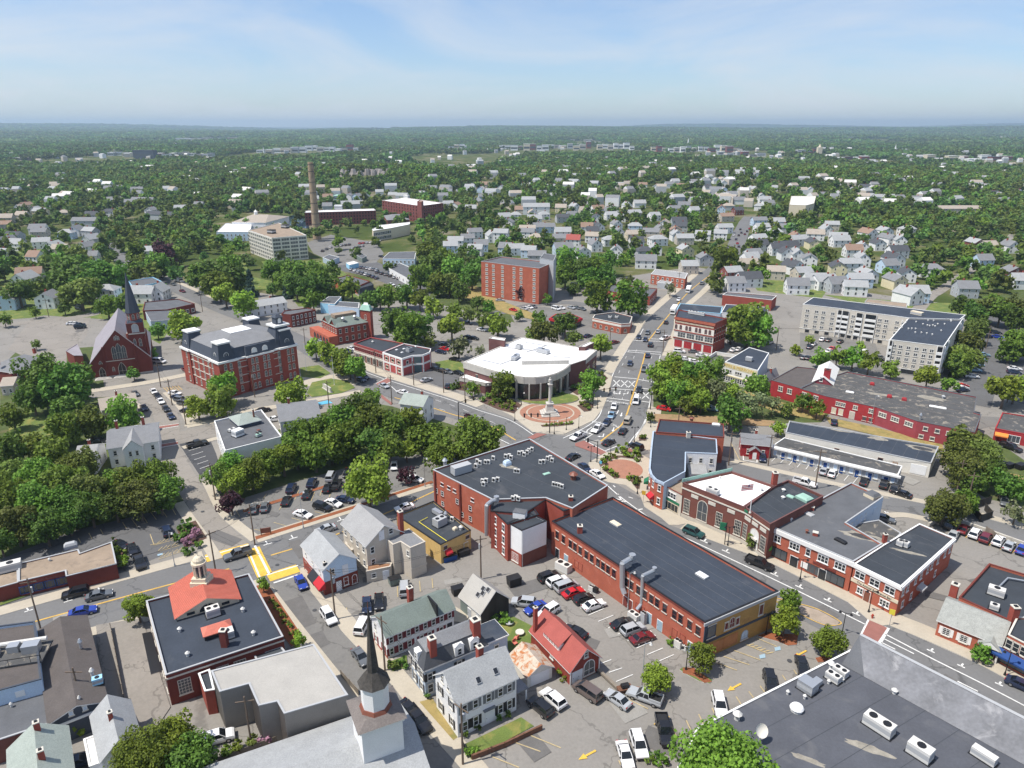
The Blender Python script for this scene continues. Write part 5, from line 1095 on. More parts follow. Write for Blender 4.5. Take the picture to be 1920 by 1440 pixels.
q.face([LP(0,0,5.5),LP(ll,0,5.5),LP(ll,0,6.3),LP(ll/2,0,8.3),LP(0,0,6.3)],'cream');q.face([LP(ll,dd,5.5),LP(0,dd,5.5),LP(0,dd,6.3),LP(ll/2,dd,8.3),LP(ll,dd,6.3)],'cream');q.face([LP(0,dd,5.5),LP(0,0,5.5),LP(0,0,6.3),LP(0,dd,6.3)],'cream');q.face([LP(ll,0,5.5),LP(ll,dd,5.5),LP(ll,dd,6.3),LP(ll,0,6.3)],'cream');q.build('attic_wall',b.o)
nr=26
for sd in(0,1):
 q=MB();e0=-.4 if sd==0 else ll+.4;ze=6.3-.4*2/(ll/2)
 q.face([LP(e0,-.4,ze),LP(ll/2,-.4,8.42),LP(ll/2,dd+.3,8.42),LP(e0,dd+.3,ze)][::(-1 if sd==0 else 1)],'roof_tile')
 sl=q.build('roof_slope',b.o)
 for i in range(nr):
  v=-.4+(dd+.7)*(i+.5)/nr;MB().bar(LP(e0,v,ze+.02),LP(ll/2,v,8.44),.085,'roof_tile',4).build('tile_roll',sl)
for u,w_,h_ in((.5,3.2,1.5),(.22,1.5,.8),(.78,1.5,.8)):
 qq=LP(ll*u,-.02,5.75);wm_,pm_,_c=win_mesh(w_,h_,'arch','cream','glass_dark',None,None)if u==.5 else win_mesh(w_,h_,'plain','cream','glass_dark',None,None);rz=math.atan2(x.y,x.x)+math.pi;w_o=put('window',wm_,b.o,qq,rz);put('pane',pm_,w_o)
cp=LP(ll*.5,dd*.62,0);zb=7.4
q=MB();q.box(cp[0]-1.5,cp[0]+1.5,cp[1]-1.5,cp[1]+1.5,zb-.6,zb+1.1,'cream');q.box(cp[0]-1.25,cp[0]+1.25,cp[1]-1.25,cp[1]+1.25,zb+1.1,zb+1.8,'cream');cu=q.build('cupola',b.o)
q=MB();q.ngon(cp[0],cp[1],.75,zb+1.8,zb+4.3,'glass_mid',8);q.build('drum',cu)
for i in range(8):t=math.pi/8+i*math.pi/4;MB().bar((cp[0]+1.0*math.cos(t),cp[1]+1.0*math.sin(t),zb+1.8),(cp[0]+1.0*math.cos(t),cp[1]+1.0*math.sin(t),zb+4.3),.15,'cream',6).build('column',cu)
q=MB();q.ngon(cp[0],cp[1],1.3,zb+4.3,zb+4.7,'cream',12);q.ngon(cp[0],cp[1],.95,zb+4.7,zb+5.2,'cream',12);q.ngon(cp[0],cp[1],.95,zb+5.2,zb+5.7,'cream',12,.6);q.ngon(cp[0],cp[1],.6,zb+5.7,zb+6.0,'cream',12,.1);q.ngon(cp[0],cp[1],.1,zb+6.0,zb+6.6,'cream',6,.03);q.build('dome',cu)
A2,B2,C2=[W(*p,6.6)for p in((1150,695),(1300,650),(1135,655))]
g=Gable('roof_monitor','small hipped red tiled roof lantern on the post office','roof lantern',(1148,697),(1302,648),(1130,652),6.6,.7,'black_metal','roof_tile',hip=.8,over=.2,z0=5.55,soff='roof_tile')
hvac(1200,580,5.55,2.2,1.6,1.6,12,-4,'unit_white','white twin fan unit below the red tiled gable',2);hvac(1278,705,5.55,2.2,1.6,1.4,12,-4,'unit_white','white unit tucked behind the small tiled lantern',1)
for x_,y_,lk in((1012,672,'white vent box near the tiled gable corner'),(1057,810,'white vent box at the front of the post office roof'),(1427,692,'white vent box near the far parapet'),(1367,560,'white vent box beside the twin fan unit')):vent(x_,y_,5.55,.4,.9,'unit_white',lk)
# ---- grey metal hall
K(0,0,1)
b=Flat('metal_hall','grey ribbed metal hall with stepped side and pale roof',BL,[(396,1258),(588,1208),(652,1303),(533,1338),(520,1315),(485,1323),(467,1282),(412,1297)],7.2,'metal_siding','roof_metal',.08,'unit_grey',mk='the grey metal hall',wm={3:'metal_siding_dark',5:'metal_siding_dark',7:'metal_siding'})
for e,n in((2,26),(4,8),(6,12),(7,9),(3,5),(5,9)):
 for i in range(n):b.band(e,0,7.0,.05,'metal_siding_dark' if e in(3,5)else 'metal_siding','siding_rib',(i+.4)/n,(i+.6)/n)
q=Flat('low_link','low dark roofed brick link beside the metal hall',BL,[(372,1263),(393,1255),(402,1293),(384,1296)],4.6,'brick_red','roof_black',.3,'white_paint')
q=Flat('skylight_strip','low glazed strip between post office and metal hall',BL,[(476,1228),(527,1212),(535,1222),(482,1240)],4.0,'concrete','glass_mid',.1,'unit_grey')
# ---- tan roofed brick building
K(0,960,3)
b=Flat('low_brick_building','low brick building with tan gravel roof beside the dark car park',BL,[(105,290),(440,210),(450,232),(628,168),(655,292),(372,362),(366,330),(104,392)],3.5,'brick_dark','roof_tan',.2,'unit_grey',mk='the tan gravel roof');b.win(6,.6,4,2.4,1.7,'store',frame='awning_blue',glass='glass_dark',sill=None)
q=Flat('low_brick_annex','tan roofed annex at the frame edge beside the street',BL,[(-60,340),(100,300),(104,395),(-60,440)],3.2,'brick_dark','roof_tan',.2,'unit_grey');hvac(65,325,3.05,3.6,1.8,1.7,12,-3,'unit_white','large white air unit on the tan roofed annex',1);hatch(400,200,3.3,2.4,1.4,1.2,12,-3,'unit_grey','unit_grey','grey box beyond the tan gravel roof');vent(280,275,3.3,.3,.7,look='small pale vent on the tan gravel roof')
# ---- brown roofed hall, blue flat building and its wing
b=Gable('brown_hall','long low hall with brown felt gable roof and navy front',BL,(275,1190),(600,1062),(235,665),4.4,1.3,'slate_blue','roof_brown',turn=True,over=.25,mk='the brown roofed hall');b.band('ab',3.2,3.6,.15,'white_paint','white_fascia');b.win('ab',4.3,2,.6,.7,us=[.38,.62],glass='siding_lightblue')
vent(457,765,5.2,.4,1.8,'galv','steel vent stack on the brown felt roof');vent(522,925,5.0,.4,1.6,'unit_white','white vent pipe on the brown felt roof');hvac(553,965,4.7,1.4,1.0,1.2,10,-3,'siding_skyblue','bright blue box unit on the brown felt roof edge',1);vent(450,1070,5.0,.25,1.2,'unit_white','thin vent pipe above the navy gable')
b=Flat('blue_flat_building','pale blue flat roofed building with sunken plant deck',BL,[(-120,655),(195,615),(232,940),(-120,1035)],6.6,'siding_lightblue','roof_brown',.5,'slate_blue',mk='the pale blue flat building');b.sign(2,.38,4.6,1.2,1.0,'white_paint',name='wall_vent');b.door(2,.6,1.1,2.1,'shutter_grey',.2)
a=W(90,810,6.2);o=root('plant_deck',a[0],a[1],6.15,.25);MB().box(-6,4.5,-2.6,2.6,0,.3,'roof_worn').build('deck',o)
for i,(x_,y_,l_)in enumerate(((-3.5,.5,2.2),(-.5,1.2,1.6),(2.2,.4,2.4))):MB().box(x_-l_/2,x_+l_/2,y_-.8,y_+.8,.3,1.3+.2*i,'galv').build('plant_casing',o)
MB().bar((-5,1.9,1.2),(4,1.9,1.2),.35,'unit_white',8).build('plant_duct',o)
for x_ in(-6,-3,0,3,4.5):MB().bar((x_,-2.6,.3),(x_,-2.6,1.5),.04,'black_metal',4).build('rail_post',o)
MB().box(-6,4.5,-2.63,-2.57,1.4,1.5,'black_metal',True).build('handrail',o);thing(o,'roof plant deck with ducts on the pale blue building','plant deck')
b=Flat('low_wing','low dark felt roofed wing between blue building and house',BL,[(-120,1040),(280,930),(275,1190),(-120,1320)],4.0,'brick_brown','roof_grey',.12,'unit_grey');b.seams(1,4)
for x_,y_ in((20,1070),(65,1095),(200,1010),(160,990)):vent(x_,y_,3.95,.25,.8,look='small vent on the low dark felt wing')
K(0,1280,8)
b=Gable('grey_house','house with grey green shingle roof and two brick chimneys','house',(990,660),(1075,1290),(130,960),5.0,2.4,'siding_grey','shingle_palegreen',mk='the grey green roofed house');b.ch(.12,.45,1.0,.7);b.ch(.8,.42,1.0,.7);b.win('ab',2.8,3,.8,1.3)
b=Gable('pale_house','white house with pale grey roof and lean-to','house',(1930,265),(2110,900),(1370,465),4.6,2.2,'siding_white','shingle_light',mk='the pale roofed house');b.ch(.5,.55,.9,.6);b.win('ab',2.4,3,.8,1.2)
q=Flat('lean_to','pale flat roofed lean-to beside the pale house','shed',[(1255,850),(1450,780),(1560,1180),(1340,1260)],3.0,'siding_white','roof_offwhite',.06,'white_paint')
# ---- white church with dark steeple
K(640,1125,4.571)
ax=Vector(W(720,1275,7))-Vector(W(390,1400,7));ax.normalize();ay=Vector((-ax.y,ax.x));T=Vector(W(275,650,17.0))
o=root('church',T.x,T.y,0,math.atan2(ax.y,ax.x));thing(o,'white wooden church with pale roof and dark shingled steeple','church',fixed=True);mark('the white steepled church',T.x,T.y)
q=MB();hw=7.6;ln=34;fr=4.8
def gab(q,x0,x1,hw,he,hr,wl,rf):
 q.box(x0,x1,-hw,hw,0,he,wl);q.face([(x1,-hw,he),(x1,hw,he),(x1,0,hr)],wl);q.face([(x0,hw,he),(x0,-hw,he),(x0,0,hr)],wl)
 r=MB();s=(hr-he)/hw
 for sg in(-1,1):
  f=[(x0-.4,sg*(hw+.5),he-.5*s+.1),(x1+.4,sg*(hw+.5),he-.5*s+.1),(x1+.4,0,hr+.1),(x0-.4,0,hr+.1)]
  r.face(f[::-sg],rf);r.face([(a,b_,c_-.25)for a,b_,c_ in f][::sg],'white_paint');r.face([f[0],f[1],(f[1][0],f[1][1],f[1][2]-.4),(f[0][0],f[0][1],f[0][2]-.4)],'white_paint');r.face([f[1],f[2],(f[2][0],f[2][1],f[2][2]-.4),(f[1][0],f[1][1],f[1][2]-.4)],'white_paint')
 return r
r1=gab(q,-ln,fr,hw,3.9,6.7,'white','shingle_light');q.build('wall',o);r1.build('roof',o)
t=MB();t.box(-2.75,2.75,-2.75,2.75,2.5,11.6,'white');tw=t.build('tower',o)
t=MB();t.frustum([(-3.3,-3.3),(3.3,-3.3),(3.3,3.3),(-3.3,3.3)],[(-2,-2),(2,-2),(2,2),(-2,2)],11.4,12.1,'shingle_umber');t.face([(3.3,-3.3,11.4),(-3.3,-3.3,11.4),(-3.3,3.3,11.4),(3.3,3.3,11.4)],'white_paint');t.box(-3.0,3.0,-3.0,3.0,10.9,11.4,'white_paint',True);t.build('tower_roof',o)
t=MB();t.ngon(0,0,2.3,11.9,12.6,'copper_brown',8,2.0,rot=math.pi/8);t.ngon(0,0,1.85,12.4,16.4,'white',8,rot=math.pi/8);t.build('belfry',o)
t=MB();t.ngon(0,0,2.2,16.2,18.0,'steeple_dark',8,.8,top=False,rot=math.pi/8);t.ngon(0,0,.8,18.0,27.8,'steeple_dark',8,.06,rot=math.pi/8);t.ngon(0,0,.06,27.8,28.8,'copper_brown',6,.02);t.build('spire',o)
wm_,pm_,_c=win_mesh(.5,1.2,'plain','unit_grey','unit_grey',None,None);put('louvre',pm_,tw,(-2.75,.6,8.2),math.pi/2)
wm_,pm_,_c=win_mesh(1.1,2.2,'dh','white_paint','glass_mid',None,None)
for i in range(6):
 for sg in(-1,1):w_o=put('window',wm_,o,(-ln+3+i*5.5,sg*hw,1.0),math.pi if sg<0 else 0);put('pane',pm_,w_o)
# ================================================================== BUILDINGS OF THE MIDDLE DISTANCE
FA=dict(pane=False)
def rows(b,e,zs,n,w,h,**kw):
 for z in zs:b.win(e,z,n,w,h,pane=False,**kw)
# ---- town hall
K(340,580,6);HC=12.6
A,B,C=[Vector(W(*p,HC))for p in((425,600),(1275,395),(75,405))];x=(B-A);l=x.length;x.normalize();y=Vector((-x.y,x.x));d=(C-A).dot(y)
o=root('town_hall',A.x,A.y,0,math.atan2(x.y,x.x));thing(o,'red brick town hall with slate mansard, corner pavilions and white roof deck','town hall',fixed=True);mark('the mansard town hall',A.x+x.x*l/2+y.x*d/2,A.y+x.y*l/2+y.y*d/2)
s=Bld();s.o=o;s.edges={0:((0,0),(l,0)),3:((0,d),(0,0))};s.outward=lambda e,n:n.y<0 if e==0 else n.x<0
q=MB();q.box(0,l,0,d,0,HC,'brick_red');q.box(l*.34,l*.68,-.7,1,0,HC,'brick_red');q.build('wall',o)
pv=[(0,0),(l-5.5,0),(0,d-5.5),(l-5.5,d-5.5)]
for px_,py_ in pv:
 q=MB();q.box(px_-.4,px_+5.9,py_-.4,py_+5.9,0,HC,'brick_red');pa=q.build('pavilion',o);q=MB();sq=[(px_-.8,py_-.8),(px_+6.3,py_-.8),(px_+6.3,py_+6.3),(px_-.8,py_+6.3)]
 q.prism(sq,HC-.5,HC+.15,'white_paint',bottom=True);q.build('cornice',pa);q=MB();q.frustum(inset(sq,.7),inset(sq,1.6),HC+.15,HC+5.6,'slate_blue');q.build('mansard',pa);q=MB();q.prism(inset(sq,1.25),HC+5.6,HC+6.1,'white_paint',bottom=True);q.build('cap',pa)
 cx_,cy_=px_+2.75,py_+2.75
 for dx,dy,rz in((0,-1,math.pi),(-1,0,math.pi/2)):wm_,pm_,c_=win_mesh(1.7,1.9,'arch','white_paint','slate_blue','white_paint',None);put('dormer_window',c_,pa,(cx_+dx*2.55,cy_+dy*2.55,HC+.9),rz)
q=MB();O=[(-.4,-.4),(l+.4,-.4),(l+.4,d+.4),(-.4,d+.4)];q.prism(O,HC-.45,HC+.1,'white_paint',bottom=True);q.build('cornice',o);q=MB();q.frustum(inset(O,.5),inset(O,1.6),HC+.1,HC+3.4,'slate_blue',top=False);q.build('mansard',o)
q=MB();q.frustum(inset(O,1.5),inset(O,d*.39),HC+3.4,HC+5.8,'shingle_mid',top=False);q.build('roof',o);q=MB();I=inset(O,d*.39);q.prism(I,HC+5.7,HC+6.0,'roof_white');q.build('roof_deck',o)
q=MB();q.box(l*.33,l*.69,-1.0,2.5,HC-.5,HC+.1,'white_paint',True);q.frustum([(l*.33,-.8),(l*.69,-.8),(l*.69,2.5),(l*.33,2.5)],[(l*.345,.2),(l*.675,.2),(l*.675,2.5),(l*.345,2.5)],HC+.1,HC+3.2,'slate_blue');bay=q.build('centre_bay',o)
for u in(.44,.58):wm_,pm_,c_=win_mesh(2.0,1.9,'arch','white_paint','white_paint',None,None);put('dormer_window',c_,bay,(l*u,-.6,HC+.7),math.pi)
for z in(3.6,6.4,9.2,11.2):
 q=MB();q.prism(inset(O,.22),z,z+.18,'stone_trim',bottom=True);q.build('stone_course',o)
TW=dict(frame='stone_trim',glass='glass_mid',sill='stone_trim',pane=False)
for z,h in((1.0,2.0),(4.2,2.0),(7.0,2.1),(9.7,2.0)):
 for yy,us in((-.42,(.06,.13,.89,.95)),(-.72,(.40,.455,.555,.61)),(-.02,(.24,.77))):
  for u in us:window(o,l*u,yy,z,math.pi,.95,h,'arch',**TW)
 for u in(.16,.3,.44,.58,.72,.86):window(o,-.02 if .2<u<.8 else-.42,d*u,z,math.pi/2,.95,h,'arch',**TW)
tx=Vector(W(1130,300,16))-A;tx=(min(max(tx.dot(x),4),l-3.2),min(max(tx.dot(y),4),d-3.2))
def ring(r):return[(tx[0]-r,tx[1]-r),(tx[0]+r,tx[1]-r),(tx[0]+r,tx[1]+r),(tx[0]-r,tx[1]+r)]
q=MB();q.prism(ring(3.4),HC,HC+3,'slate_blue');q.frustum(ring(3.4),ring(2.1),HC+3,HC+7.0,'slate_blue');tw=q.build('clock_tower',o);q=MB();q.prism(ring(2.9),HC+7.0,HC+7.6,'white_paint',bottom=True);q.prism(ring(1.3),HC+7.6,HC+10.0,'slate_blue');q.frustum(ring(1.6),ring(.6),HC+10.0,HC+11.0,'slate_blue');q.build('lantern',tw);wm_,pm_,c_=win_mesh(1.2,1.9,'arch','white_paint','white_paint',None,None);put('clock_face',c_,tw,(tx[0],tx[1]-1.32,HC+7.9),math.pi)
# ---- brick church
K(100,500,6)
A=Vector(W(410,1092,6.0));P=Vector(W(690,712,17.2));f=P-A;hw=f.length;f.normalize();dp=Vector((-f.y,f.x));dp=dp if dp.y>0 else-dp;ln=(Vector(W(510,485,17.2))-P).dot(dp)
b=Gable('brick_church','red brick church with slate roof, gothic windows and tall dark spire','church',A,A+dp*ln,A+f*2*hw,6.0,11.2,'brick_dark','slate_purple',world=True,over=.15,mk='the red brick church',soff='stone_trim')
GW=dict(frame='stone_trim',glass='glass_mid',sill=None,pane=False);E='ac'
for u,z,w,h in((.42,6.4,1.5,5.0),(.5,6.4,1.8,5.9),(.58,6.4,1.5,5.0),(.47,13.3,.6,1.6),(.5,13.3,.7,2.0),(.53,13.3,.6,1.6),(.17,5.2,1.1,1.4),(.36,2.0,.8,1.9)):b.win(E,z,1,w,h,'gothic',us=[u],**GW)
for u,w,h in((.5,2.6,4.6),(.17,2.0,3.6)):b.win(E,.6,1,w,h,'gothic',us=[u],name='portal',frame='stone_trim',glass='wood_dark',sill=None)
b.band(E,5.9,6.15,.12,'stone_trim','stone_course',.25,.75);b.band(E,0,.6,.15,'granite','plinth');b.win('ab',2.0,6,1.2,3.2,'gothic',**GW)
for u in(.245,.755):b.band(E,0,11.5,.5,'brick_dark','buttress',u-.015,u+.015)
for k,(u,w)in enumerate(((.5,4.2),(.17,3.4))):
 a_,c_,nn=b.wall_at(E);p_=a_+(c_-a_)*u
 for i in range(4):MB().box(-w/2-.3*(3-i),w/2+.3*(3-i),0,2.2-.5*i,i*.16,i*.16+.16,'granite').build('step',b.o,(p_.x,p_.y,0),math.atan2(nn.y,nn.x)-math.pi/2)
T=Vector(W(1012,1185));T=T+dp*2.4;o=root('church_tower',T.x,T.y,0,math.atan2(f.y,f.x));thing(o,'square brick bell tower with dark green spire beside the church','tower',fixed=True)
q=MB();q.box(-2.75,2.75,-2.75,2.75,0,18.6,'brick_dark');q.build('wall',o);q=MB();q.box(-3.0,3.0,-3.0,3.0,14.6,14.95,'stone_trim',True);q.build('stone_course',o);q=MB();q.box(-2.95,2.95,-2.95,2.95,5.9,6.2,'stone_trim',True);q.build('stone_course',o)
for i in range(4):q=MB();q.box(-.45,.45,-.4,.4,0,15-1.5*(i%2),'brick_dark');q.build('buttress',o,((-2.7,2.7,2.7,-2.7)[i],(-2.7,-2.7,2.7,2.7)[i],0),R(45))
q=MB();q.ngon(0,0,3.6,18.6,19.6,'slate_blue',4,2.6,rot=math.pi/4);q.ngon(0,0,2.2,19.4,22.2,'brick_red',8,rot=math.pi/8);q.build('belfry',o);q=MB();q.ngon(0,0,2.65,22.1,22.5,'slate_blue',8,rot=math.pi/8);q.ngon(0,0,2.45,22.5,36.6,'slate_blue',8,.05,rot=math.pi/8);q.build('spire',o);MB().bar((0,0,36.4),(0,0,38),.06,'black_metal',4).build('cross',o)
for i in range(8):t=i*math.pi/4;window(o,2.04*math.cos(t),2.04*math.sin(t),19.7,t-math.pi/2,.9,2.2,'gothic',**GW)
for rz,sx,sy in((math.pi,0,-1),(-math.pi/2,1,0),(math.pi/2,-1,0)):
 for xx,z,w,h,st in((0,15.1,2.3,3.3,'arch'),(-.9,9.8,.95,3.2,'gothic'),(.9,9.8,.95,3.2,'gothic'),(0,6.7,1.9,1.9,'round')):window(o,sx*2.76+(xx if sx==0 else 0),sy*2.76+(xx if sy==0 else 0),z,rz,w,h,st,frame='stone_trim',glass='siding_grey' if z>15 else 'glass_mid',sill=None,pane=False)
window(o,0,-2.77,.5,math.pi,2.0,4.0,'gothic',frame='stone_trim',glass='wood_dark',sill=None,name='portal')
q=Flat('church_porch','low brick sacristy with pale hipped roof beside the church','church wing',[(140,945),(270,870),(330,1000),(230,1000)],4.2,'brick_dark','slate_purple',.1,'slate_purple')
# ---- rectory and the houses round it
K(0,460,4)
b=Gable('rectory','brick rectory with grey hipped roof and tall chimneys','house',(95,952),(375,862),(70,868),6.4,2.8,'brick_dark','shingle_mid',hip=4,mk='the brick rectory');b.ch(.98,.5,1.2,.8);b.ch(.02,.5,1.2,.8);rows(b,'ab',(1,4),4,.9,1.6)
K(0,600,3)
b=Flat('white_flat_house','white flat roofed building with grey pyramid roof and rooftop boxes',BL,[(1205,568),(1470,505),(1585,655),(1265,735)],6.6,'white','roof_grey',.3,'white_paint',mk='the white flat roofed building');b.win(3,3.6,3,.9,1.4,us=[.25,.5,.75]);b.win(3,.9,3,.9,1.4);b.seams(0,3)
g=Gable('roof_pavilion','grey pyramid roof with dark face on the white flat building','roof pavilion',(1345,590),(1465,560),(1325,535),7.6,1.6,'slate_blue','shingle_palegreen',hip=2.2,over=.3,z0=6.3);g.ch(.8,.2,1.2,.4,'copper_brown')
hvac(1340,650,6.35,2.6,2.0,1.8,10,-4,'white','white box on the white flat building',0);hvac(1305,625,6.35,1.8,1.0,.8,10,-4,'unit_white','low white unit on the white flat building',1);hvac(1455,655,6.35,1.4,.9,.8,10,-4,'copper_green','pale green unit on the white flat building',1);hvac(1455,630,6.35,.9,.7,.7,10,-4,'copper_brown','small red brown unit on the white flat building',0);hatch(1440,580,6.35,1.0,.8,.7,10,-3,look='white hatch beside the pyramid roof')
b=Gable('grey_roof_house','white house with grey roof and front gable by the side street','house',(605,722),(888,678),(592,618),5.8,2.0,'siding_white','shingle_mid',mk='the white front gabled house');rows(b,'ab',(3.4,.9),4,.9,1.4);b.ch(.15,.8,1.2,.7);b.ch(.7,.8,1.2,.7);b.skylight(.55,.7,.9,1.1,'skylight')
x0,y0=b.xy(.5,0);q=MB();q.box(x0-2.2,x0+2.2,-2.2,1,0,5.8,'siding_white');q.face([(x0-2.2,-2.2,5.8),(x0+2.2,-2.2,5.8),(x0,-2.2,7.8)],'siding_white');wg=q.build('front_gable',b.o);q=MB()
for sg in(-1,1):q.face([(x0+sg*2.5,-2.5,5.55),(x0,-2.5,7.95),(x0,b.D/2,7.95),(x0+sg*2.5,.2,5.55)][::sg],'shingle_grey')
q.build('gable_roof',wg);window(wg,x0-.8,-2.2,3.4,math.pi,.8,1.4,pane=False);window(wg,x0+.8,-2.2,3.4,math.pi,.8,1.4,pane=False);window(wg,x0,-2.2,.9,math.pi,1.2,1.6,pane=False)
def simple(A,B,C,he,rise,wall,roof,look,chs=((.5,.6),),**kw):
 b=Gable('house',look,'house',A,B,C,he,rise,wall,roof,**kw);n=max(2,int(b.L/2.8));m=max(1,int(b.D/3))
 st=(.9,)if he<4.5 else(.9,3.5)if he<7.5 else(.9,3.5,6.1)
 for e,k in(('ab',n),('ac',m),('bd',m)):rows(b,e,st,k,.85,1.35)
 for u,v in chs:b.ch(u,v,.9,.6)
 return b
simple((570,505),(770,470),(556,455),4.8,2.2,'siding_tan','shingle_tan','house with tan roof beside the parked cars',((.5,.7),))
simple((415,800),(520,790),(345,715),4.4,2.2,'siding_white','shingle_grey','small grey roofed house among dark trees')
simple((1575,570),(1800,540),(1560,475),5.4,2.2,'siding_white','shingle_mid','white house with dark grey roof in front of the town hall',((.3,.7),))
simple((0,370),(70,365),(-10,330),3.6,1.6,'siding_tan','shingle_tan','low tan house at the frame edge by the rectory')
K(560,640,6);simple((1395,725),(1140,690),(1715,660),6.6,2.0,'siding_white','shingle_palegreen','white house with pale green roof by the courthouse street',((.3,.6),),mk='the pale green roofed house')
# ---- courthouse
K(840,600,6)
crv=[(1370,505),(1310,555),(1220,600),(1100,632),(980,645),(850,642),(700,618),(560,583),(420,545)]
b=Flat('courthouse','brown brick courthouse with bright white roof and curved concrete front','courthouse',[(180,470),(830,195),(1675,340),(1552,445)]+crv,8.2,'brick_plum','roof_white',.15,'concrete_band',mk='the white roofed courthouse',cw=.4)
b.band([4,5,6,7,8,9,10,11,12],5.9,8.1,.25,'concrete_band','fascia');b.band([2],6.6,8.1,.12,'concrete_band','fascia');b.band([4,5,6,7,8,9],.2,5.85,.06,'glass_dark','glass_wall')
for e in(4,5,6,7,8,9):b.band(e,0,5.9,.5,'concrete_band','column',.44,.56)
b.win(2,1.0,2,3.0,2.2,'store',frame='black_metal',glass='glass_dark',pane=False);b.win(2,3.6,2,3.0,1.6,'store',frame='black_metal',glass='glass_dark',pane=False);b.win(12,2.5,1,1.0,2.4,'plain',us=[.4],frame='black_metal',**FA)
a,c=Vector(W(830,505,8.1))-Vector(b.c),Vector(W(1360,495,8.1))-Vector(b.c);dv=(c-a).normalized();nv=Vector((-dv.y,dv.x));q=MB();q.prism([(v.x,v.y)for v in(a,c,c+nv*.5,a+nv*.5)],8.0,9.4,'concrete_band');q.build('roof_screen',b.o)
t=Flat('stair_tower','brown brick stair tower behind the courthouse','stair tower',[(458,205),(500,185),(648,205),(635,232)],10.6,'brick_plum','roof_white',.2,'concrete_band');t=Flat('stair_tower','small brown brick tower at the far corner of the courthouse','stair tower',[(1470,300),(1590,243),(1640,255),(1545,300)],9.6,'brick_plum','roof_white',.2,'concrete_band')
t=Flat('low_wing','low white roofed courthouse wing facing the street','courthouse wing',[(130,650),(230,595),(540,665),(480,705),(425,710)],3.9,'brick_plum','roof_white',.12,'concrete_band');t.band([3,4,0],2.8,3.8,.12,'concrete_band','fascia');t.band(4,2.8,3.8,.13,'concrete_band','fascia');t.win(4,.8,1,1.0,1.8,'plain',us=[.5],frame='black_metal')
hvac(760,440,8.05,4.6,1.6,1.5,12,-9,'galv','long steel air handler on the white courthouse roof',1);hvac(1070,370,8.05,5.0,1.6,1.6,12,3,'galv','second long steel air handler farther back on the white courthouse roof',1);hvac(800,325,8.05,2.2,1.8,1.6,12,3,'unit_grey','square grey plant unit on the white courthouse roof',2)
for p in(((630,290),(720,315),(990,340)),((870,250),(1110,285),(880,360)),((380,445),(590,495),(700,455)),((1180,410),(1380,420))):
 P=[Vector((*W(*q_,8.3),8.3))for q_ in p];o=root('roof_pipe',P[0].x,P[0].y,8.06)
 for i in range(len(P)-1):MB().bar(P[i]-P[0]+Vector((0,0,.25)),P[i+1]-P[0]+Vector((0,0,.25)),.14,'unit_grey',5).build('pipe_run',o)
 thing(o,'grey pipe run on the white courthouse roof','pipe','pipe runs on the courthouse roof')
# ---- red and white building, fire station
K(480,460,4)
b=Flat('shop_building','two storey brick building with pink framed windows and white trim',BL,[(733,735),(865,690),(1105,735),(950,802)],6.4,'brick_brown','roof_black',.4,'panel_red',mk='the pink framed shops');rows(b,3,(3.9,),14,.9,1.5,frame='panel_red');b.band(3,2.9,3.5,.15,'white_warm','fascia');b.band(3,5.7,6.0,.1,'panel_red','cornice');b.win(3,.3,5,2.4,2.4,'store',frame='white_warm',glass='glass_dark',sill=None,pane=False)
b=Flat('red_white_building','red panelled building with white grid and glass corner',BL,[(950,802),(1112,737),(1312,775),(1305,800),(1252,822),(1170,826),(1095,850)],6.6,'panel_red','roof_black',.35,'white_paint',mk='the red and white panelled building')
for e in(6,5,4,3):b.band(e,6.0,6.55,.12,'white_paint','white_band');b.band(e,2.9,3.6,.12,'white_paint','white_band');b.band(e,0,6,.14,'white_paint','white_pier',0,.06);b.band(e,0,6,.14,'white_paint','white_pier',.94,1)
b.band(6,0,6,.13,'white_paint','white_pier',.3,.34);b.band(6,0,6,.13,'white_paint','white_pier',.62,.66);b.win(6,4.2,1,1.6,1.1,'plain',us=[.17,.48,.8],frame='cream',**FA);b.win(6,1.0,1,1.6,1.1,'plain',us=[.17,.8],frame='cream',**FA);b.band(4,.1,6,.1,'glass_blue','glass_wall',.15,.85);b.win(5,4.0,1,1.2,1.2,'plain',us=[.5],frame='white_paint',**FA)
hvac(1150,800,6.25,2.2,1.6,1.7,10,-4,'galv','steel unit on the red and white building',1)
for x_,y_ in((1055,785),(1095,805),(1110,778),(1200,760)):hatch(x_,y_,6.25,1.0,.8,.3,10,-4,look='small white skylight on the red and white building')
vent(875,730,6.0,.5,.8,look='white fan on the pink framed shops')
b=Gable('fire_station','red brick fire station with hipped slate roof and arcade','fire station',(605,612),(835,572),(452,562),7.6,3.2,'brick_red','shingle_green',hip=4.5,mk='the brick fire station',over=.3);rows(b,'ab',(4.6,1.2),5,1.1,1.7,frame='stone_trim');rows(b,'ac',(4.6,),7,1.0,1.8,style='arch',frame='stone_trim')
for u in(.25,.72):
 x0,y0=b.xy(0,u);sg=-1 if not b.flip else 1;q=MB();q.face([(x0+sg*.05,y0-2.6,7.4),(x0+sg*.05,y0+2.6,7.4),(x0+sg*.05,y0,9.8)][::-sg],'brick_red');q.face([(x0+sg*.05,y0+2.6,7.4),(x0+sg*.05,y0-2.6,7.4),(x0+sg*.05,y0,9.8)],'brick_red')
 for s2 in(-1,1):q.face([(x0+sg*.4,y0+s2*2.9,7.3),(x0+sg*.4,y0,10.0),(x0-sg*5,y0,10.0),(x0-sg*1,y0+s2*2.9,7.3)],'shingle_green')
 q.build('front_gable',b.o)
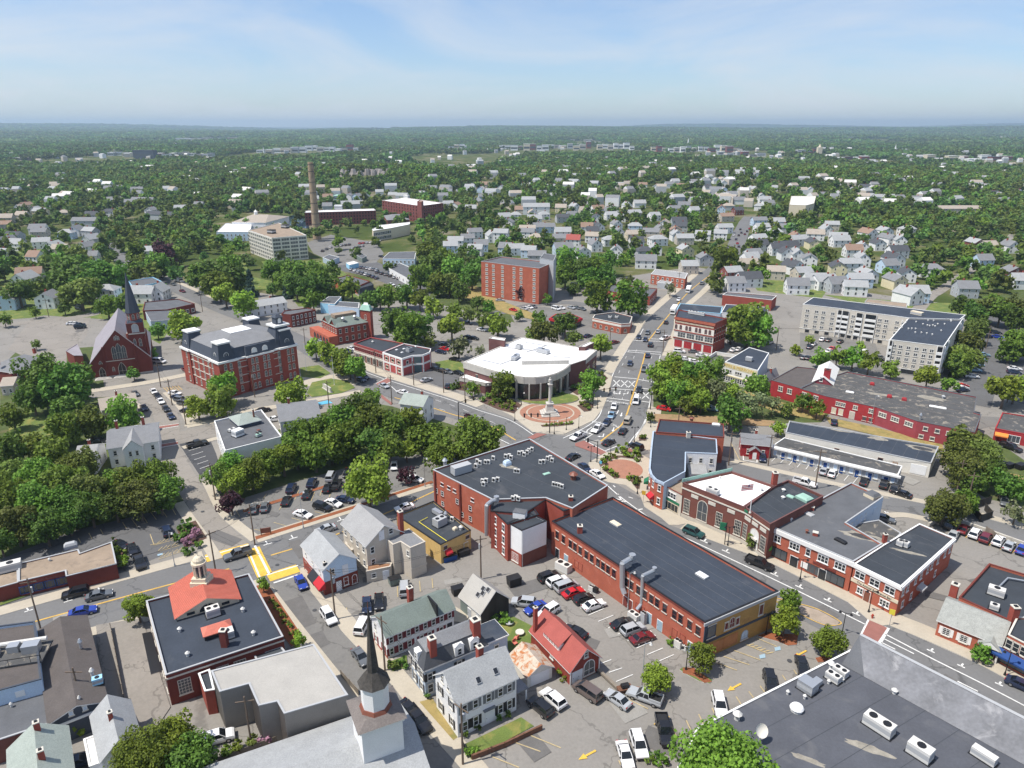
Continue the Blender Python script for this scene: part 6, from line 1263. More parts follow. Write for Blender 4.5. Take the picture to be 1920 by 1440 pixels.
x0,_=b.xy(0,0);sg=-1 if not b.flip else 1;q=MB();q.box(min(x0,x0+sg*4),max(x0,x0+sg*4),-.5,b.D+4,0,4.0,'brick_orange');pr=q.build('arcade',b.o)
for i in range(5):window(pr,x0+sg*4.02,b.D*(i+.5)/5,.1,math.pi/2 if sg<0 else-math.pi/2,2.2,3.2,'arch',frame='brick_red',glass='glass_dark',sill=None,pane=False)
q=MB();I0,I1=b.ridge;q.box(I0[0]-2.5,I1[0]+2.5,b.D/2-2,b.D/2+2,9.6,11.0,'roof_tan');q.build('roof_deck',b.o)
t=Flat('hose_tower','square brick hose tower with green copper cap','tower',[(780,482),(800,470),(872,478),(855,492)],12.4,'brick_red','copper_green',.2,'copper_green');t.win(3,8.6,1,1.2,2.0,'arch',us=[.5],frame='stone_trim',glass='brick_dark',**FA);q=MB();Q=t.Q;q.frustum(inset(Q,-.3),inset(Q,.7),12.4,14.4,'copper_green');q.frustum(inset(Q,1.2),inset(Q,1.5),14.4,15.4,'white_paint');q.build('cap',t.o);t.win(3,1.0,1,1.2,2.0,'plain',us=[.5],frame='brick_dark',**FA)
for x_,y_,lk in((655,555,'large steel fan on the fire station roof'),(742,540,'second steel fan on the fire station roof')):vent(x_,y_+10,9.0,.9,1.6,'galv',lk)
# ---- ornate block
K(1240,560,12)
b=Flat('ornate_block','three storey ornate brick block with cream trim and red shopfronts',BL,[(318,408),(1205,562),(1480,445),(380,240)],12.4,'brick_red','roof_navy',.4,'brick_dark',mk='the ornate brick block')
b.band(0,0,3.6,.02,'white_warm','shopfront');b.win(0,.2,4,3.4,2.9,'store',frame='panel_red',glass='house_red',sill=None,**FA);b.band(0,3.6,4.1,.3,'brick_dark','cornice');b.band(0,4.1,6.8,.02,'white_warm','cream_storey');b.win(0,4.3,4,3.5,2.2,'trip',u0=.08,frame='white_warm',glass='glass_mid',**FA);b.band(0,6.8,7.2,.25,'brick_red','cornice');b.band(0,7.2,9.6,.02,'white_warm','cream_storey');b.win(0,7.4,1,1.1,2.1,'arch',us=[.04,.16,.31,.4,.56,.65,.8,.9],frame='brick_red',glass='glass_mid',**FA)
for i in range(30):b.band(0,10.3,10.9,.14,'cream','corbel',.03+i*.032,.05+i*.032)
b.band(0,11.4,12.3,.3,'brick_orange','cornice');rows(b,1,(8,4.6),5,1.0,1.8,frame='brick_dark')
for i in range(5):hvac(650+70*i,335+12*i,12.05,1.6,1.0,1.3,12,2,'unit_white','white plant unit in the row on the ornate block',1)
# ---- griffin building and neighbours
K(1340,640,13.714)
b=Flat('griffin_building','white shop building with yellow band and painted name across its front',BL,[(270,525),(890,155),(1400,300),(1112,752)],7.3,'siding_white','roof_navy',.15,'white_paint',mk='the yellow banded white shop',wm={2:'siding_blue'})
a_,c_,nn=b.wall_at(3);ll=(c_-a_).length;b.sign(3,.5,5.4,ll*.96,1.6,'siding_yellow',None,proud=.06,name='name_band');q_=a_+(c_-a_)*.655;t=put('lettering',letters('GRIFFIN & MERROW',1.5,'gold',.02),b.o,(q_.x,q_.y,6.2));q_=q_+nn*.09;t.location=(q_.x,q_.y,6.2);t.rotation_euler=(R(90),0,math.atan2(nn.y,nn.x)+math.pi/2)
b.win(3,3.9,1,.7,.9,'plain',us=[.93,.87,.8,.63,.56,.49,.3,.14],frame='unit_grey',**FA);b.band(3,2.5,2.9,.2,'siding_yellow','shop_fascia');b.win(3,.7,14,1.1,1.6,'dh',frame='white_paint',**FA);hvac(880,500,7.2,2.2,1.6,1.4,12,2,'unit_grey','grey box on the yellow banded white shop',0)
K(960,460,4);b=Flat('parapet_shed','low open topped white yard building with black parapet',BL,[(1402,880),(1530,797),(1690,825),(1605,897)],3.6,'white_warm','roof_worn',1.2,'white_paint');hvac(1535,880,2.5,2.4,1.2,1.2,10,-2,'unit_white','white unit inside the parapet yard',2)
K(1280,600,3);simple((500,295),(440,330),(600,265),4.4,2.0,'siding_white','shingle_mid','grey gabled house behind the yellow banded shop',turn=False)
# ---- red factory
K(1280,600,3)
b=Flat('red_factory','long bright red factory with weathered dark roof','factory',[(660,385),(735,352),(925,290),(1655,432),(1640,520),(1680,532),(1642,632),(1320,568),(1095,492),(805,428)],5.6,'factory_red','roof_worn',.25,'roof_grey',mk='the long red factory',wm={6:'factory_red_b',7:'factory_red_b'})
b.seams(2,5,'roof_tan');pond(b,1400,440,4,2.2,12,False);pond(b,1120,420,5,1.2,13,False);WN=dict(frame='white_warm',glass='glass_mid',pane=False);b.win(9,3.4,1,1.6,1.3,'pair',us=[.8,.35],**WN);b.win(8,3.4,1,1.3,1.2,'pair',us=[.74,.64,.4,.1],**WN);b.win(8,.6,1,1.4,1.8,'plain',us=[.8,.66],frame='white_warm',glass='cream',**FA);b.win(7,3.2,1,2.4,1.3,'trip',us=[.84,.52,.18],**WN);b.win(6,3.2,1,1.2,1.1,'plain',us=[.83,.62,.42],**WN);b.win(6,.7,1,1.2,1.0,'plain',us=[.88,.68],**WN);b.door(8,.44,1.4,2.4,'siding_tan',.1);b.win(8,.6,2,1.2,1.2,'plain',us=[.2,.08],frame='factory_red',glass='glass_mid',**FA)
f2=Flat('factory_wing','red factory wing with plain dark roof next to the yellow banded shop','factory',[(500,338),(640,262),(850,285),(735,350),(660,383)],5.5,'factory_red','roof_brown',.2,'roof_grey');f2.win(4,2.6,1,1.6,1.6,'pair',us=[.65,.33],**WN)
g=Gable('roof_monitor','white roofed gable monitor with red front on the factory','roof monitor',(732,345),(845,362),(858,268),5.8,2.1,'factory_red_b','roof_offwhite',turn=True,over=.3,z0=5.2);g.chim(g.L*.62,2.2,0,4.6,2.0,m='factory_red',cap='brick_dark');g.win('ab',1.0,1,.9,1.5,us=[.4],**FA)
for x_,y_,m_,lk in((940,408,'white','white skylight near the red factory gable'),(1412,489,'white','left of two white skylights on the red factory roof'),(1457,497,'white','second of two white skylights on the red factory roof')):hatch(x_,y_,5.4,2.4,1.2,.4,12,2,'unit_white','white',lk)
for x_,y_,lk in((1065,365,'small red vent box at the back of the factory roof'),(1162,435,'red vent cowl in the middle of the factory roof'),(1245,452,'red vent box beside the cowl on the factory roof')):hatch(x_,y_,5.4,1.4,1.0,.9,12,2,'house_red','house_red',lk)
vent(1335,560,5.4,.4,2.0,'galv','steel stack on the red factory roof');vent(1465,440,5.4,.6,1.0,'unit_grey','grey fan on the red factory roof')
# ---- motel offices, long garage, small red house, red shed
b=Flat('office_row','long low row of offices with worn roof and white fascia',BL,[(505,708),(572,662),(1235,822),(1212,872)],3.3,'siding_grey','roof_worn',.1,'white_paint',mk='the low office row');b.band(3,2.75,3.2,.7,'white_paint','eaves');b.win(3,.8,16,1.0,1.5,'plain',frame='white_paint',glass='siding_lightblue',**FA)
for u in(.08,.2,.3,.42,.55,.66,.8,.9):b.door(3,u,.9,2.0,'awning_blue',.05)
b=Flat('long_garage','long low garage with blue black roof and cream wall',BL,[(580,632),(600,568),(1440,712),(1398,805)],4.2,'white_warm','roof_navy',.2,'unit_grey',mk='the long cream garage');b.seams(2,11);b.win(3,1.8,1,1.2,.9,'plain',us=[.98,.62,.32],frame='brick_dark',**FA);b.win(3,1.0,1,1.2,1.4,'plain',us=[.22],frame='plywood',glass='siding_tan',**FA);b.band(3,.4,3.0,.08,'white','roller_door',.02,.12);pond(b,895,620,3.4,1.3,9,False);pond(b,1100,667,2.6,1.2,10,False);pond(b,1345,722,4.0,1.6,11)
b=simple((333,690),(500,705),(345,645),4.0,1.7,'house_red','shingle_mid','small red house with white windows and red porch',mk='the small red house');x0,y0=b.xy(.45,0);q=MB();q.box(x0-1.3,x0+1.3,-1.6,0,0,2.4,'house_red');q.face([(x0-1.3,-1.6,2.4),(x0+1.3,-1.6,2.4),(x0,-1.6,3.4)],'house_red');pc=q.build('porch',b.o);q=MB();q.face([(x0-1.6,-1.9,2.3),(x0,-1.9,3.55),(x0,.3,3.55),(x0-1.6,.3,2.3)],'shingle_mid');q.face([(x0+1.6,.3,2.3),(x0,.3,3.55),(x0,-1.9,3.55),(x0+1.6,-1.9,2.3)],'shingle_mid');q.build('porch_roof',pc);q=MB();q.box(x0-.5,x0+.5,-1.66,-1.6,.1,2.1,'white_paint');q.build('door',pc)
b=Flat('red_shed','red single storey workshop with orange awning by the parked motorcycles',BL,[(1758,610),(1800,520),(2050,560),(2050,665)],3.6,'house_red','roof_worn',.2,'house_red',mk='the red workshop');b.awning(3,.85,3.2,2.7,'orange_cloth',1.4,.5);b.win(3,.4,1,3,2.2,'store',us=[.6],glass='glass_mid',**FA)
# ---- beige flats
K(1440,460,4)
def flats(b,e,us,n,zs=(2.8,5.0,7.2,9.4),bal=(),w=1.5):
 for z in zs:b.win(e,z,1,w,1.2,'pair',us=us,**FA)
 for u0,u1 in bal:
  b.band(e,2.2,11.8,.05,'glass_dark','balcony_shade_panel',u0,u1)  # flat dark panel on the wall; its colour paints the shade behind the balconies
  for z in(2.3,4.5,6.7,8.9):b.band(e,z,z+1.0,.5,'white_paint','balcony',u0-.004,u1+.004)
  for u in(u0,u1):b.band(e,0,12,.45,'white_paint','balcony_post',u-.006,u+.006)
b=Flat('apartment_block','long beige five storey flats with white balconies and dark roof','apartments',[(262,442),(340,390),(1482,522),(1440,555),(1060,545),(942,528),(720,500),(560,476)],12.6,'siding_beige','roof_navy',.12,'white_paint',mk='the long beige flats')
flats(b,7,[.22,.45,.63,.86],4,bal=((.0,.1),));flats(b,6,[.45],1,bal=((.02,.3),(.66,.96)));flats(b,5,[.2,.42],2,bal=((.55,.92),));flats(b,4,[.3,.7],2)
for e,us in((7,[.3,.55,.8]),(6,[.2,.5,.8]),(5,[.3,.7])):b.win(e,.3,1,2.0,1.6,'plain',us=us,frame='siding_beige',glass='glass_dark',sill=None,name='garage_opening',**FA)
b.band([7,6,5,4],2.0,2.25,.1,'white_paint','white_course')
b=Flat('apartment_block','nearer beige five storey flats with white corner balconies','apartments',[(915,707),(1075,522),(1478,526),(1320,758)],12.2,'siding_beige','roof_navy',.12,'white_paint',mk='the nearer beige flats')
flats(b,3,[.2,.33,.48,.63,.78,.9],6,bal=((.005,.11),(.94,.995)),w=1.3);flats(b,2,[.4,.7],2,bal=((.82,.98),(.1,.25)));flats(b,0,[.5],1,bal=((.02,.2),(.6,.8)));b.win(3,.2,1,5,2.0,'plain',us=[.55],frame='unit_grey',glass='glass_dark',sill=None,name='garage_opening',**FA);b.band([3],2.0,2.25,.1,'white_paint','white_course')
hvac(1115,525,12.1,4.5,2.0,1.6,10,2,'cream','cream stair head on the beige flats roof',0)
for i in range(26):x_,y_=rnd.uniform(980,1380),rnd.uniform(560,680);vent(x_,y_,12.1,.35,.6,'unit_white','tiny white vent on the nearer flats roof')
# ---- further landmarks
K(0,0,1)
b=Flat('tower_block','eight storey red brick tower block with white windows','tower block',[(902,490),(940,481),(1038,492),(1011,503)],18.5,'brick_orange','roof_grey',.4,'unit_grey',mk='the brick tower block');rows(b,3,[1.2+2.15*i for i in range(8)],6,1.5,1.1,style='pair',us=[.08,.3,.42,.62,.78,.9])
b=Flat('lift_shaft','pale concrete shaft at the end of the brick tower block','tower block',[(1012,484),(1020,475),(1043,478),(1038,489)],20.8,'siding_grey','roof_grey',.2,'unit_grey')
K(480,220,4)
b=Flat('concrete_block','white six storey concrete office block with window bands',BL,[(-60,846),(170,790),(378,884),(118,905)],16.0,'white_warm','roof_tan',.4,'white_paint',mk='the white concrete block')
for e,n in((2,4),(3,11)):
 for i in range(6):b.win(e,1.0+2.5*i,n,(5.2 if e==2 else 3.6),1.7,'trip',frame='white_warm',glass='glass_mid',**FA)
for x_,y_,lk in((118,870,'dark plant box near the front of the concrete block roof'),(220,830,'dark plant box farther back on the concrete block roof')):hvac(x_,y_,15.7,5,3.5,2.6,10,1,'wood_dark',lk,0)
MW=dict(frame='brick_dark',glass='glass_dark',sill=None,pane=False)
b=Flat('brick_mill','long dark brick mill with white roof beside the tall chimney','mill',[(365,714),(378,700),(880,684),(898,698)],11.8,'brick_far','roof_white',.3,'white_paint',mk='the long brick mill');rows(b,3,(1,3.7,6.4,9.1),24,1.3,1.7,frame='brick_dark',sill=None)
b=Flat('brick_mill','red brick mill with white roof and square stair tower','mill',[(945,622),(1112,602),(1405,642),(1235,664)],15.5,'brick_far','roof_white',.4,'white_paint',mk='the towered brick mill');rows(b,3,(1,4,7,10,12.8),14,1.4,1.8,frame='brick_dark',sill=None);rows(b,2,(1,4,7,10,12.8),10,1.4,1.8,frame='brick_dark',sill=None)
b=Flat('mill_tower','square red brick stair tower of the mill','tower',[(1208,630),(1225,622),(1256,628),(1240,636)],19.5,'brick_far','roof_tan',.4,'brick_far');hvac(620,690,11.6,7,4,4,10,0,'white','white lift house on the long brick mill',0);hvac(1130,605,15.3,7,3,3,10,1,'unit_white','white lift house on the towered mill',0)
x_,y_=W(460,915);o=root('mill_chimney',x_,y_);q=MB();mat('chimney_tan',(0.36,0.27,0.18),.9,var=.15,stain=((.2,.16,.12),.7,.55,.2))
zz=[0,4,12,20,28,36,44,52,57,59]
for i in range(len(zz)-1):r0=3.3-1.2*zz[i]/59;r1=3.3-1.2*zz[i+1]/59;MB().ngon(0,0,r0,zz[i],zz[i+1],'chimney_tan',16,r1).build('shaft_section',o);MB().ngon(0,0,r0+.12,zz[i]+.01,zz[i]+.5,'roof_brown',16).build('iron_band',o)
thing(o,'tall tan brick factory chimney with iron bands','chimney',fixed=True);mark('the tall mill chimney',x_,y_)
b=Flat('low_mill','low cream building with white roof in front of the towered mill',BL,[(870,840),(930,808),(1155,785),(1150,802),(1010,830),(880,850)],8.5,'cream','roof_white',.3,'white_paint');rows(b,4,(4.4,1.0),10,2.4,2.2,style='pair')
b=Gable('mill_hall','low hall with grey hipped roof between the mills',BL,(985,770),(1150,765),(1005,735),5,3.0,'brick_far','shingle_mid',hip=7)
b=Flat('works_building','pale blue works building with grey roof',BL,[(950,1058),(1000,1012),(1200,1008),(1190,1062)],6,'siding_lightblue','roof_grey',.2,'white_paint',mk='the pale blue works');rows(b,3,(3.4,.8),8,1.2,1.2)
b=Flat('works_building','long low white works building beside the dark car park',BL,[(985,1125),(1080,1092),(1215,1150),(1145,1212)],4,'white','roof_grey',.2,'white_paint');rows(b,3,(1.2,),6,1.6,1.2)
b=Flat('office_building','dark flat roofed building with two works cabins beside it',BL,[(500,1050),(550,1030),(625,1048),(560,1075)],3.5,'siding_blue','roof_grey',.2,'white_paint');b=Flat('site_cabin','small dark green cabin in the works yard','cabin',[(755,1035),(790,1020),(830,1040),(795,1058)],3,'shingle_green','roof_grey',.1,'unit_grey');b=Flat('site_cabin','blue and white cabin in the works yard','cabin',[(675,1090),(730,1078),(770,1092),(700,1108)],3,'siding_skyblue','roof_offwhite',.1,'white_paint')
K(480,460,4)
b=Flat('garage_building','low orange brick garage with dark roof by the long car park',BL,[(563,258),(690,222),(852,268),(760,308)],4.2,'brick_orange','roof_grey',.3,'brick_dark',mk='the low orange brick garage');b=Flat('canopy','dark blue canopy beside the orange brick garage','canopy',[(740,300),(860,272),(882,296),(775,326)],3.6,'slate_blue','roof_black',.2,'black_metal')
b=Flat('brick_row','dark brick row building behind the town hall tower',BL,[(190,515),(215,490),(385,468),(447,482),(260,520)],6,'brick_dark','roof_grey',.3,'brick_dark');rows(b,3,(3.5,.8),6,1.0,1.5)
simple((-60,470),(230,425),(-100,440),5.0,2.0,'siding_white','shingle_light','long white row house beside the park trees',((.7,.6),));b=Flat('blue_shop','pale blue flat roofed shop behind the fire station',BL,[(480,430),(545,385),(640,385),(590,440)],5,'siding_skyblue','roof_grey',.2,'white_paint');b=Flat('blue_shop','low grey and blue flat shop with white front behind the fire station',BL,[(540,450),(600,420),(775,430),(770,470)],4.4,'siding_lightblue','roof_grey',.2,'white_paint')
K(960,460,4)
b=Flat('corner_bank','single storey brick bank with white band and cut corner',BL,[(605,545),(620,520),(770,500),(902,535),(885,585),(820,590)],4.6,'brick_orange','roof_black',.3,'white_warm',mk='the white banded corner bank');b.band([5,4,3,0],3.2,4.1,.1,'white_warm','fascia');b.win(5,.8,5,1.3,1.5,'arch',frame='white_warm',**FA);b.win(4,.8,1,1.3,1.5,'arch',us=[.5],frame='white_warm',**FA)
for x_,lk in((735,'white unit on the corner bank roof'),(785,'second white unit on the corner bank roof')):hvac(x_,545,4.4,1.4,1.4,1,10,1,'unit_white',lk,1)
b=Flat('red_diner','low diner with red fascia and dark roof',BL,[(285,545),(330,515),(430,508),(522,545),(425,580)],3.6,'glass_dark','roof_black',.2,'awning_red',mk='the red fascia diner');b.band([3,4,0],2.5,3.5,.4,'awning_red','fascia')
b=Flat('blue_shop','blue walled shop with dark roof behind the ornate block',BL,[(1237,482),(1262,437),(1578,462),(1566,512)],5,'siding_blue','roof_navy',.2,'siding_skyblue');b=Flat('white_shop','white walled shop with dark roof beside the blue shop',BL,[(1570,505),(1605,442),(1925,465),(1905,520)],5,'siding_white','roof_navy',.2,'white_paint');hvac(1730,470,4.9,3,1.6,1.3,10,1,'unit_grey','grey unit on the white shop roof',2)
b=Flat('brick_store','long low red brick store with dark roof above the ornate block',BL,[(1580,370),(1615,350),(1985,378),(1950,410)],5.5,'brick_red','roof_grey',.3,'white_paint');b=Flat('brick_store','brick store with grey roof beside the two roadside trees',BL,[(645,300),(700,284),(1090,325),(1035,385),(745,348)],4.6,'brick_red','roof_grey',.3,'brick_dark',mk='the roadside brick store');rows(b,2,(.8,),5,1.2,1.6)
K(960,220,4)
b=Flat('brick_office','two storey brick office with grey roof by the avenue',BL,[(1043,1175),(1075,1138),(1318,1168),(1298,1210)],5.8,'brick_orange','shingle_grey',.1,'white_paint',mk='the roadside brick office');rows(b,3,(3.4,.9),7,1.1,1.3);b=Flat('porch_canopy','white entrance canopy of the roadside brick office','canopy',[(1090,1240),(1130,1208),(1200,1218),(1190,1250)],3.2,'siding_grey','shingle_light',.1,'white_paint')
b=Flat('tan_school','long tan roofed building half hidden by trees',BL,[(1175,575),(1215,556),(1440,562),(1400,590)],8,'siding_tan','shingle_tan',.1,'white_paint');b=Flat('tan_school','tan roofed block behind trees by the avenue',BL,[(1500,590),(1530,562),(1690,580),(1660,605)],8,'siding_tan','shingle_tan',.1,'white_paint');b=Flat('tan_school','far long tan roofed building on the slope',BL,[(1145,430),(1170,415),(1310,417),(1300,435)],8,'brick_far','shingle_tan',.1,'white_paint')
K(1440,220,4);b=Flat('tan_church','tall tan brick building with white roof at the wood edge',BL,[(160,655),(175,590),(360,590),(345,645),(285,660)],14,'cream','roof_offwhite',.4,'cream',mk='the tall tan building');rows(b,3,(2,8),3,1.6,3);b=Flat('flat_shop','long low building with tan gravel roof behind the beige flats',BL,[(725,1385),(745,1362),(1045,1395),(1040,1425)],4,'siding_tan','roof_tan',.1,'unit_grey')
K(0,220,4)
b=Flat('white_hall','pale hall with white roof terrace and brown eaves',BL,[(1622,860),(1690,795),(1890,800),(1875,860)],7,'siding_lightblue','roof_white',.3,'shingle_tan',mk='the pale domed hall');rows(b,3,(3.8,.9),8,1.1,1.4);g=Gable('dome_hall','broad tan hipped roof with small white cupola',BL,(1740,785),(1990,790),(1760,735),9,4,'siding_white','shingle_tan',hip=8);x0,y0=g.xy(.35,.5);q=MB();q.ngon(x0,y0,1.6,11.5,15,'white',8);q.ngon(x0,y0,1.8,15,17,'white',8,.1);q.build('cupola',g.o)
K(0,460,4)
b=Flat('blue_building','bright sky blue building with dark flat roof',BL,[(1000,318),(962,268),(1145,238),(1216,272)],6.4,'siding_skyblue','roof_grey',.3,'siding_skyblue',mk='the sky blue building');rows(b,3,(3.6,),6,.9,1.2);b=Flat('dark_shop','dark flat roofed brick shop by the passing street',BL,[(1070,490),(1085,425),(1335,402),(1460,437),(1255,482)],4.6,'brick_dark','roof_grey',.3,'brick_dark',mk='the dark flat roofed shop');rows(b,3,(.9,),5,1.6,1.6);b=Flat('grey_shop','long grey roofed shed with blue front below the dark shop',BL,[(1130,570),(1090,500),(1360,488),(1290,558)],4.2,'siding_blue','roof_grey',.15,'unit_grey')
# ================================================================== TREES
def leaf_mesh(name,seed,m,nl,per,lsize,shape='round',flat=.8):
 """crown of unit radius about the origin: leaf sprays on the shells of many small lobes"""
 g=np.random.default_rng(seed);C=[];Rr=[]
 for i in range(nl):
  d=g.normal(size=3);d/=np.linalg.norm(d)
  if shape=='cone':
   h=g.uniform(-1,1);k=.62*(1-(h+1)/2.05);a=g.uniform(0,6.283);C.append((k*math.cos(a),k*math.sin(a),h*1.5));Rr.append(.16+.22*(1-(h+1)/2));continue
  if d[2]<-.75:d[2]*=-.5
  q=g.uniform(.42,.92)if i>nl*.2 else g.uniform(0,.35);C.append((d[0]*q,d[1]*q,d[2]*q*flat));Rr.append(g.uniform(.17,.42)*(1.15-.35*q))
 V=[];
 for c,r in zip(C,Rr):
  n=max(4,int(per*(r/.33)**2));d=g.normal(size=(n,3));d/=np.linalg.norm(d,axis=1)[:,None]
  p=np.array(c)+d*r*g.uniform(.72,1.08,(n,1))*[1,1,.85]
  nn=d*.7+g.normal(size=(n,3))*.45+[-.15,0,.5];nn/=np.linalg.norm(nn,axis=1)[:,None]
  t=np.cross(nn,g.normal(size=(n,3)));t/=np.linalg.norm(t,axis=1)[:,None];bt=np.cross(nn,t)
  s=lsize*g.uniform(.6,1.3,(n,1));V.append(np.stack([p-t*s-bt*s*.6,p+t*s-bt*s*.6,p+t*s*.7+bt*s*.8,p-t*s*.7+bt*s*.8],1))
 V=np.concatenate(V).reshape(-1,3);n=len(V)//4;me=bpy.data.meshes.new(name);me.vertices.add(len(V));me.vertices.foreach_set('co',V.ravel().astype(np.float32))
 me.loops.add(n*4);me.loops.foreach_set('vertex_index',np.arange(n*4,dtype=np.int32));me.polygons.add(n);me.polygons.foreach_set('loop_start',np.arange(0,n*4,4,dtype=np.int32));me.update(calc_edges=True);me.validate()
 me.materials.append(M[m]);return me
def trunk_mesh(seed,top=1.5):
 g=random.Random(seed);b=MB();b.bar((0,0,0),(.02,.01,.75),.085,'bark',6,.06);b.bar((.02,.01,.75),(0,.03,top),.06,'bark',5,.02)
 for i in range(5):a=g.uniform(0,6.28);z=g.uniform(.6,1.1);b.bar((.02,.01,z),(math.cos(a)*.5,math.sin(a)*.5,z+g.uniform(.35,.7)),.035,'bark',4,.01)
 return b.mesh('trunk')
LM={'m':'leaf_mid','b':'leaf_bright','d':'leaf_dark','o':'leaf_olive','p':'leaf_plum','l':'leaf_pale','s':'leaf_spruce'}
CR={};TR=[trunk_mesh(i)for i in range(4)]
def crown(kind,lod,i):
 k=(kind,lod,i)
 if k not in CR:
  nl,per,ls=((60,130,.05),(44,60,.075),(30,30,.11),(110,190,.03))[lod]
  if kind=='l':per=int(per*.55)
  CR[k]=leaf_mesh('crown',hash((ord(kind),lod,i))%9999,LM[kind],nl if kind!='s' else nl*2,per,ls,'cone' if kind=='s' else 'round',(.75,.9,.82)[i%3])
 return CR[k]
WORD={'m':'green broadleaf','b':'bright yellow green','d':'dark green','o':'olive green','p':'purple leaved','l':'thin pale leaved','s':'blue green conical'}
TREES=[]
def tree(x,y,r,kind):
 h=9.0
 if kind=='d' and x<330 and y>800 and rnd.random()<.45:kind=rnd.choice('mmo');r*=rnd.uniform(.85,1.12)
 for _ in range(5):
  X,Y=W(x,y,h*.54);Rm=max(1.2,1.1*r*mpp(X,Y,h*.54));h=min(max(Rm*2.1,3.5),18)
 lod=0 if r>40 else 1 if r>21 else 2
 if r>26 and y>850:lod=0
 if r>50:lod=3
 i=rnd.randrange(3);o=root('tree',X,Y,0,rnd.uniform(0,6.28));sz=h/2.25;cs=h*.46
 put('crown',crown(kind,lod,i),o,(0,0,h*.55),0,(Rm,Rm,cs*1.18));put('trunk',TR[rnd.randrange(4)],o,(0,0,0),0,(sz,sz,sz))
 size='large ' if Rm>6.5 else 'small ' if Rm<3.2 else ''
 thing(o,f'{size}{WORD[kind]} tree','tree','trees in and round the town');TREES.append((X,Y,Rm))
T_="""1356 1452 88m 1315 1230 27m 1230 1272 28b 1472 1167 26b 1480 1130 22m 1555 1203 28m 1840 1223 18m 1417 1015 15o 258 1140 28b 325 1385 42b 268 1418 56d 355 1420 45d 493 1098 11b 560 1200 12b
80 710 42d 125 725 40d 150 700 22d 60 745 30d 23 780 24m 123 773 30d 167 790 28o 233 777 30m 117 807 28d 20 840 32d 60 835 30d 100 850 34d 20 890 36d 70 895 38d 120 905 36m 20 935 36d 70 940 38d 120 945 34d 30 985 34d 85 990 32d 150 870 30o 165 925 36o 170 955 32d 210 910 30m 215 945 32d 250 905 34m 260 938 32d 292 893 34m 312 920 30m 300 938 26d 128 975 28d 0 1015 28d
417 728 30m 415 752 28m 370 763 22b 410 895 28m 430 870 26m 440 905 28b 470 885 30m 500 870 30m 530 860 30b 555 845 32m 590 850 32m 620 835 32b 560 812 24m 600 805 26m 640 830 32m 433 943 22p
670 770 34d 640 785 30m 700 790 34m 690 750 26m 660 820 34m 700 830 32d 735 800 30m 730 840 30m 770 790 28b 790 820 30m 815 815 28m 830 840 26m 850 850 20m 897 820 42m 878 787 13p 825 858 30m 762 845 20b 690 905 46b 760 890 16p
655 685 24m 592 655 18b 615 660 20b 640 680 22m 665 690 24m 548 738 28b 943 722 24m 885 727 15m 1110 715 22m 1103 738 16m 847 612 24b 860 650 20l 807 640 14o 933 610 20b 1020 622 26o 1000 630 18o 1060 608 22d 1075 635 16o 1127 648 22b 900 658 10l
765 620 30m 742 605 30d 777 610 30d 727 555 22m 762 552 22d 787 560 20m 812 575 18b 712 560 18d 692 560 18d 660 542 20b 642 540 18m 587 562 20m 530 527 22m 550 510 26m 575 520 30m 600 525 28m 555 537 24d 587 540 26d 510 505 22m 615 545 20d 622 505 14d 537 545 12s 510 542 12d
855 582 16m 880 590 14o 905 600 16o 935 612 21b 870 548 12d 805 520 20m 787 520 22m 820 530 22m 842 532 20o 860 547 18d 850 505 26m 817 497 26d 805 472 24m 835 485 24m 885 517 22d 892 502 20d 895 567 14d 917 575 12m
1085 507 26d 1065 490 24m 1060 515 22m 1115 502 26m 1135 520 22d 1100 522 22m 1140 492 22d 1120 555 27m 1180 560 33m 980 547 14p 1027 560 10m 1010 600 16m 1055 608 16d 975 592 9d 1072 542 10d 1257 542 12l 1360 487 24m 1427 512 16m 1405 610 36m 1385 600 28m 1422 620 30m 1372 622 20m
1255 690 26b 1235 700 20b 1275 705 28b 1297 710 28m 1260 725 28b 1240 725 22m 1310 725 26b 1335 697 26m 1272 742 24m 1305 745 24b 1285 757 18m 1345 732 24l 1372 737 20b 1370 772 32d 1420 725 26m 1410 755 24l 1315 755 18b 1385 775 20d 1220 782 9m
1450 760 18l 1507 753 18d 1533 767 16m 1477 767 14o 1460 803 14b 1540 670 18m 1570 670 18m 1600 672 20m 1630 680 20m 1673 692 17m 1740 707 22b 1780 720 16m 1493 655 10b 1517 637 9b 1613 650 9b
1795 667 24o 1815 642 24o 1830 620 22o 1790 685 20d 1805 680 22m 1822 670 22o 1840 610 18d 1895 655 22m 1910 647 26m 1885 732 30b 1905 730 24b 1830 590 24d 1852 580 24o 1877 585 24m 1902 580 26o 1915 600 26d 1802 572 20d 1865 565 18m
1810 833 36o 1797 860 34o 1840 853 32o 1813 883 32o 1853 885 28d 1880 905 26d 1907 915 24d 1827 900 26d 1773 950 34o 1813 940 26m 1750 960 18m 1905 963 20l
135 502 34d 175 517 34d 140 527 34d 150 547 34o 162 537 26d 35 547 25d 5 505 18d 140 475 18o 220 520 22m 200 572 22m 225 570 18d 235 560 14b 295 620 14d 345 610 28b 355 622 20m 325 615 16m 288 662 9m 67 647 9o 120 577 12d 65 585 10m 250 700 12d 8 600 12m 255 507 16m 295 495 24m 265 487 12m 382 515 34d 410 532 32m 437 517 30d 422 552 22b 455 570 24b 430 505 24m 470 537 16s 310 475 22p 250 470 18m 335 485 12o"""
tk=T_.split()
K(0,0,1)
for i in range(0,len(tk),3):tree(float(tk[i]),float(tk[i+1]),float(tk[i+2][:-1]),tk[i+2][-1])
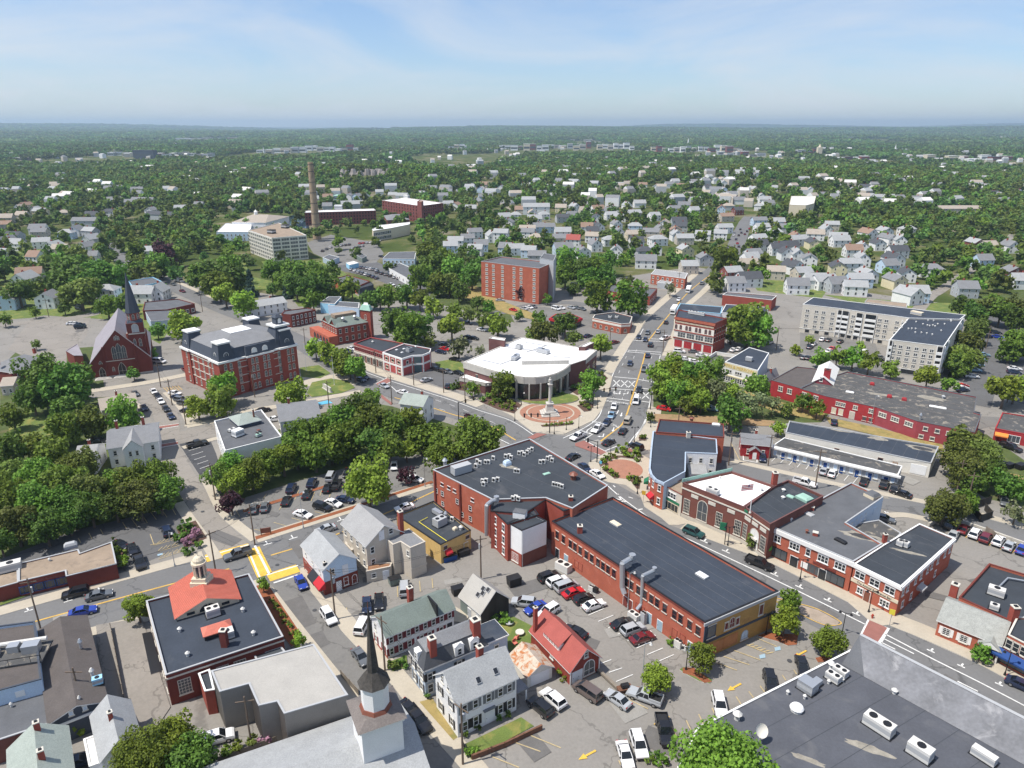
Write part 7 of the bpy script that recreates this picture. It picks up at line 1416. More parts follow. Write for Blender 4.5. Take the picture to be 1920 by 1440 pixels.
# ---- shrubs
_SH={k:[leaf_mesh('foliage',70+j,LM[k],9,26,.16,flat=.9)for j in range(2)]for k in 'mbdo'};_SH['k']=[leaf_mesh('foliage',90,'leaf_pink',9,26,.14)]
SHW={'m':'round green shrub','b':'round light green shrub','d':'dark clipped shrub','o':'olive shrub','k':'pink flowering shrub'}
def shrub(x,y,r,k,look=None,z=.1):
 X,Y=W(x,y);o=root('shrub',X,Y,z,rnd.uniform(0,6));put('foliage',_SH[k][rnd.randrange(len(_SH[k]))],o,(0,0,r*.75),0,(r,r,r*.95));MB().bar((0,0,0),(0,0,r*.6),r*.08,'bark',5).build('stem',o)
 thing(o,look or SHW[k],'shrub','shrubs in the planting beds')
K(0,960,3)
for x,y in((1530,515),(1550,538),(1570,567),(1587,597),(1607,628),(1628,652),(1650,688)):shrub(x,y,.75,'m')
for x,y,r,k in((1040,120,2.4,'d'),(1020,170,1.6,'d'),(1100,150,1.7,'k'),(1050,190,1.3,'k'),(1130,200,1.2,'m'),(1060,235,1.5,'d'),(680,250,1.5,'b'),(690,290,1.5,'b'),(700,320,1.4,'b'),(660,200,1.6,'d'),(650,230,1.4,'d'),(20,475,1.6,'o'),(80,460,2.0,'b'),(110,440,1.6,'m'),(470,1190,2.2,'b'),(450,1230,2.0,'b'),(510,1200,1.8,'b'),(1280,1390,1.3,'m'),(1340,1360,1.3,'m'),(1420,1330,1.3,'o'),(1500,1300,1.2,'k')):shrub(x,y,r,k)
K(840,600,6)
for x,y,r,k in((470,890,1.6,'m'),(400,920,1.4,'m'),(520,930,1.3,'b'),(570,940,1.6,'d'),(640,920,1.5,'m'),(690,950,1.4,'o'),(600,990,1.2,'b'),(680,1000,1.6,'m'),(740,980,1.2,'b'),(720,1030,1.0,'m'),(490,960,1.2,'b'),(905,885,1.1,'m'),(990,885,1.1,'m'),(1075,880,1.2,'m'),(1225,860,1.2,'m'),(1290,845,1.2,'m'),(1510,960,1.1,'m'),(1565,985,1.4,'o'),(1580,1020,1.0,'m'),(100,760,2.2,'d'),(60,780,1.6,'d'),(430,820,1.0,'d'),(1400,790,1.4,'d'),(1440,770,1.4,'m'),(1620,700,1.6,'m'),(1700,640,1.8,'m'),(1560,740,1.6,'m'),(1100,1195,.8,'b'),(1160,1190,.8,'b'),(1220,1187,.8,'b'),(1280,1182,.8,'b'),(1340,1178,.8,'b'),(1390,1172,.8,'b')):shrub(x,y,r,k)
K(1080,720,6)
for x,y,r,k in((515,790,2.2,'b'),(650,815,2.1,'b'),(300,900,1.3,'b'),(350,860,1.3,'m'),(420,835,1.2,'b'),(580,835,1.0,'m'),(690,870,1.0,'m'),(340,975,1.1,'b'),(400,1020,1.1,'b'),(440,1045,1.1,'m'),(610,1080,1.2,'b'),(660,1090,1.2,'b'),(700,1120,1.1,'m'),(670,1150,1.0,'d'),(730,625,1.1,'m'),(770,620,1.1,'m')):shrub(x,y,r,k)
K(640,1125,4.571)
for x,y,r,k in((450,600,1.2,'d'),(520,580,1.2,'d'),(1420,190,1.6,'m'),(1310,190,1.2,'d'),(1350,1030,.8,'d'),(1430,1000,.8,'d'),(1160,1120,.8,'d'),(1070,1165,.7,'m'),(1110,1330,1.0,'m'),(1150,1320,.9,'m'),(740,850,.8,'d')):shrub(x,y,r,k)
K(1020,1125,4.571)
for x,y,r,k in((130,650,.9,'b'),(165,690,.8,'b'),(1095,385,1.0,'m'),(950,1340,.9,'d'),(1000,1400,1.2,'m'),(910,1390,.9,'m')):shrub(x,y,r,k)
# ================================================================== VEHICLES
CARC={'w':('white',(.78,.78,.78)),'k':('black',(.012,.012,.014)),'s':('silver',(.42,.44,.46)),'g':('grey',(.13,.14,.15)),'n':('navy blue',(.015,.025,.06)),'b':('blue',(.02,.05,.32)),'r':('red',(.5,.015,.02)),'d':('dark red',(.14,.012,.018)),'t':('beige',(.42,.38,.3)),'e':('dark green',(.02,.08,.08)),'c':('pale blue',(.2,.33,.45)),'o':('brown',(.13,.1,.09))}
for k,(nm,c)in CARC.items():plain('paint_'+k,c,.3,.1 if k in 'sgco' else 0,.5,.6)
plain('tyre',(.02,.02,.02),.9);plain('rim',(.45,.45,.46),.35,.8);plain('car_glass',(.01,.013,.017),.08,spec=.6);plain('tail',(.4,.01,.01),.3);plain('head',(.75,.75,.72),.2);plain('trim_black',(.02,.02,.022),.6)
# length, width, body stations (x, z low, z top), cabin base x0 x1, roof x0 x1, belt z, roof z
KIND={'S':('sedan',4.7,1.82,[(-2.35,.5,.75),(-2.2,.28,.95),(-1.2,.24,1.0),(.7,.24,.95),(1.9,.26,.82),(2.25,.3,.7),(2.35,.45,.6)],-1.75,1.05,-1.0,.25,.93,1.44),
  'H':('hatchback',4.2,1.78,[(-2.1,.5,.85),(-2.0,.28,1.0),(.7,.24,.98),(1.7,.26,.85),(2.1,.4,.65)],-2.0,1.1,-1.6,.3,.96,1.5),
  'U':('SUV',4.75,1.92,[(-2.37,.55,.95),(-2.25,.34,1.12),(.8,.3,1.1),(2.0,.32,1.0),(2.3,.36,.85),(2.37,.5,.75)],-2.25,1.15,-1.95,.35,1.1,1.74),
  'V':('van',5.1,1.98,[(-2.55,.5,1.0),(-2.45,.32,1.2),(1.2,.28,1.15),(2.2,.3,.95),(2.5,.4,.75)],-2.48,1.75,-2.4,.75,1.12,1.95),
  'P':('pickup truck',5.7,2.0,[(-2.85,.6,.95),(-2.75,.45,1.1),(.9,.4,1.1),(2.4,.42,1.02),(2.75,.5,.85),(2.85,.6,.75)],-.95,1.25,-.75,.55,1.1,1.86)}
VM={}
def car_meshes(t):
 if t in VM:return VM[t]
 nm,L_,w,st,c0,c1,r0,r1,bz,rz=KIND[t];h=w/2;b=MB()
 sec=[[(x,-h*.93,lo),(x,-h,lo+(hi-lo)*.5),(x,-h*.93,hi),(x,h*.93,hi),(x,h,lo+(hi-lo)*.5),(x,h*.93,lo)]for x,lo,hi in st]
 for a,c in zip(sec,sec[1:]):
  for i in range(6):j=(i+1)%6;b.face([a[i],c[i],c[j],a[j]][::-1],'paint_w')
 b.face(sec[0],'paint_w');b.face(sec[-1][::-1],'paint_w');hr=h*.74;hb=h*.9
 b.box(r0,r1,-hr,hr,rz-.05,rz,'paint_w')
 for sg in(-1,1):
  for p,q in(((c0,sg*hb,bz),(r0,sg*hr,rz-.03)),((c1,sg*hb,bz),(r1,sg*hr,rz-.03)),(((c0+c1)/2-.1,sg*hb,bz),((r0+r1)/2,sg*hr,rz-.03))):b.bar(p,q,.055,'paint_w',4)
 for x in(st[0][0]-.03,st[-1][0]-.1):b.box(x,x+.13,-h*.88,h*.88,.36,.54,'trim_black',True)
 for sg in(-1,1):b.box(c1-.35,c1-.15,sg*h*1.02-.09,sg*h*1.02+.09,bz-.02,bz+.14,'trim_black',True)
 if t=='P':
  b.face([(-2.7,-.8,1.12),(-1.0,-.8,1.12),(-1.0,.8,1.12),(-2.7,.8,1.12)],'trim_black')
  b.box(-2.82,-2.74,-.95,.95,1.08,1.42,'paint_w');b.box(-2.82,-.95,-.98,-.86,1.08,1.42,'paint_w');b.box(-2.82,-.95,.86,.98,1.08,1.42,'paint_w')
 g=MB();g.frustum([(c0,-hb),(c1,-hb),(c1,hb),(c0,hb)],[(r0,-hr),(r1,-hr),(r1,hr),(r0,hr)],bz-.02,rz-.045,'car_glass')
 wh=MB();wh.bar((0,-.11,0),(0,.11,0),.34 if t in 'SH' else .38,'tyre',12);wh.bar((0,-.12,0),(0,.12,0),.21,'rim',8)
 hd=MB();hd.box(-.06,.03,-.2,.2,-.08,.08,'head',True);tl=MB();tl.box(-.03,.05,-.16,.16,-.1,.1,'tail',True)
 VM[t]=(b.mesh('body'),g.mesh('window'),wh.mesh('wheel'),hd.mesh('headlight'),tl.mesh('tail_light'));return VM[t]
def car(x,y,hx,hy,t,c,z=.09,look=None,place=None):
 a=W(x,y);q=W(x+hx,y+hy);rz=math.atan2(q[1]-a[1],q[0]-a[0]);place_car(a[0],a[1],rz,t,c,z,look,place)
def place_car(X,Y,rz,t,c,z=.09,look=None,place=None,full=True):
 bm,gm,wm,hm,tm=car_meshes(t);nm,L_,w,st=KIND[t][:4];o=root('car' if t in 'SHU' else nm.replace(' ','_'),X,Y,z,rz)
 bo=put('body',bm,o);bo.material_slots[0].link='OBJECT';bo.material_slots[0].material=M['paint_'+c];put('window',gm,o)
 if full:
  wx=L_*.3
  for sx in(1,-1):
   for sy in(1,-1):put('wheel',wm,o,(sx*wx,sy*(w/2-.1),.34))
  for sy in(1,-1):put('headlight',hm,o,(st[-1][0]-.06,sy*w*.33,.68));put('tail_light',tm,o,(st[0][0]+.03,sy*w*.36,.85))
 thing(o,look or f'{CARC[c][0]} {nm}','car' if t in 'SHU' else nm.split()[0]if t=='P' else 'van','cars parked and driving in the town',place)
def cars(s):
 """x y heading-x heading-y kind+colour, five words each; '=' repeats the last heading"""
 w=s.split();h=(1,0);i=0
 while i<len(w):
  x,y=float(w[i]),float(w[i+1]);i+=2
  if w[i]=='=':i+=1
  else:h=(float(w[i]),float(w[i+1]));i+=2
  car(x,y,h[0],h[1],w[i][0],w[i][1]);i+=1
K(640,960,3)
cars("1168 380 60 -22 Uk 1218 408 = Uw 1268 436 = Vs 1305 470 = Sr 1362 503 = Hk 1420 540 = Sw 1582 643 = Sk 1640 678 = Us 1692 725 = Sd 1315 690 -40 -20 Sk 1165 578 -40 25 Uw 1092 556 -40 20 Sb 1025 526 -40 -5 Us 1190 1070 -45 -40 Uw 1118 1115 -45 -38 Uk 1382 1028 -50 -35 Vo 1552 1072 -50 -35 Ss 1705 1058 -60 -22 Ps 1815 1250 10 40 Pk 1595 1385 15 50 Sw 1672 1330 15 50 Uw 145 540 0 40 Sn 213 520 0 40 Sk 355 445 0 -40 Vs 122 655 20 -40 Vw 110 832 15 20 Sg 385 1130 25 25 Sk 432 1190 25 30 Pk")
K(0,960,3)
cars("430 472 -50 12 Uk 562 484 50 -12 Sg 470 575 50 -12 Sb 940 122 -15 -40 Un 748 226 15 40 Sk 788 298 15 40 Pk 682 200 40 15 Sk 1340 255 -50 15 Pg 1695 412 15 30 Sb 1850 606 20 30 Uw 1228 1290 50 -15 Uw 445 1425 30 -10 Sn")
K(0,600,3)
cars("763 424 14 20 Sg 867 412 = Sw 887 436 = Sk 907 467 = Sw 935 509 = Sk 963 552 = Sn 812 504 = Sn 985 422 40 5 Sw 1000 444 = Sn 1020 460 = Ug 1040 480 = Ug 1055 522 = Sk 1112 710 40 -10 Pk 1482 518 40 -8 Sk 1550 567 = Sw 898 242 60 5 Vw 1050 290 20 10 Sd 1640 960 12 -25 Un 1755 930 = Un 1862 895 = Vs 1612 1030 = Sk 1728 993 = Sk 1843 958 = Sk 1893 940 = Pk 1428 1075 8 -30 Sg 1490 1066 = Sg 1815 1066 40 12 Uk 1875 1044 = Sw 1705 1107 = Sw 1832 1190 -40 12 Ss 425 28 40 0 Sw 450 44 40 0 Un 600 480 30 -3 Sn 560 690 40 0 Sk")
K(640,600,3)
cars("250 792 0 25 Vw 297 832 = Sw 415 907 40 8 Sw 355 1068 -40 10 Sw 20 1024 40 5 Sn 60 952 40 5 Sn 35 872 -10 25 Sk 240 380 35 15 Ss 345 416 -35 -12 Sw 478 347 35 -10 Ss 600 380 10 -20 Sk 535 285 30 8 Sk 568 295 = Sk 600 299 = Sg 658 306 = Sk 560 188 30 5 Sn 582 172 = Sr 580 148 = Sk 640 230 = Sk 715 104 = Sn 745 110 = Sk 710 25 = Sk 790 62 = Sw 1330 668 -40 20 Pw 1440 624 -30 25 Pw 1492 586 -20 25 Sn 1520 546 -15 25 Sc 1533 496 -8 30 Sw 1610 577 15 -30 Vt 1583 635 20 -25 Sk 1503 700 30 -15 Sk 1655 723 -30 -12 Uk 1303 780 30 -15 Sk 1368 842 25 20 Sn 1440 880 25 15 Sw 1657 466 -8 30 Vw 1674 400 -8 30 Sk 1703 285 -8 30 Pg 1623 253 -8 30 Sn 1722 208 10 -30 Sn 1738 148 10 -30 Uk 1710 118 -10 30 Sn 1672 105 -10 30 Sn 1722 78 -10 30 Sg 1780 73 10 -30 Ss 1820 112 -30 10 Pw 1825 20 10 -30 Sk 1900 183 30 3 Sw 130 330 30 10 Sk 110 345 30 10 Sn")
K(960,460,4)
cars("1250 416 -20 30 Sw 1425 294 20 -20 Ug 1505 228 20 -20 Sk 1255 805 30 2 Uw 1365 808 = Sg 1420 835 = Sw 1300 864 = Sw 1340 903 = Sn 1370 884 = Sw 330 484 30 8 Vw 370 478 = Sw 445 476 = Ss 485 478 = Sg 525 486 = Sg 130 474 = Sw 160 468 = Sg 90 484 = Ss 10 494 = Sr 570 690 30 -8 Sn 490 684 = Se 770 738 = Sd 645 504 = Sg 730 440 = Sg 700 442 = Sw 1140 1238 30 5 Sr 1490 1238 30 5 Sc 1690 700 20 -10 Sk 1760 715 = Sw 1880 735 = Sk 1930 740 = Us 1640 725 = Sw 1660 795 = Sw 1700 790 = Sw")
K(1280,600,3)
cars("685 930 45 12 Pw 790 862 12 -28 Ss 838 875 = Sw 1018 920 = Sk 1130 937 = Uk 1190 960 = Uk 1228 990 -30 -10 Sk 448 786 0 30 Sn 1130 1130 20 5 Sg 1505 1166 20 -30 Uk 1575 1190 = Sd 1640 1216 = Uw 1700 1240 = Ud 1772 1258 = Uw 1832 1285 = Ss 1905 1305 = Sb 1520 1222 = Ss 1805 1032 5 30 Sg 1842 728 40 15 Pk 850 584 0 -30 Sn 60 1210 35 14 Ue 430 1385 45 18 Pk 1770 103 40 5 Sb 1570 380 30 -3 Sr 1568 392 = Sw 1572 403 = Sn 1690 203 40 3 Sc 1672 230 = Sc 1655 258 = Sc 1640 290 = Sc 1625 325 = Sw 1865 282 = Sw 1862 302 = Sn 1760 77 = Sk 840 168 30 -20 Sr 820 182 = Sw 785 117 = Sw 820 120 = Sk 885 128 = Sk 735 143 = Sw 715 160 = Sn 1020 192 = Vw 680 218 = Sg 705 220 = Sk 1110 220 30 5 Sg 1115 234 = Sk 155 505 40 3 Sw 1680 745 30 5 Sw 1650 740 = Sw 1720 765 = Ss")
K(1280,960,3);cars("1905 993 45 20 Sn 670 885 10 35 Sk 490 975 8 35 Uk 205 1105 8 35 Uw")
K(480,460,4)
for(x0,y0),(x1,y1),n,cs in(((715,188),(905,252),8,'swsgwknn'),((910,208),(1170,282),9,'kkgksgwgs'),((790,172),(905,192),6,'ngswgs'),((500,48),(560,20),3,'kgw'),((610,10),(700,0),4,'wsgk'),((720,30),(800,10),4,'wkgs'),((780,-10),(860,-15),4,'rrsw')):
 for i in range(n):u=i/max(1,n-1);car(x0+(x1-x0)*u,y0+(y1-y0)*u,20,-12,'S',cs[i])
cars("1015 302 30 5 Sw 1075 324 = Sw 1205 350 = Sw 925 -30 0 20 Sw 1830 420 30 0 Ss 940 90 30 5 Sk 650 690 30 0 Sk 660 810 30 8 Sg 690 805 = Sn 720 785 = Sw 500 725 30 5 Ss 560 722 = Sw")
K(960,220,4)
for x,y,c in((1700,890,'k'),(1680,920,'n'),(1720,870,'k'),(1745,882,'d'),(1690,950,'r'),(1700,975,'k'),(1662,890,'w'),(1712,845,'k'),(1780,840,'r'),(1762,860,'k'),(1670,1010,'g')):car(x,y,8,-30,'S',c)
K(0,460,4);cars("590 465 30 4 Uk 600 485 = Uk 540 595 30 -3 Sw 600 605 = Sn 605 625 = Uk 1370 352 30 10 Sd 1300 300 = Sg 1210 255 = Sn 120 170 = Sk 190 165 = Sr")
def boxtruck(x,y,hx,hy,l,look,bus=False):
 a=W(x,y);q=W(x+hx,y+hy);o=root('box_truck' if not bus else 'bus',a[0],a[1],.09,math.atan2(q[1]-a[1],q[0]-a[0]))
 MB().box(-l/2,l/2-(0 if bus else 2),-1.2,1.2,.6,3.1,'white',True).build('cargo_box' if not bus else 'body',o)
 if not bus:MB().box(l/2-1.9,l/2,-1.1,1.1,.5,2.3,'paint_w',True).build('cab',o)
 MB().box(l/2-.2,l/2+.02,-1.0,1.0,1.4,2.2,'car_glass',True).build('windscreen',o)
 for sx in(l*.32,-l*.32):
  for sy in(1,-1):put('wheel',car_meshes('U')[2],o,(sx,sy*1.05,.4))
 thing(o,look,'truck' if not bus else 'bus')
boxtruck(1345,275,30,12,7,'white box truck parked by the green park')
K(960,460,4);boxtruck(1212,508,-20,32,10,'long white bus at the ornate block corner',True);boxtruck(1322,352,-20,30,7,'white box truck driving on the avenue');boxtruck(500,325,40,3,9,'white trailer parked at the brick tower block foot')
# ================================================================== STREET FURNITURE
_PO={}
def pole_mesh(h):
 k=round(h)
 if k not in _PO:_PO[k]=(MB().bar((0,0,0),(0,0,k),.17,'wood_pole',6,.12).mesh('pole'),MB().box(-1.3,1.3,-.06,.06,k-.9,k-.75,'wood_pole',True).mesh('crossarm'),MB().ngon(0,.4,.28,k-3.2,k-2.1,'unit_grey',8).mesh('transformer'),MB().bar((0,0,k-2.6),(0,-1.9,k-2.0),.05,'galv',5).mesh('lamp_arm'))
 return _PO[k]
POLES=[]
def pole(x,y,h=10,rz=.4,tr=False,lamp=False):
 X,Y=W(x,y);o=root('utility_pole',X,Y,0,rz);a,c,t,l=pole_mesh(h);put('pole',a,o);put('crossarm',c,o)
 if tr:put('transformer',t,o)
 if lamp:put('lamp_arm',l,o);MB().box(-.12,.12,-2.4,-1.8,h-2.05,h-1.9,'unit_white',True).build('lamp_head',o)
 thing(o,'wooden utility pole'+(' with grey transformer' if tr else ' with lamp arm' if lamp else ' with crossarm'),'utility pole','utility poles along the streets');POLES.append((X,Y,h,rz));return len(POLES)-1
def wires(a,b,n=2):
 X0,Y0,h0,r0=POLES[a];X1,Y1,h1,r1=POLES[b];o=root('power_line',X0,Y0,0)
 for i in range(n):
  s=(i-(n-1)/2)*1.1;p0=Vector((X0+s*math.cos(r0),Y0+s*math.sin(r0),h0-.7));p1=Vector((X1+s*math.cos(r1),Y1+s*math.sin(r1),h1-.7));q=MB();P=[p0+(p1-p0)*t-Vector((0,0,1.1*4*t*(1-t)))-Vector((X0,Y0,0))for t in[k/6 for k in range(7)]]
  for u,v in zip(P,P[1:]):q.bar(u,v,.022,'black_metal',3)
  q.build('wire',o)
 thing(o,'sagging overhead wires','wires','overhead wires between poles')
K(0,0,1)
pl=[pole(*p)for p in((77,1182,11,.3,True),(405,1075,10,.9),(478,1022,10,.9),(404,938,10,.9,True),(629,1162,11,-.7,True),(722,1258,11,-.7),(868,1434,11,-.7,True),(902,1086,10,.3,True),(156,1330,8,0),(472,1398,9,.2),(302,727,9,.7),(323,760,9,.7),(349,797,9,.7),(478,745,10,.3,True),(735,758,10,-.4),(705,700,9,-.4),(776,723,9,-.4),(832,737,9,-.4),(872,753,9,-.4),(1528,917,11,-.3,True),(1366,873,10,-.3,True),(1440,873,9,-.3),(1812,950,9,-.3),(1793,925,9,-.3),(1455,657,10,.2),(1848,655,10,.2),(1888,755,10,.2,True),(1388,815,9,.1),(617,763,9,.3),(92,595,9,.2),(340,548,9,.3),(380,585,9,.3),(1243,660,9,.2),(1185,600,9,.3),(1272,540,9,.3),(1210,575,9,.3),(1143,655,9,.1),(1270,815,9,0),(640,705,9,0),(573,655,9,.1))]
for a,b in((0,1),(1,2),(2,3),(1,4),(4,5),(5,6),(7,4),(10,11),(11,12),(14,15),(16,17),(17,18),(20,21),(21,19),(19,23),(24,25),(30,31)):wires(pl[a],pl[b],2 if a!=4 else 3)
def lamp(x,y,h=4.6,look='black ornate street lamp',double=True,m='black_metal',head='unit_white'):
 X,Y=W(x,y);o=root('street_lamp',X,Y,.13,rnd.uniform(-.5,.5));MB().bar((0,0,0),(0,0,h),.09,m,6,.06).build('post',o);MB().ngon(0,0,.22,0,.6,m,8,.12).build('base',o)
 for s in((-1,1)if double else(1,)):MB().bar((0,0,h-.2),(s*.9,0,h+.1),.05,m,5).build('arm',o);MB().ngon(s*.9,0,.28,h-.25,h+.1,m if double else head,8,.1).build('lantern',o)
 thing(o,look,'street lamp','street lamps')
K(1280,960,3)
for x,y in((1045,565),(660,380),(253,190),(1810,920),(895,690),(468,690),(18,890)):lamp(x,y)
K(1080,720,6)
for x,y in((690,1235),(655,655),(388,805),(165,880),(840,490)):lamp(x,y)
K(840,600,6)
for x,y in((752,1135),(1470,1222),(1195,1285),(825,955),(195,915),(422,860),(1680,1000),(1330,1240)):lamp(x,y,4.2,double=False)
K(0,0,1)
for x,y,h in((328,1062,8),(569,991,9),(1203,1292,9),(1177,1143,8),(797,913,8),(1633,795,9),(378,560,8),(430,545,8),(1110,545,8),(1180,760,8),(810,590,8),(1255,770,8)):lamp(x,y,h,'tall grey street light',False,'galv','unit_white')
def signal(x,y,ax,ay,h=6.2,n=3):
 X,Y=W(x,y);q=W(x+ax,y+ay);d=Vector((q[0]-X,q[1]-Y));l=min(d.length,13);rz=math.atan2(d.y,d.x);o=root('traffic_signal',X,Y,.13,rz)
 MB().bar((0,0,0),(0,0,h),.16,'black_metal',8,.12).build('mast',o);MB().bar((0,0,h-.3),(l,0,h),.1,'black_metal',6,.06).build('arm',o)
 for i in range(n):
  q=MB();xx=l*(.45+.5*i/max(1,n-1));q.box(xx-.2,xx+.2,-.18,.18,h-1.0,h+.2,'black_metal',True);hd=q.build('signal_head',o)
  for k,c in enumerate(('hydrant_red','gold','sign_green')):MB().ngon(0,0,.1,0,.06,c,8).build('lens',hd,(xx,-.18,h-.05-k*.3)).rotation_euler=(R(90),0,0)
 thing(o,'black traffic signal mast with hanging heads','traffic signal','traffic signals at the crossroads')
K(840,600,6);signal(1143,1275,-300,10);signal(1630,995,260,-30);signal(120,1140,180,-60,n=2)
K(1080,720,6);signal(235,885,-240,-60,n=1);signal(835,290,-230,0,n=2)
# ---- the monument
K(840,600,6);X,Y=W(1142,1062);o=root('monument',X,Y,.15,.1);z=0
for w_,h_,nm in((5.6,.35,'step'),(4.6,.4,'step'),(3.6,.5,'step')):MB().box(-w_/2,w_/2,-w_/2,w_/2,z,z+h_,'granite').build(nm,o);z+=h_
MB().frustum([(-1.3,-1.3),(1.3,-1.3),(1.3,1.3),(-1.3,1.3)],[(-.95,-.95),(.95,-.95),(.95,.95),(-.95,.95)],z,z+2.2,'granite').build('plinth',o);z+=2.2
MB().box(-1.15,1.15,-1.15,1.15,z,z+.35,'granite',True).build('cornice',o);z+=.35;q=MB();q.ngon(0,0,.62,z,z+.5,'granite',12,.5);q.ngon(0,0,.48,z+.5,z+5.6,'granite',12,.38);q.build('column',o);z+=5.6
q=MB();q.ngon(0,0,.4,z,z+.4,'granite',12,.7);q.box(-.7,.7,-.7,.7,z+.4,z+.65,'granite',True);q.build('capital',o);z+=.65
q=MB()
for(z0,r0),(z1,r1)in zip([(0,.42),(.5,.36),(1.0,.42),(1.35,.5),(1.6,.3),(1.7,.16),(1.8,.2),(2.0,.21),(2.15,.12)],[(.5,.36),(1.0,.42),(1.35,.5),(1.6,.3),(1.7,.16),(1.8,.2),(2.0,.21),(2.15,.12),(2.25,.04)]):q.ngon(0,0,r0,z+z0,z+z1,'granite',10,r1)
q.bar((.4,0,z+1.45),(.55,-.2,z+.7),.12,'granite',6,.08);q.bar((-.4,0,z+1.45),(-.5,-.25,z+.75),.12,'granite',6,.08);q.build('statue',o);thing(o,'granite soldiers monument with statue on a tall column','monument',fixed=True);mark('the granite monument',X,Y)
# ---- flagpoles, small things
K(480,460,4);flagpole(378,945,0,11,'white flagpole on the town hall lawn',False);flagpole(588,1050,0,11,'white flagpole in the flower ring of the town hall lawn',False)
X,Y=W(535,1090);o=root('memorial_wall',X,Y,.1,-.9);MB().box(-3,3,-.25,.25,0,1.8,'granite').build('slab',o);MB().box(-3.3,3.3,-.5,.5,0,.3,'granite').build('plinth',o);thing(o,'pale stone memorial wall on the town hall lawn','memorial')
def bin_(x,y,l,w,h,m,look,hx=10,hy=-3,cat='dumpster',name='dumpster'):
 a=W(x,y);q_=W(x+hx,y+hy);o=root(name,a[0],a[1],.05,math.atan2(q_[1]-a[1],q_[0]-a[0]));q=MB();q.frustum([(-l/2+.1,-w/2+.1),(l/2-.1,-w/2+.1),(l/2-.1,w/2-.1),(-l/2+.1,w/2-.1)],[(-l/2,-w/2),(l/2,-w/2),(l/2,w/2),(-l/2,w/2)],.1,h,m);q.build('body',o)
 MB().box(-l/2,l/2,-w/2,w/2,h,h+.08,'black_metal').build('lid',o);thing(o,look,cat)
K(640,900,4.571)
bin_(460,890,2.4,1.6,1.4,'shingle_green','green dumpster by the tan stair tower');bin_(1000,975,2.4,1.6,1.5,'black_metal','black dumpster by the weathered barn');bin_(1480,900,2.6,1.8,1.8,'black_metal','black dumpster in the fenced pen');bin_(930,690,3.0,1.3,1.2,'awning_blue','blue black dumpster against the yellow wall');bin_(1050,645,2.6,1.3,1.2,'black_metal','black dumpster against the yellow wall')
K(1600,820,6);bin_(1655,335,2.6,1.6,1.4,'awning_blue','navy dumpster by the dry verge');bin_(1745,345,2.4,1.5,1.3,'black_metal','dark dumpster by the dry verge');bin_(1875,355,2.6,1.7,1.4,'black_metal','black dumpster at the frame edge by the dry verge')
def fence(pts,h,m,look,n=None,th=.06,z=0.05):
 P=[W(*p)for p in pts];o=root('fence',P[0][0],P[0][1],z)
 for a,c in zip(P,P[1:]):
  a,c=Vector(a),Vector(c);l=(c-a).length;rz=math.atan2((c-a).y,(c-a).x);k=max(1,int(l/2.4))
  for i in range(k):q=a+(c-a)*((i+.5)/k)-Vector(P[0]);MB().box(-l/k/2+.02,l/k/2-.02,-th/2,th/2,.05,h,m).build('panel',o,(q.x,q.y,0),rz);q=a+(c-a)*(i/k)-Vector(P[0]);MB().box(-.07,.07,-.07,.07,0,h+.1,m).build('post',o,(q.x,q.y,0),rz)
 thing(o,look,'fence')
fence([(1205,875),(1370,805),(1545,745)],2.0,'wood_dark','dark board fence behind the brick corner block');fence([(1340,850),(1425,955),(1550,915),(1470,820)],1.9,'wood_dark','dark fence round the dumpster pen');fence([(1480,1090),(1550,1130),(1650,1230)],1.9,'wood_fence','weathered board fence of the back yard')
K(640,1125,4.571);fence([(1120,1372),(1400,1262),(1720,1110)],.9,'timber','low timber wall below the fenced lawn',th=.3);fence([(1040,1245),(1085,1360)],1.0,'wood_dark','short dark fence at the lawn corner');fence([(0,655),(150,820)],1.2,'wood_fence','low fence opposite the wooden houses')
K(1600,820,6);fence([(840,1010),(990,935),(1190,965),(1930,1230)],1.0,'concrete','white retaining wall round the rear car park',th=.4)
K(0,960,3);fence([(625,660),(700,1060),(790,1260)],1.2,'wood_fence','long rail fence in the pale alley',th=.05);fence([(1610,1290),(1920,1165)],1.6,'metal_siding_dark','dark mesh fence behind the metal hall',th=.03);fence([(1230,1410),(1400,1350),(1560,1290)],1.0,'wood_fence','wooden rail fence by the church drive')
K(1280,960,3);X,Y=W(1065,600);o=root('hydrant',X,Y,.14);MB().ngon(0,0,.16,0,.7,'hydrant_red',8).build('barrel',o);MB().ngon(0,0,.2,.7,.9,'hydrant_red',8,.08).build('cap',o);MB().bar((-.3,0,.5),(.3,0,.5),.09,'hydrant_red',6).build('nozzle',o);thing(o,'red fire hydrant on the widened sidewalk','hydrant')
def sign(x,y,h,m,look,w=.7):
 X,Y=W(x,y);o=root('street_sign',X,Y,.13,-.5);MB().bar((0,0,0),(0,0,h),.05,'galv',5).build('post',o);q=MB();q.box(-w/2,w/2,-.03,.03,0,w*1.2,m,True);q.build('plate',o,(0,0,h-.1));thing(o,look,'sign')
sign(1162,640,2.4,'sign_yellow','yellow green crossing sign by the crosswalk',.9);K(1080,720,6);sign(755,1340,2.2,'gold','orange warning sign on the curved sidewalk',.9);sign(272,1000,2.6,'blue_paint','small blue sign at the brick terrace')
K(1280,960,3);X,Y=W(235,185);o=root('bank_sign',X,Y,.13,-.4);MB().bar((0,0,0),(0,0,5.4),.1,'black_metal',6).build('post',o);MB().box(-1.4,-.1,-.1,.1,3.4,5.2,'sign_green',True).build('plate',o);thing(o,'hanging green sign post outside the brick bank','sign')
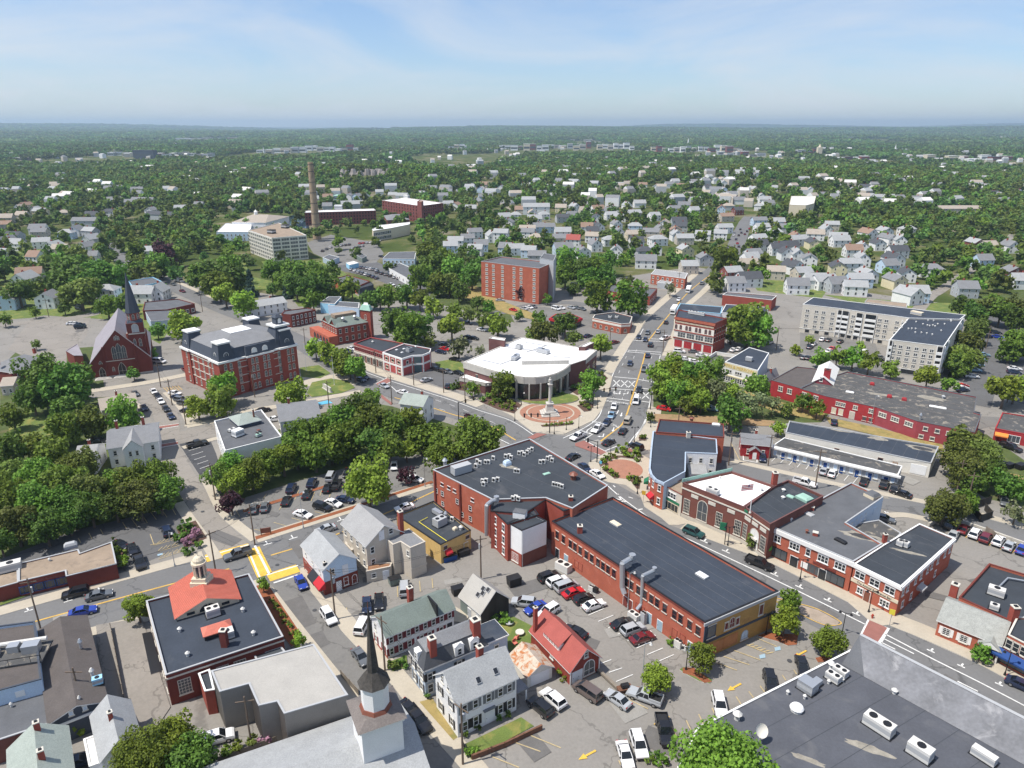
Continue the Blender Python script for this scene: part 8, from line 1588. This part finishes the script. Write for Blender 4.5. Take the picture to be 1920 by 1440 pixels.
K(1020,1125,4.571);X,Y=W(555,705);o=root('timber_beam',X,Y,.1,-1.0);MB().box(-3.2,3.2,-.25,.25,.2,.6,'wood_fence',True).build('beam',o);MB().box(-3,-2.6,-.4,.4,0,.2,'wood_dark').build('bearer',o);thing(o,'long weathered beam on the asphalt','beam',place='beside the red barn');X,Y=W(690,785);o=root('trailer',X,Y,.1,.3);MB().box(-1.2,1.2,-.6,.6,.4,.8,'timber',True).build('tray',o);MB().bar((-.6,0,1.1),(.6,0,1.1),.45,'black_metal',8).build('drum',o);thing(o,'small trailer with black drum by the silver pickup','trailer')
K(640,1125,4.571)
for x,y,lk,m in((1440,215,'round grey patio table in the back yard','unit_grey'),(1530,300,'round stone fire ring in the back yard','stone_trim')):X,Y=W(x,y);o=root('patio_table',X,Y,.08);MB().ngon(0,0,.8,.5,.65,m,12).build('top',o);MB().ngon(0,0,.2,0,.5,m,6).build('leg',o);thing(o,lk,'table')
for x,y in((1500,340),(1490,385)):X,Y=W(x,y);o=root('garden_chair',X,Y,.08,rnd.uniform(0,6));MB().box(-.35,.35,-.35,.35,.3,.42,'roof_tile',True).build('seat',o);q=MB();q.box(-.35,.35,.3,.4,.42,1.0,'roof_tile');q.build('backrest',o);[MB().box(a-.04,a+.04,b-.04,b+.04,0,.3,'roof_tile').build('leg',o)for a in(-.3,.3)for b in(-.3,.3)];thing(o,'orange red garden chair in the back yard','chair')
K(480,940,6);X,Y=W(115,380);o=root('lot_sign',X,Y,.1,.3);MB().box(-1.1,1.1,-.08,.08,.5,1.7,'copper_brown',True).build('board',o);[MB().box(a-.08,a+.08,-.1,.1,0,1.8,'timber').build('post',o)for a in(-1,1)];thing(o,'brown wooden sign board at the car park corner','sign')
# ================================================================== HOUSES OF THE SUBURBS
FOOTS=[];FARS=[]
def ground_at(x,y,zz=0.0):
 z=0.0
 for _ in range(6):X,Y=W(x,y,z+zz);z=landz(X,Y)
 return X,Y,z
HC={'w':'siding_white','b':'siding_lightblue','t':'siding_tan','g':'siding_grey','y':'siding_yellow','r':'brick_far','c':'cream'};HN={'w':'white','b':'pale blue','t':'tan','g':'grey','y':'yellow','r':'red','c':'cream'}
RC={'l':'shingle_light','m':'shingle_mid','d':'shingle_dark','t':'shingle_tan','o':'shingle_orange','g':'shingle_green','r':'roof_red'};RN={'l':'pale grey','m':'grey','d':'dark','t':'tan','o':'orange brown','g':'green','r':'red'}
HM={}
def house_mesh(L_,D_,he,rise,hip):
 k=(L_,D_,he,rise,hip)
 if k not in HM:
  b=MB();b.box(-L_/2,L_/2,-D_/2,D_/2,-2,he,'siding_white');b.f.pop();b.m.pop();r=MB();o=.4;zo=he-o*rise/(D_/2)
  if not hip:
   for s in(-1,1):b.face([(s*L_/2,-s*D_/2,he),(s*L_/2,s*D_/2,he),(s*L_/2,0,he+rise)],'siding_white');r.face([(-L_/2-o,s*(D_/2+o),zo),(L_/2+o,s*(D_/2+o),zo),(L_/2+o,0,he+rise+.1),(-L_/2-o,0,he+rise+.1)][::-s],'shingle_mid')
  else:
   q=L_/2-D_/2*.8
   for s in(-1,1):r.face([(-L_/2-o,s*(D_/2+o),zo),(L_/2+o,s*(D_/2+o),zo),(q,0,he+rise),(-q,0,he+rise)][::-s],'shingle_mid');r.face([(s*(L_/2+o),-s*(D_/2+o),zo),(s*(L_/2+o),s*(D_/2+o),zo),(s*q,0,he+rise)],'shingle_mid')
  c=MB();c.box(-.4,.4,-.4,.4,he,he+rise+.9,'brick_red');HM[k]=(b.mesh('wall'),r.mesh('roof'),c.mesh('chimney'))
 return HM[k]
def house(x,y,o_,c,r,wpx=None,tall=1.0):
 X,Y,z=ground_at(x,y);m=mpp(X,Y,z);L_=rnd.choice((10,11.5,13));D_=rnd.choice((8,9));he=5.4
 if wpx:L_=round(wpx*m)
 if tall>1:he=8.2
 rise=rnd.choice((2.6,3.2))if o_!='h' else 2.4
 rz=rnd.uniform(-.35,.35)+(math.pi/2 if o_=='g' else 0);b,rf,ch=house_mesh(L_,D_,he,rise,o_=='h');o=root('house',X,Y,z,rz)
 q=put('wall',b,o);q.material_slots[0].link='OBJECT';q.material_slots[0].material=M[HC[c]];q=put('roof',rf,o);q.material_slots[0].link='OBJECT';q.material_slots[0].material=M[RC[r]]
 put('chimney',ch,o,(rnd.uniform(-.3,.3)*L_,.6,0));FOOTS.append((X,Y,max(L_,D_)*.55))
 if y>395:
  wmesh=win_mesh(.95,1.4,'dh','white_paint' if c!='w' else 'unit_grey','glass_dark',None,None)[2]
  for zz in((.9,3.4)if he<8 else(.9,3.4,6)):
   for(ex,ey,nrm,n,ln)in((0,-D_/2,math.pi,3,L_),(L_/2,0,-math.pi/2,2,D_),(-L_/2,0,math.pi/2,2,D_)):
    if math.cos(rz+nrm+math.pi/2)*X+math.sin(rz+nrm+math.pi/2)*Y>0:continue
    for i in range(n):u=((i+.5)/n-.5)*ln;put('window',wmesh,o,(ex+(u if ex==0 else 0),ey+(u if ey==0 else 0),zz),nrm)
  if o_=='g':put('window',wmesh,o,(-L_/2,0,he+.3),math.pi/2)
 thing(o,f'{HN[c]} {RN[r]} roofed {"hipped " if o_ == "h" else "gabled " if o_ == "g" else ""}house','house','suburban houses among the trees')
K(0,0,1)
HS="""1120 436gwd 1155 430gwm 1190 434hbl 1237 440gym 1266 442gto 1150 400gwm 1145 412swl 1120 400swo 1077 396gwl 1065 387swl 1095 403stt 1072 413sbm 1055 417sgd 1015 396swm 995 398swm 975 402sto 1002 420swl 967 412hwl 1010 435sbm 1100 436swo 1160 446gwm 1220 446stm 1075 461swr 1110 454swt 1052 458stm 1115 470gwm 1092 483gwm 1155 483gwl 1207 483hgd 1210 502swm 992 482sbl 965 478swl 1007 492sgm 1055 477sbm 1320 497ggm 1290 512stl 1350 449swl 1317 451swl 1357 437swl 1360 415sto 1352 400gbo 1382 403srd 1385 383swm 1282 393sbm 1300 403swl 1265 345swl 1300 345swm 1342 343gwl 1370 343swl 1397 363swm 1255 350swm 1277 353sto 1247 321gwl 1300 320sgm 1357 362gbl 1422 330swl 1177 350stt 1205 352swo 1230 357gwl 1182 367sgd 1160 352swl 1032 356swl 980 349gwl 995 351gwl 975 369sbm 1085 334gwl 990 321swl 1172 301swl 1132 301swl
1427 436swl 1422 423sbm 1420 458swl 1422 471swd 1410 488swm 1405 497swl 1400 508sct 1370 524srl 1375 545swm 1402 537swd 1455 426sbl 1472 437sgm 1490 454gwo 1527 450swt 1547 441gwl 1455 478swd 1472 487gwd 1492 489gwl 1485 513gwd 1492 550swm 1525 540swl 1542 541swl 1565 547sgm 1600 553swl 1622 528gwl 1662 511sbm 1675 540gym 1742 518hwm 1680 483swd 1615 476gwl 1597 481swo 1685 462gwl 1662 458gwm 1625 448gwo 1825 467grl 1850 472stt 1890 473gwm 1840 501sbm 1912 540swl 1807 556sgm 1715 565sbl 1700 568gwl 1895 524grm 1647 377swl 1665 378swl 1685 378swm 1717 380swm 1625 375swl 1575 370gwl 1757 340hwl 1672 338swl 1850 357swl 1885 360swl 1907 368gwm 1600 327gbl 1485 318sgl 1545 372sgm 1790 345swl
175 352sgl 270 360sbm 207 406hwd 172 444sgl 175 413sgd 285 403gwm 75 439swm 122 408htt 15 418stt 45 413stt 10 431sto 30 453sgd 30 469swl 5 489swl 172 493swm 60 528sto 50 538gwl 22 577gbl 95 575gwm 205 560hwl 280 483swl 300 562gwl 270 566swl 405 385gwl 445 395gwm 375 393sgm 50 393gco 62 365swl 27 372ggm 340 400sgl 655 375gwm 670 375gbm 687 375gwl 712 367swl 570 380swl 615 377sto 790 370sbl 840 390swl 855 393gwo 615 395sgm 905 342sto 880 345gwo 910 365gwm 940 357gwm 945 416swl 855 463swl 845 473sbl 877 458swm 892 479swl 902 471sbm 950 477sbm 890 446swm 922 453gwl 605 306sgl 625 306sgm 650 306swl 672 304sgl 1640 352swm 1500 345swm 1450 352swl 1520 360gwl"""
for w_ in HS.split('\n'):
 t=w_.split()
 for i in range(0,len(t),2):house(float(t[i]),float(t[i+1][:-3]),*t[i+1][-3:])
for x,y,c,r,wp,tl in((270,384,'t','m',45,1),(165,424,'g','m',50,1),(305,412,'g','d',62,1),(72,503,'w','o',24,1.5),(1020,436,'b','m',40,1),(660,391,'g','l',40,1),(915,376,'b','m',36,1),(1470,474,'w','d',50,1),(1795,400,'t','t',80,1),(940,455,'w','l',26,1.5),(1005,402,'w','l',50,1.5)):house(x,y,'s',c,r,wp,tl)
gh=random.Random(21)
for(x0,y0,x1,y1),n in(((945,385,1290,480),30),((1290,332,1440,395),18),((1415,425,1700,550),18),((5,388,200,480),12),((1560,328,1900,378),12),((880,335,960,400),6)):
 k=0
 for _ in range(400):
  x,y=gh.uniform(x0,x1),y1-(y1-y0)*gh.random()**1.4;X,Y=W(x,y)
  if any((X-a)**2+(Y-b)**2<(c+9)**2 for a,b,c in FOOTS)or(1345<x<1425 and y>395):continue
  house(x,y,gh.choice('ggssh'),gh.choice('wwwwwbtgyc'),gh.choice('llllmmdt'));k+=1
  if k>=n:break
# ---- far roofs, mills and shopping sheds
def shed(x,y,w,h,m,rf,look):
 h*=1.7
 X,Y,z=ground_at(x,y);k=mpp(X,Y,z);l=w*k;hh=h*k;d=max(20,l*.3);o=root('warehouse',X,Y,z,rnd.uniform(-.06,.06))
 MB().box(-l/2,l/2,0,d,-5,hh,m).build('wall',o);MB().box(-l/2-.5,l/2+.5,-.5,d+.5,hh,hh+.5,rf,True).build('roof',o);MB().box(-l/2+1,l/2-1,-.1,0,hh*.3,hh*.6,'glass_mid',True).build('window_band',o)
 thing(o,look,'warehouse','distant warehouses and shops');FARS.append((X,Y,l*.5));FOOTS.append((X,Y,l*.5))
gr=random.Random(11)
for x0,x1,y,n,h in((22,60,300,2,3),(200,245,292,3,4),(292,400,295,9,4),(480,560,288,5,5),(562,672,285,10,6),(840,882,280,4,4),(935,1110,281,15,6),(1120,1190,280,7,6),(1220,1385,286,15,6),(1345,1435,293,6,4),(1495,1540,291,3,6),(1552,1630,300,5,4),(1735,1900,303,8,5),(1650,1705,284,5,3),(1430,1480,270,4,2),(1060,1130,256,4,2),(730,790,246,3,2),(1790,1830,256,3,2),(1880,1905,254,2,4),(330,470,262,6,2),(1560,1600,262,3,2)):
 for i in range(n):
  w=(x1-x0)/n;m,nm=gr.choice((('white','white'),('white','white'),('siding_white','pale'),('cream','cream'),('brick_far','brick'),('siding_grey','grey'),('siding_tan','tan')));shed(x0+w*(i+.5),y+gr.uniform(-3,2),w*gr.uniform(.7,1.15),h*gr.uniform(.6,1.2),m,gr.choice(('roof_white','roof_offwhite','roof_grey')),f'distant {nm} shed with {"long " if w > 12 else ""}flat roof')
shed(270,298,40,9,'slate_blue','roof_grey','distant dark glass office block with flat top');shed(645,352,42,4,'siding_lightblue','copper_green','pale green roofed hall in the woods by the chimney')
x,y,z=ground_at(1536,296);o=root('far_tower',x,y,z);k=mpp(x,y,z);MB().box(-4*k,4*k,0,8*k,0,19*k,'cream').build('wall',o);MB().ngon(0,4*k,3*k,19*k,24*k,'cream',8,k).build('cap',o);thing(o,'distant tan church tower with small cap','tower');FARS.append((x,y,4*k))
for xx,yy,hh,lk in((1678,284,13,'distant white domed steeple on the right'),(1290,272,12,'thin distant white steeple'),(495,290,14,'small distant white steeple behind the sheds'),(40,256,5,'distant white water tower near the frame edge')):
 x,y,z=ground_at(xx,yy);k=mpp(x,y,z);o=root('steeple',x,y,z);MB().bar((0,0,0),(0,0,hh*.5*k),1.6*k,'white',6,1.3*k).build('tower',o);MB().bar((0,0,hh*.5*k),(0,0,hh*k),1.3*k if 'water' not in lk else 3*k,'white',8,.15*k if 'water' not in lk else 3*k).build('spire',o);thing(o,lk,'steeple');FARS.append((x,y,3*k))
q=MB()
for j in range(560):
 x,y=gr.uniform(-20,1940),(258+72*gr.random()**.7 if j<330 else gr.uniform(318,392));X,Y,z=ground_at(x,y)
 if j>=330:
  if any((X-a)**2+(Y-b)**2<(c+9)**2 for a,b,c in FOOTS):continue
  FOOTS.append((X,Y,8))
 w=gr.uniform(4,8);d=gr.uniform(4,6);h=gr.uniform(6,11);a=gr.uniform(-.5,.5);c,s_=math.cos(a),math.sin(a);P=[(X+u*c-v*s_,Y+u*s_+v*c)for u,v in((-w,-d),(w,-d),(w,d),(-w,d))];rf=gr.choice(('shingle_light','shingle_mid','roof_offwhite','shingle_tan'))
 wl=gr.choice(('siding_white','siding_tan','siding_grey'));q.prism(P,z,z+h,wl,top=False);M0=((P[0][0]+P[3][0])/2,(P[0][1]+P[3][1])/2,z+h+3);M1=((P[1][0]+P[2][0])/2,(P[1][1]+P[2][1])/2,z+h+3);q.face([(*P[0],z+h),(*P[1],z+h),M1,M0],rf);q.face([(*P[2],z+h),(*P[3],z+h),M0,M1],rf);q.face([(*P[3],z+h),(*P[0],z+h),M0],'siding_white');q.face([(*P[1],z+h),(*P[2],z+h),M1],'siding_white')
o=q.build('far_rooftops');o['kind']='stuff';o['label']='scattered far roofs peeping out of the woods'
# ---- rock face on the wooded hill
X,Y,z=ground_at(690,335);o=root('rock_face',X,Y,z-2);gr=random.Random(2)
for i in range(16):
 q=MB();q.ngon(0,0,gr.uniform(5,9),0,gr.uniform(8,15),'rock',6,gr.uniform(2,4));q.build('boulder',o,(-36+i*5,gr.uniform(-6,8),-4),gr.uniform(0,6))
thing(o,'bare grey rock outcrop on the wooded hill','rock',fixed=True);FOOTS.append((X,Y-12,30))
# ================================================================== FAR WOODS
def proto(name,me):
 o=bpy.data.objects.new(name,me);return o
pc=bpy.data.collections.new('far_tree_kinds')
for i in range(6):pc.objects.link(proto('far_tree',leaf_mesh('far_crown',300+i,('leaf_far','leaf_far','leaf_mid','leaf_dark','leaf_far','leaf_olive')[i],15,13,.2,flat=(.85,1.0)[i%2])))
pp=bpy.data.collections.new('far_wood_kinds')
for i in range(4):
 g=np.random.default_rng(40+i);base=[np.array([v.co[:]for v in o.data.vertices])for o in list(pc.objects)[:3]];V=[]
 for k in range(34):
  v=base[k%3].reshape(-1,4,3);v=v[g.choice(len(v),34,replace=False)];v=v*1.0;c=v.mean(1,keepdims=True);v=c+(v-c)*2.1;r=g.uniform(3.4,7.6);V.append(v*r+[g.uniform(-36,36),g.uniform(-36,36),r*1.15])
 V=np.concatenate(V).reshape(-1,3);me=bpy.data.meshes.new('far_wood');me.from_pydata(V.tolist(),[],[tuple(range(j,j+4))for j in range(0,len(V),4)]);me.materials.append(M['leaf_far']);pp.objects.link(proto('far_wood',me))
def scatter(name,label,pts,sc,coll,zmax=99):
 me=bpy.data.meshes.new(name);me.from_pydata([tuple(p)for p in pts],[],[]);at=me.attributes.new('sc','FLOAT_VECTOR','POINT');sc=np.array(sc,np.float32);at.data.foreach_set('vector',np.stack([sc,sc,np.minimum(sc,zmax)],1).ravel())
 o=put(name,me);o['kind']='stuff';o['label']=label
 ng=bpy.data.node_groups.new(name,'GeometryNodeTree');ng.interface.new_socket('Geometry',in_out='INPUT',socket_type='NodeSocketGeometry');ng.interface.new_socket('Geometry',in_out='OUTPUT',socket_type='NodeSocketGeometry')
 gi=ng.nodes.new('NodeGroupInput');go=ng.nodes.new('NodeGroupOutput');ip=ng.nodes.new('GeometryNodeInstanceOnPoints');ci=ng.nodes.new('GeometryNodeCollectionInfo');ci.inputs['Collection'].default_value=coll;ci.inputs['Separate Children'].default_value=True;ci.inputs['Reset Children'].default_value=True
 ip.inputs['Pick Instance'].default_value=True;na=ng.nodes.new('GeometryNodeInputNamedAttribute');na.data_type='FLOAT_VECTOR';na.inputs['Name'].default_value='sc';rv=ng.nodes.new('FunctionNodeRandomValue');rv.data_type='FLOAT_VECTOR';rv.inputs[1].default_value=(0,0,6.28)
 l=ng.links.new;l(gi.outputs[0],ip.inputs['Points']);l(ci.outputs[0],ip.inputs['Instance']);l(na.outputs[0],ip.inputs['Scale']);l(rv.outputs[0],ip.inputs['Rotation']);l(ip.outputs[0],go.inputs[0])
 md=o.modifiers.new('scatter','NODES');md.node_group=ng;return o
g=np.random.default_rng(5)
def inpoly(x,y,P):
 c=np.zeros(len(x),bool);n=len(P)
 for i in range(n):
  (x0,y0),(x1,y1)=P[i],P[i-1];k=((y0>y)!=(y1>y))&(x<(x1-x0)*(y-y0)/(y1-y0+1e-12)+x0);c^=k
 return c
step=7.2;yy,xx=np.meshgrid(np.arange(330,1500,step),np.arange(-1150,1150,step));xx=xx.ravel()+g.uniform(-3,3,xx.size);yy=yy.ravel()+g.uniform(-3,3,yy.size)
f=yy*_FW[1]-CAM_H*_FW[2];ix=960+FPX*xx/f;iy=720-FPX*(yy*_UP[1]-CAM_H*_UP[2])/f
k=(ix>-80)&(ix<2000)&(iy<560);xx,yy,ix,iy=xx[k],yy[k],ix[k],iy[k]
den=np.full(len(xx),.92)
for P,dn in(([(930,375),(1290,375),(1370,470),(1260,500),(940,490),(840,480),(830,440)],.36),([(1330,330),(1440,330),(1600,430),(1600,560),(1400,560),(1330,470)],.3),([(1440,425),(1960,430),(1960,600),(1440,600)],.4),([(-60,390),(230,375),(330,420),(330,600),(-60,620)],.42),([(540,450),(760,440),(830,480),(800,600),(560,600)],.02),([(330,480),(560,460),(560,620),(330,620)],.1),([(860,500),(1330,500),(1330,600),(860,600)],.03),([(1150,335),(1440,335),(1440,380),(1150,380)],.3),([(630,365),(740,365),(740,395),(560,400)],.25),([(390,400),(620,400),(620,460),(390,470)],.12),([(560,395),(860,380),(860,445),(560,445)],.25),([(880,340),(960,340),(960,400),(880,400)],.35),([(1360,380),(1430,380),(1400,480),(1350,480)],.0)):
 den=np.where(inpoly(ix,iy,P),np.minimum(den,dn),den)
den*=np.clip(1.25-.5*nz2(xx,yy,60,8),.5,1);keep=g.random(len(xx))<den
FOOT=np.array([(a,b,c)for a,b,c in FOOTS])
for a,b,c in FOOT:
 near=(np.abs(xx-a)<c+4)&(yy>b-c-26)&(yy<b+c+4);keep&=~(near&((yy>b-c-5)|(g.random(len(xx))<.5)))
xx,yy=xx[keep],yy[keep];sc=g.uniform(2.6,7.2,len(xx))*np.where(yy<760,.85,1);zz=land(xx,yy)+sc*g.uniform(.8,1.25,len(xx))
scatter('far_trees','dense woods and garden trees beyond the town',np.stack([xx,yy,zz],1),sc,pc)
P_=[];S_=[]
for d0,d1,st,s in((1500,4200,52,1.0),(4200,9500,120,2.3),(9500,20500,320,6.0)):
 a,b=np.meshgrid(np.arange(-d1,d1,st),np.arange(d0*.6,d1,st));a=a.ravel()+g.uniform(-st*.35,st*.35,a.size);b=b.ravel()+g.uniform(-st*.35,st*.35,b.size);d=np.hypot(a,b)
 q=(d>d0*.97)&(d<d1)&(np.abs(a)<b*.85+60)&(nz2(a,b,420,11)+.3*nz2(a,b,130,12)<.95);a,b=a[q],b[q]
 for x_,y_,c_ in FARS:q=(np.abs(a-x_)>c_+30*s)|(b<y_*.81-60)|(b>y_+c_);a,b=a[q],b[q]
 P_.append(np.stack([a,b,land(a,b)-.5],1));S_.append(np.full(len(a),s)*g.uniform(.85,1.2,len(a)))
scatter('distant_forest','hazy forest covering the distant hills',np.concatenate(P_),np.concatenate(S_),pp,1.5)
# ---- haze: the summer air
hz=MB();hz.box(-21500,21500,-21500,21500,-18,230,'white',bottom=True);ho=hz.build('haze');ho.data.materials.clear()
hm=bpy.data.materials.new('haze_air');hm.use_nodes=True;hn=hm.node_tree;hn.nodes.clear();pv_=hn.nodes.new('ShaderNodeVolumePrincipled');out_=hn.nodes.new('ShaderNodeOutputMaterial');hn.links.new(pv_.outputs[0],out_.inputs['Volume'])
pv_.inputs['Color'].default_value=(.62,.82,1,1);pv_.inputs['Density'].default_value=HAZE;pv_.inputs['Anisotropy'].default_value=0.2;ho.data.materials.append(hm);ho['kind']='stuff';ho['label']='thin summer haze over the whole scene'
# ================================================================== LABELS
ORD='first second third fourth fifth sixth seventh eighth ninth tenth eleventh twelfth thirteenth fourteenth fifteenth sixteenth seventeenth eighteenth nineteenth twentieth'.split()
def ordinal(i):
 return ORD[i]if i<20 else('twenty '+ORD[i-20]if i<29 else 'thirtieth' if i==29 else 'thirty '+ORD[i-30]if i<39 else f'number {i + 1}')
bpy.context.view_layer.update()
grp={}
for t in THINGS:
 o,look,place,fixed=t;X,Y=o.location.x,o.location.y
 if fixed or place is not None:lab=look+(' '+place if place else '')
 elif any(w in look for w in(' on the ',' by the ',' beside the ',' near the ',' behind the ',' at the ',' in the ',' of the ',' under the ',' below the ',' above the ',' over the ',' with its ')):lab=look
 else:
  m=min(MARKS,key=lambda q:(q[1]-X)**2+((q[2]-Y)*(.8 if Y<350 else .5))**2);dy=Y-m[2];dx=X-m[1]
  rel='beside' if abs(dx)>abs(dy)*.8 else 'behind' if dy>0 else 'in front of';lab=f'{look} {rel} {m[0]}'
 grp.setdefault(lab,[]).append(o)
for lab,os_ in grp.items():
 if len(os_)==1:os_[0]['label']=lab;continue
 os_.sort(key=lambda o:toimg(o.location.x,o.location.y,o.location.z)[0])
 for i,o in enumerate(os_):
  if len(lab.split())>12:lab=lab.replace(' roofed','')
  o['label']=f'{lab}, {"leftmost" if i == 0 else "rightmost" if i == len(os_) - 1 else ordinal(i) + " from the left"}'
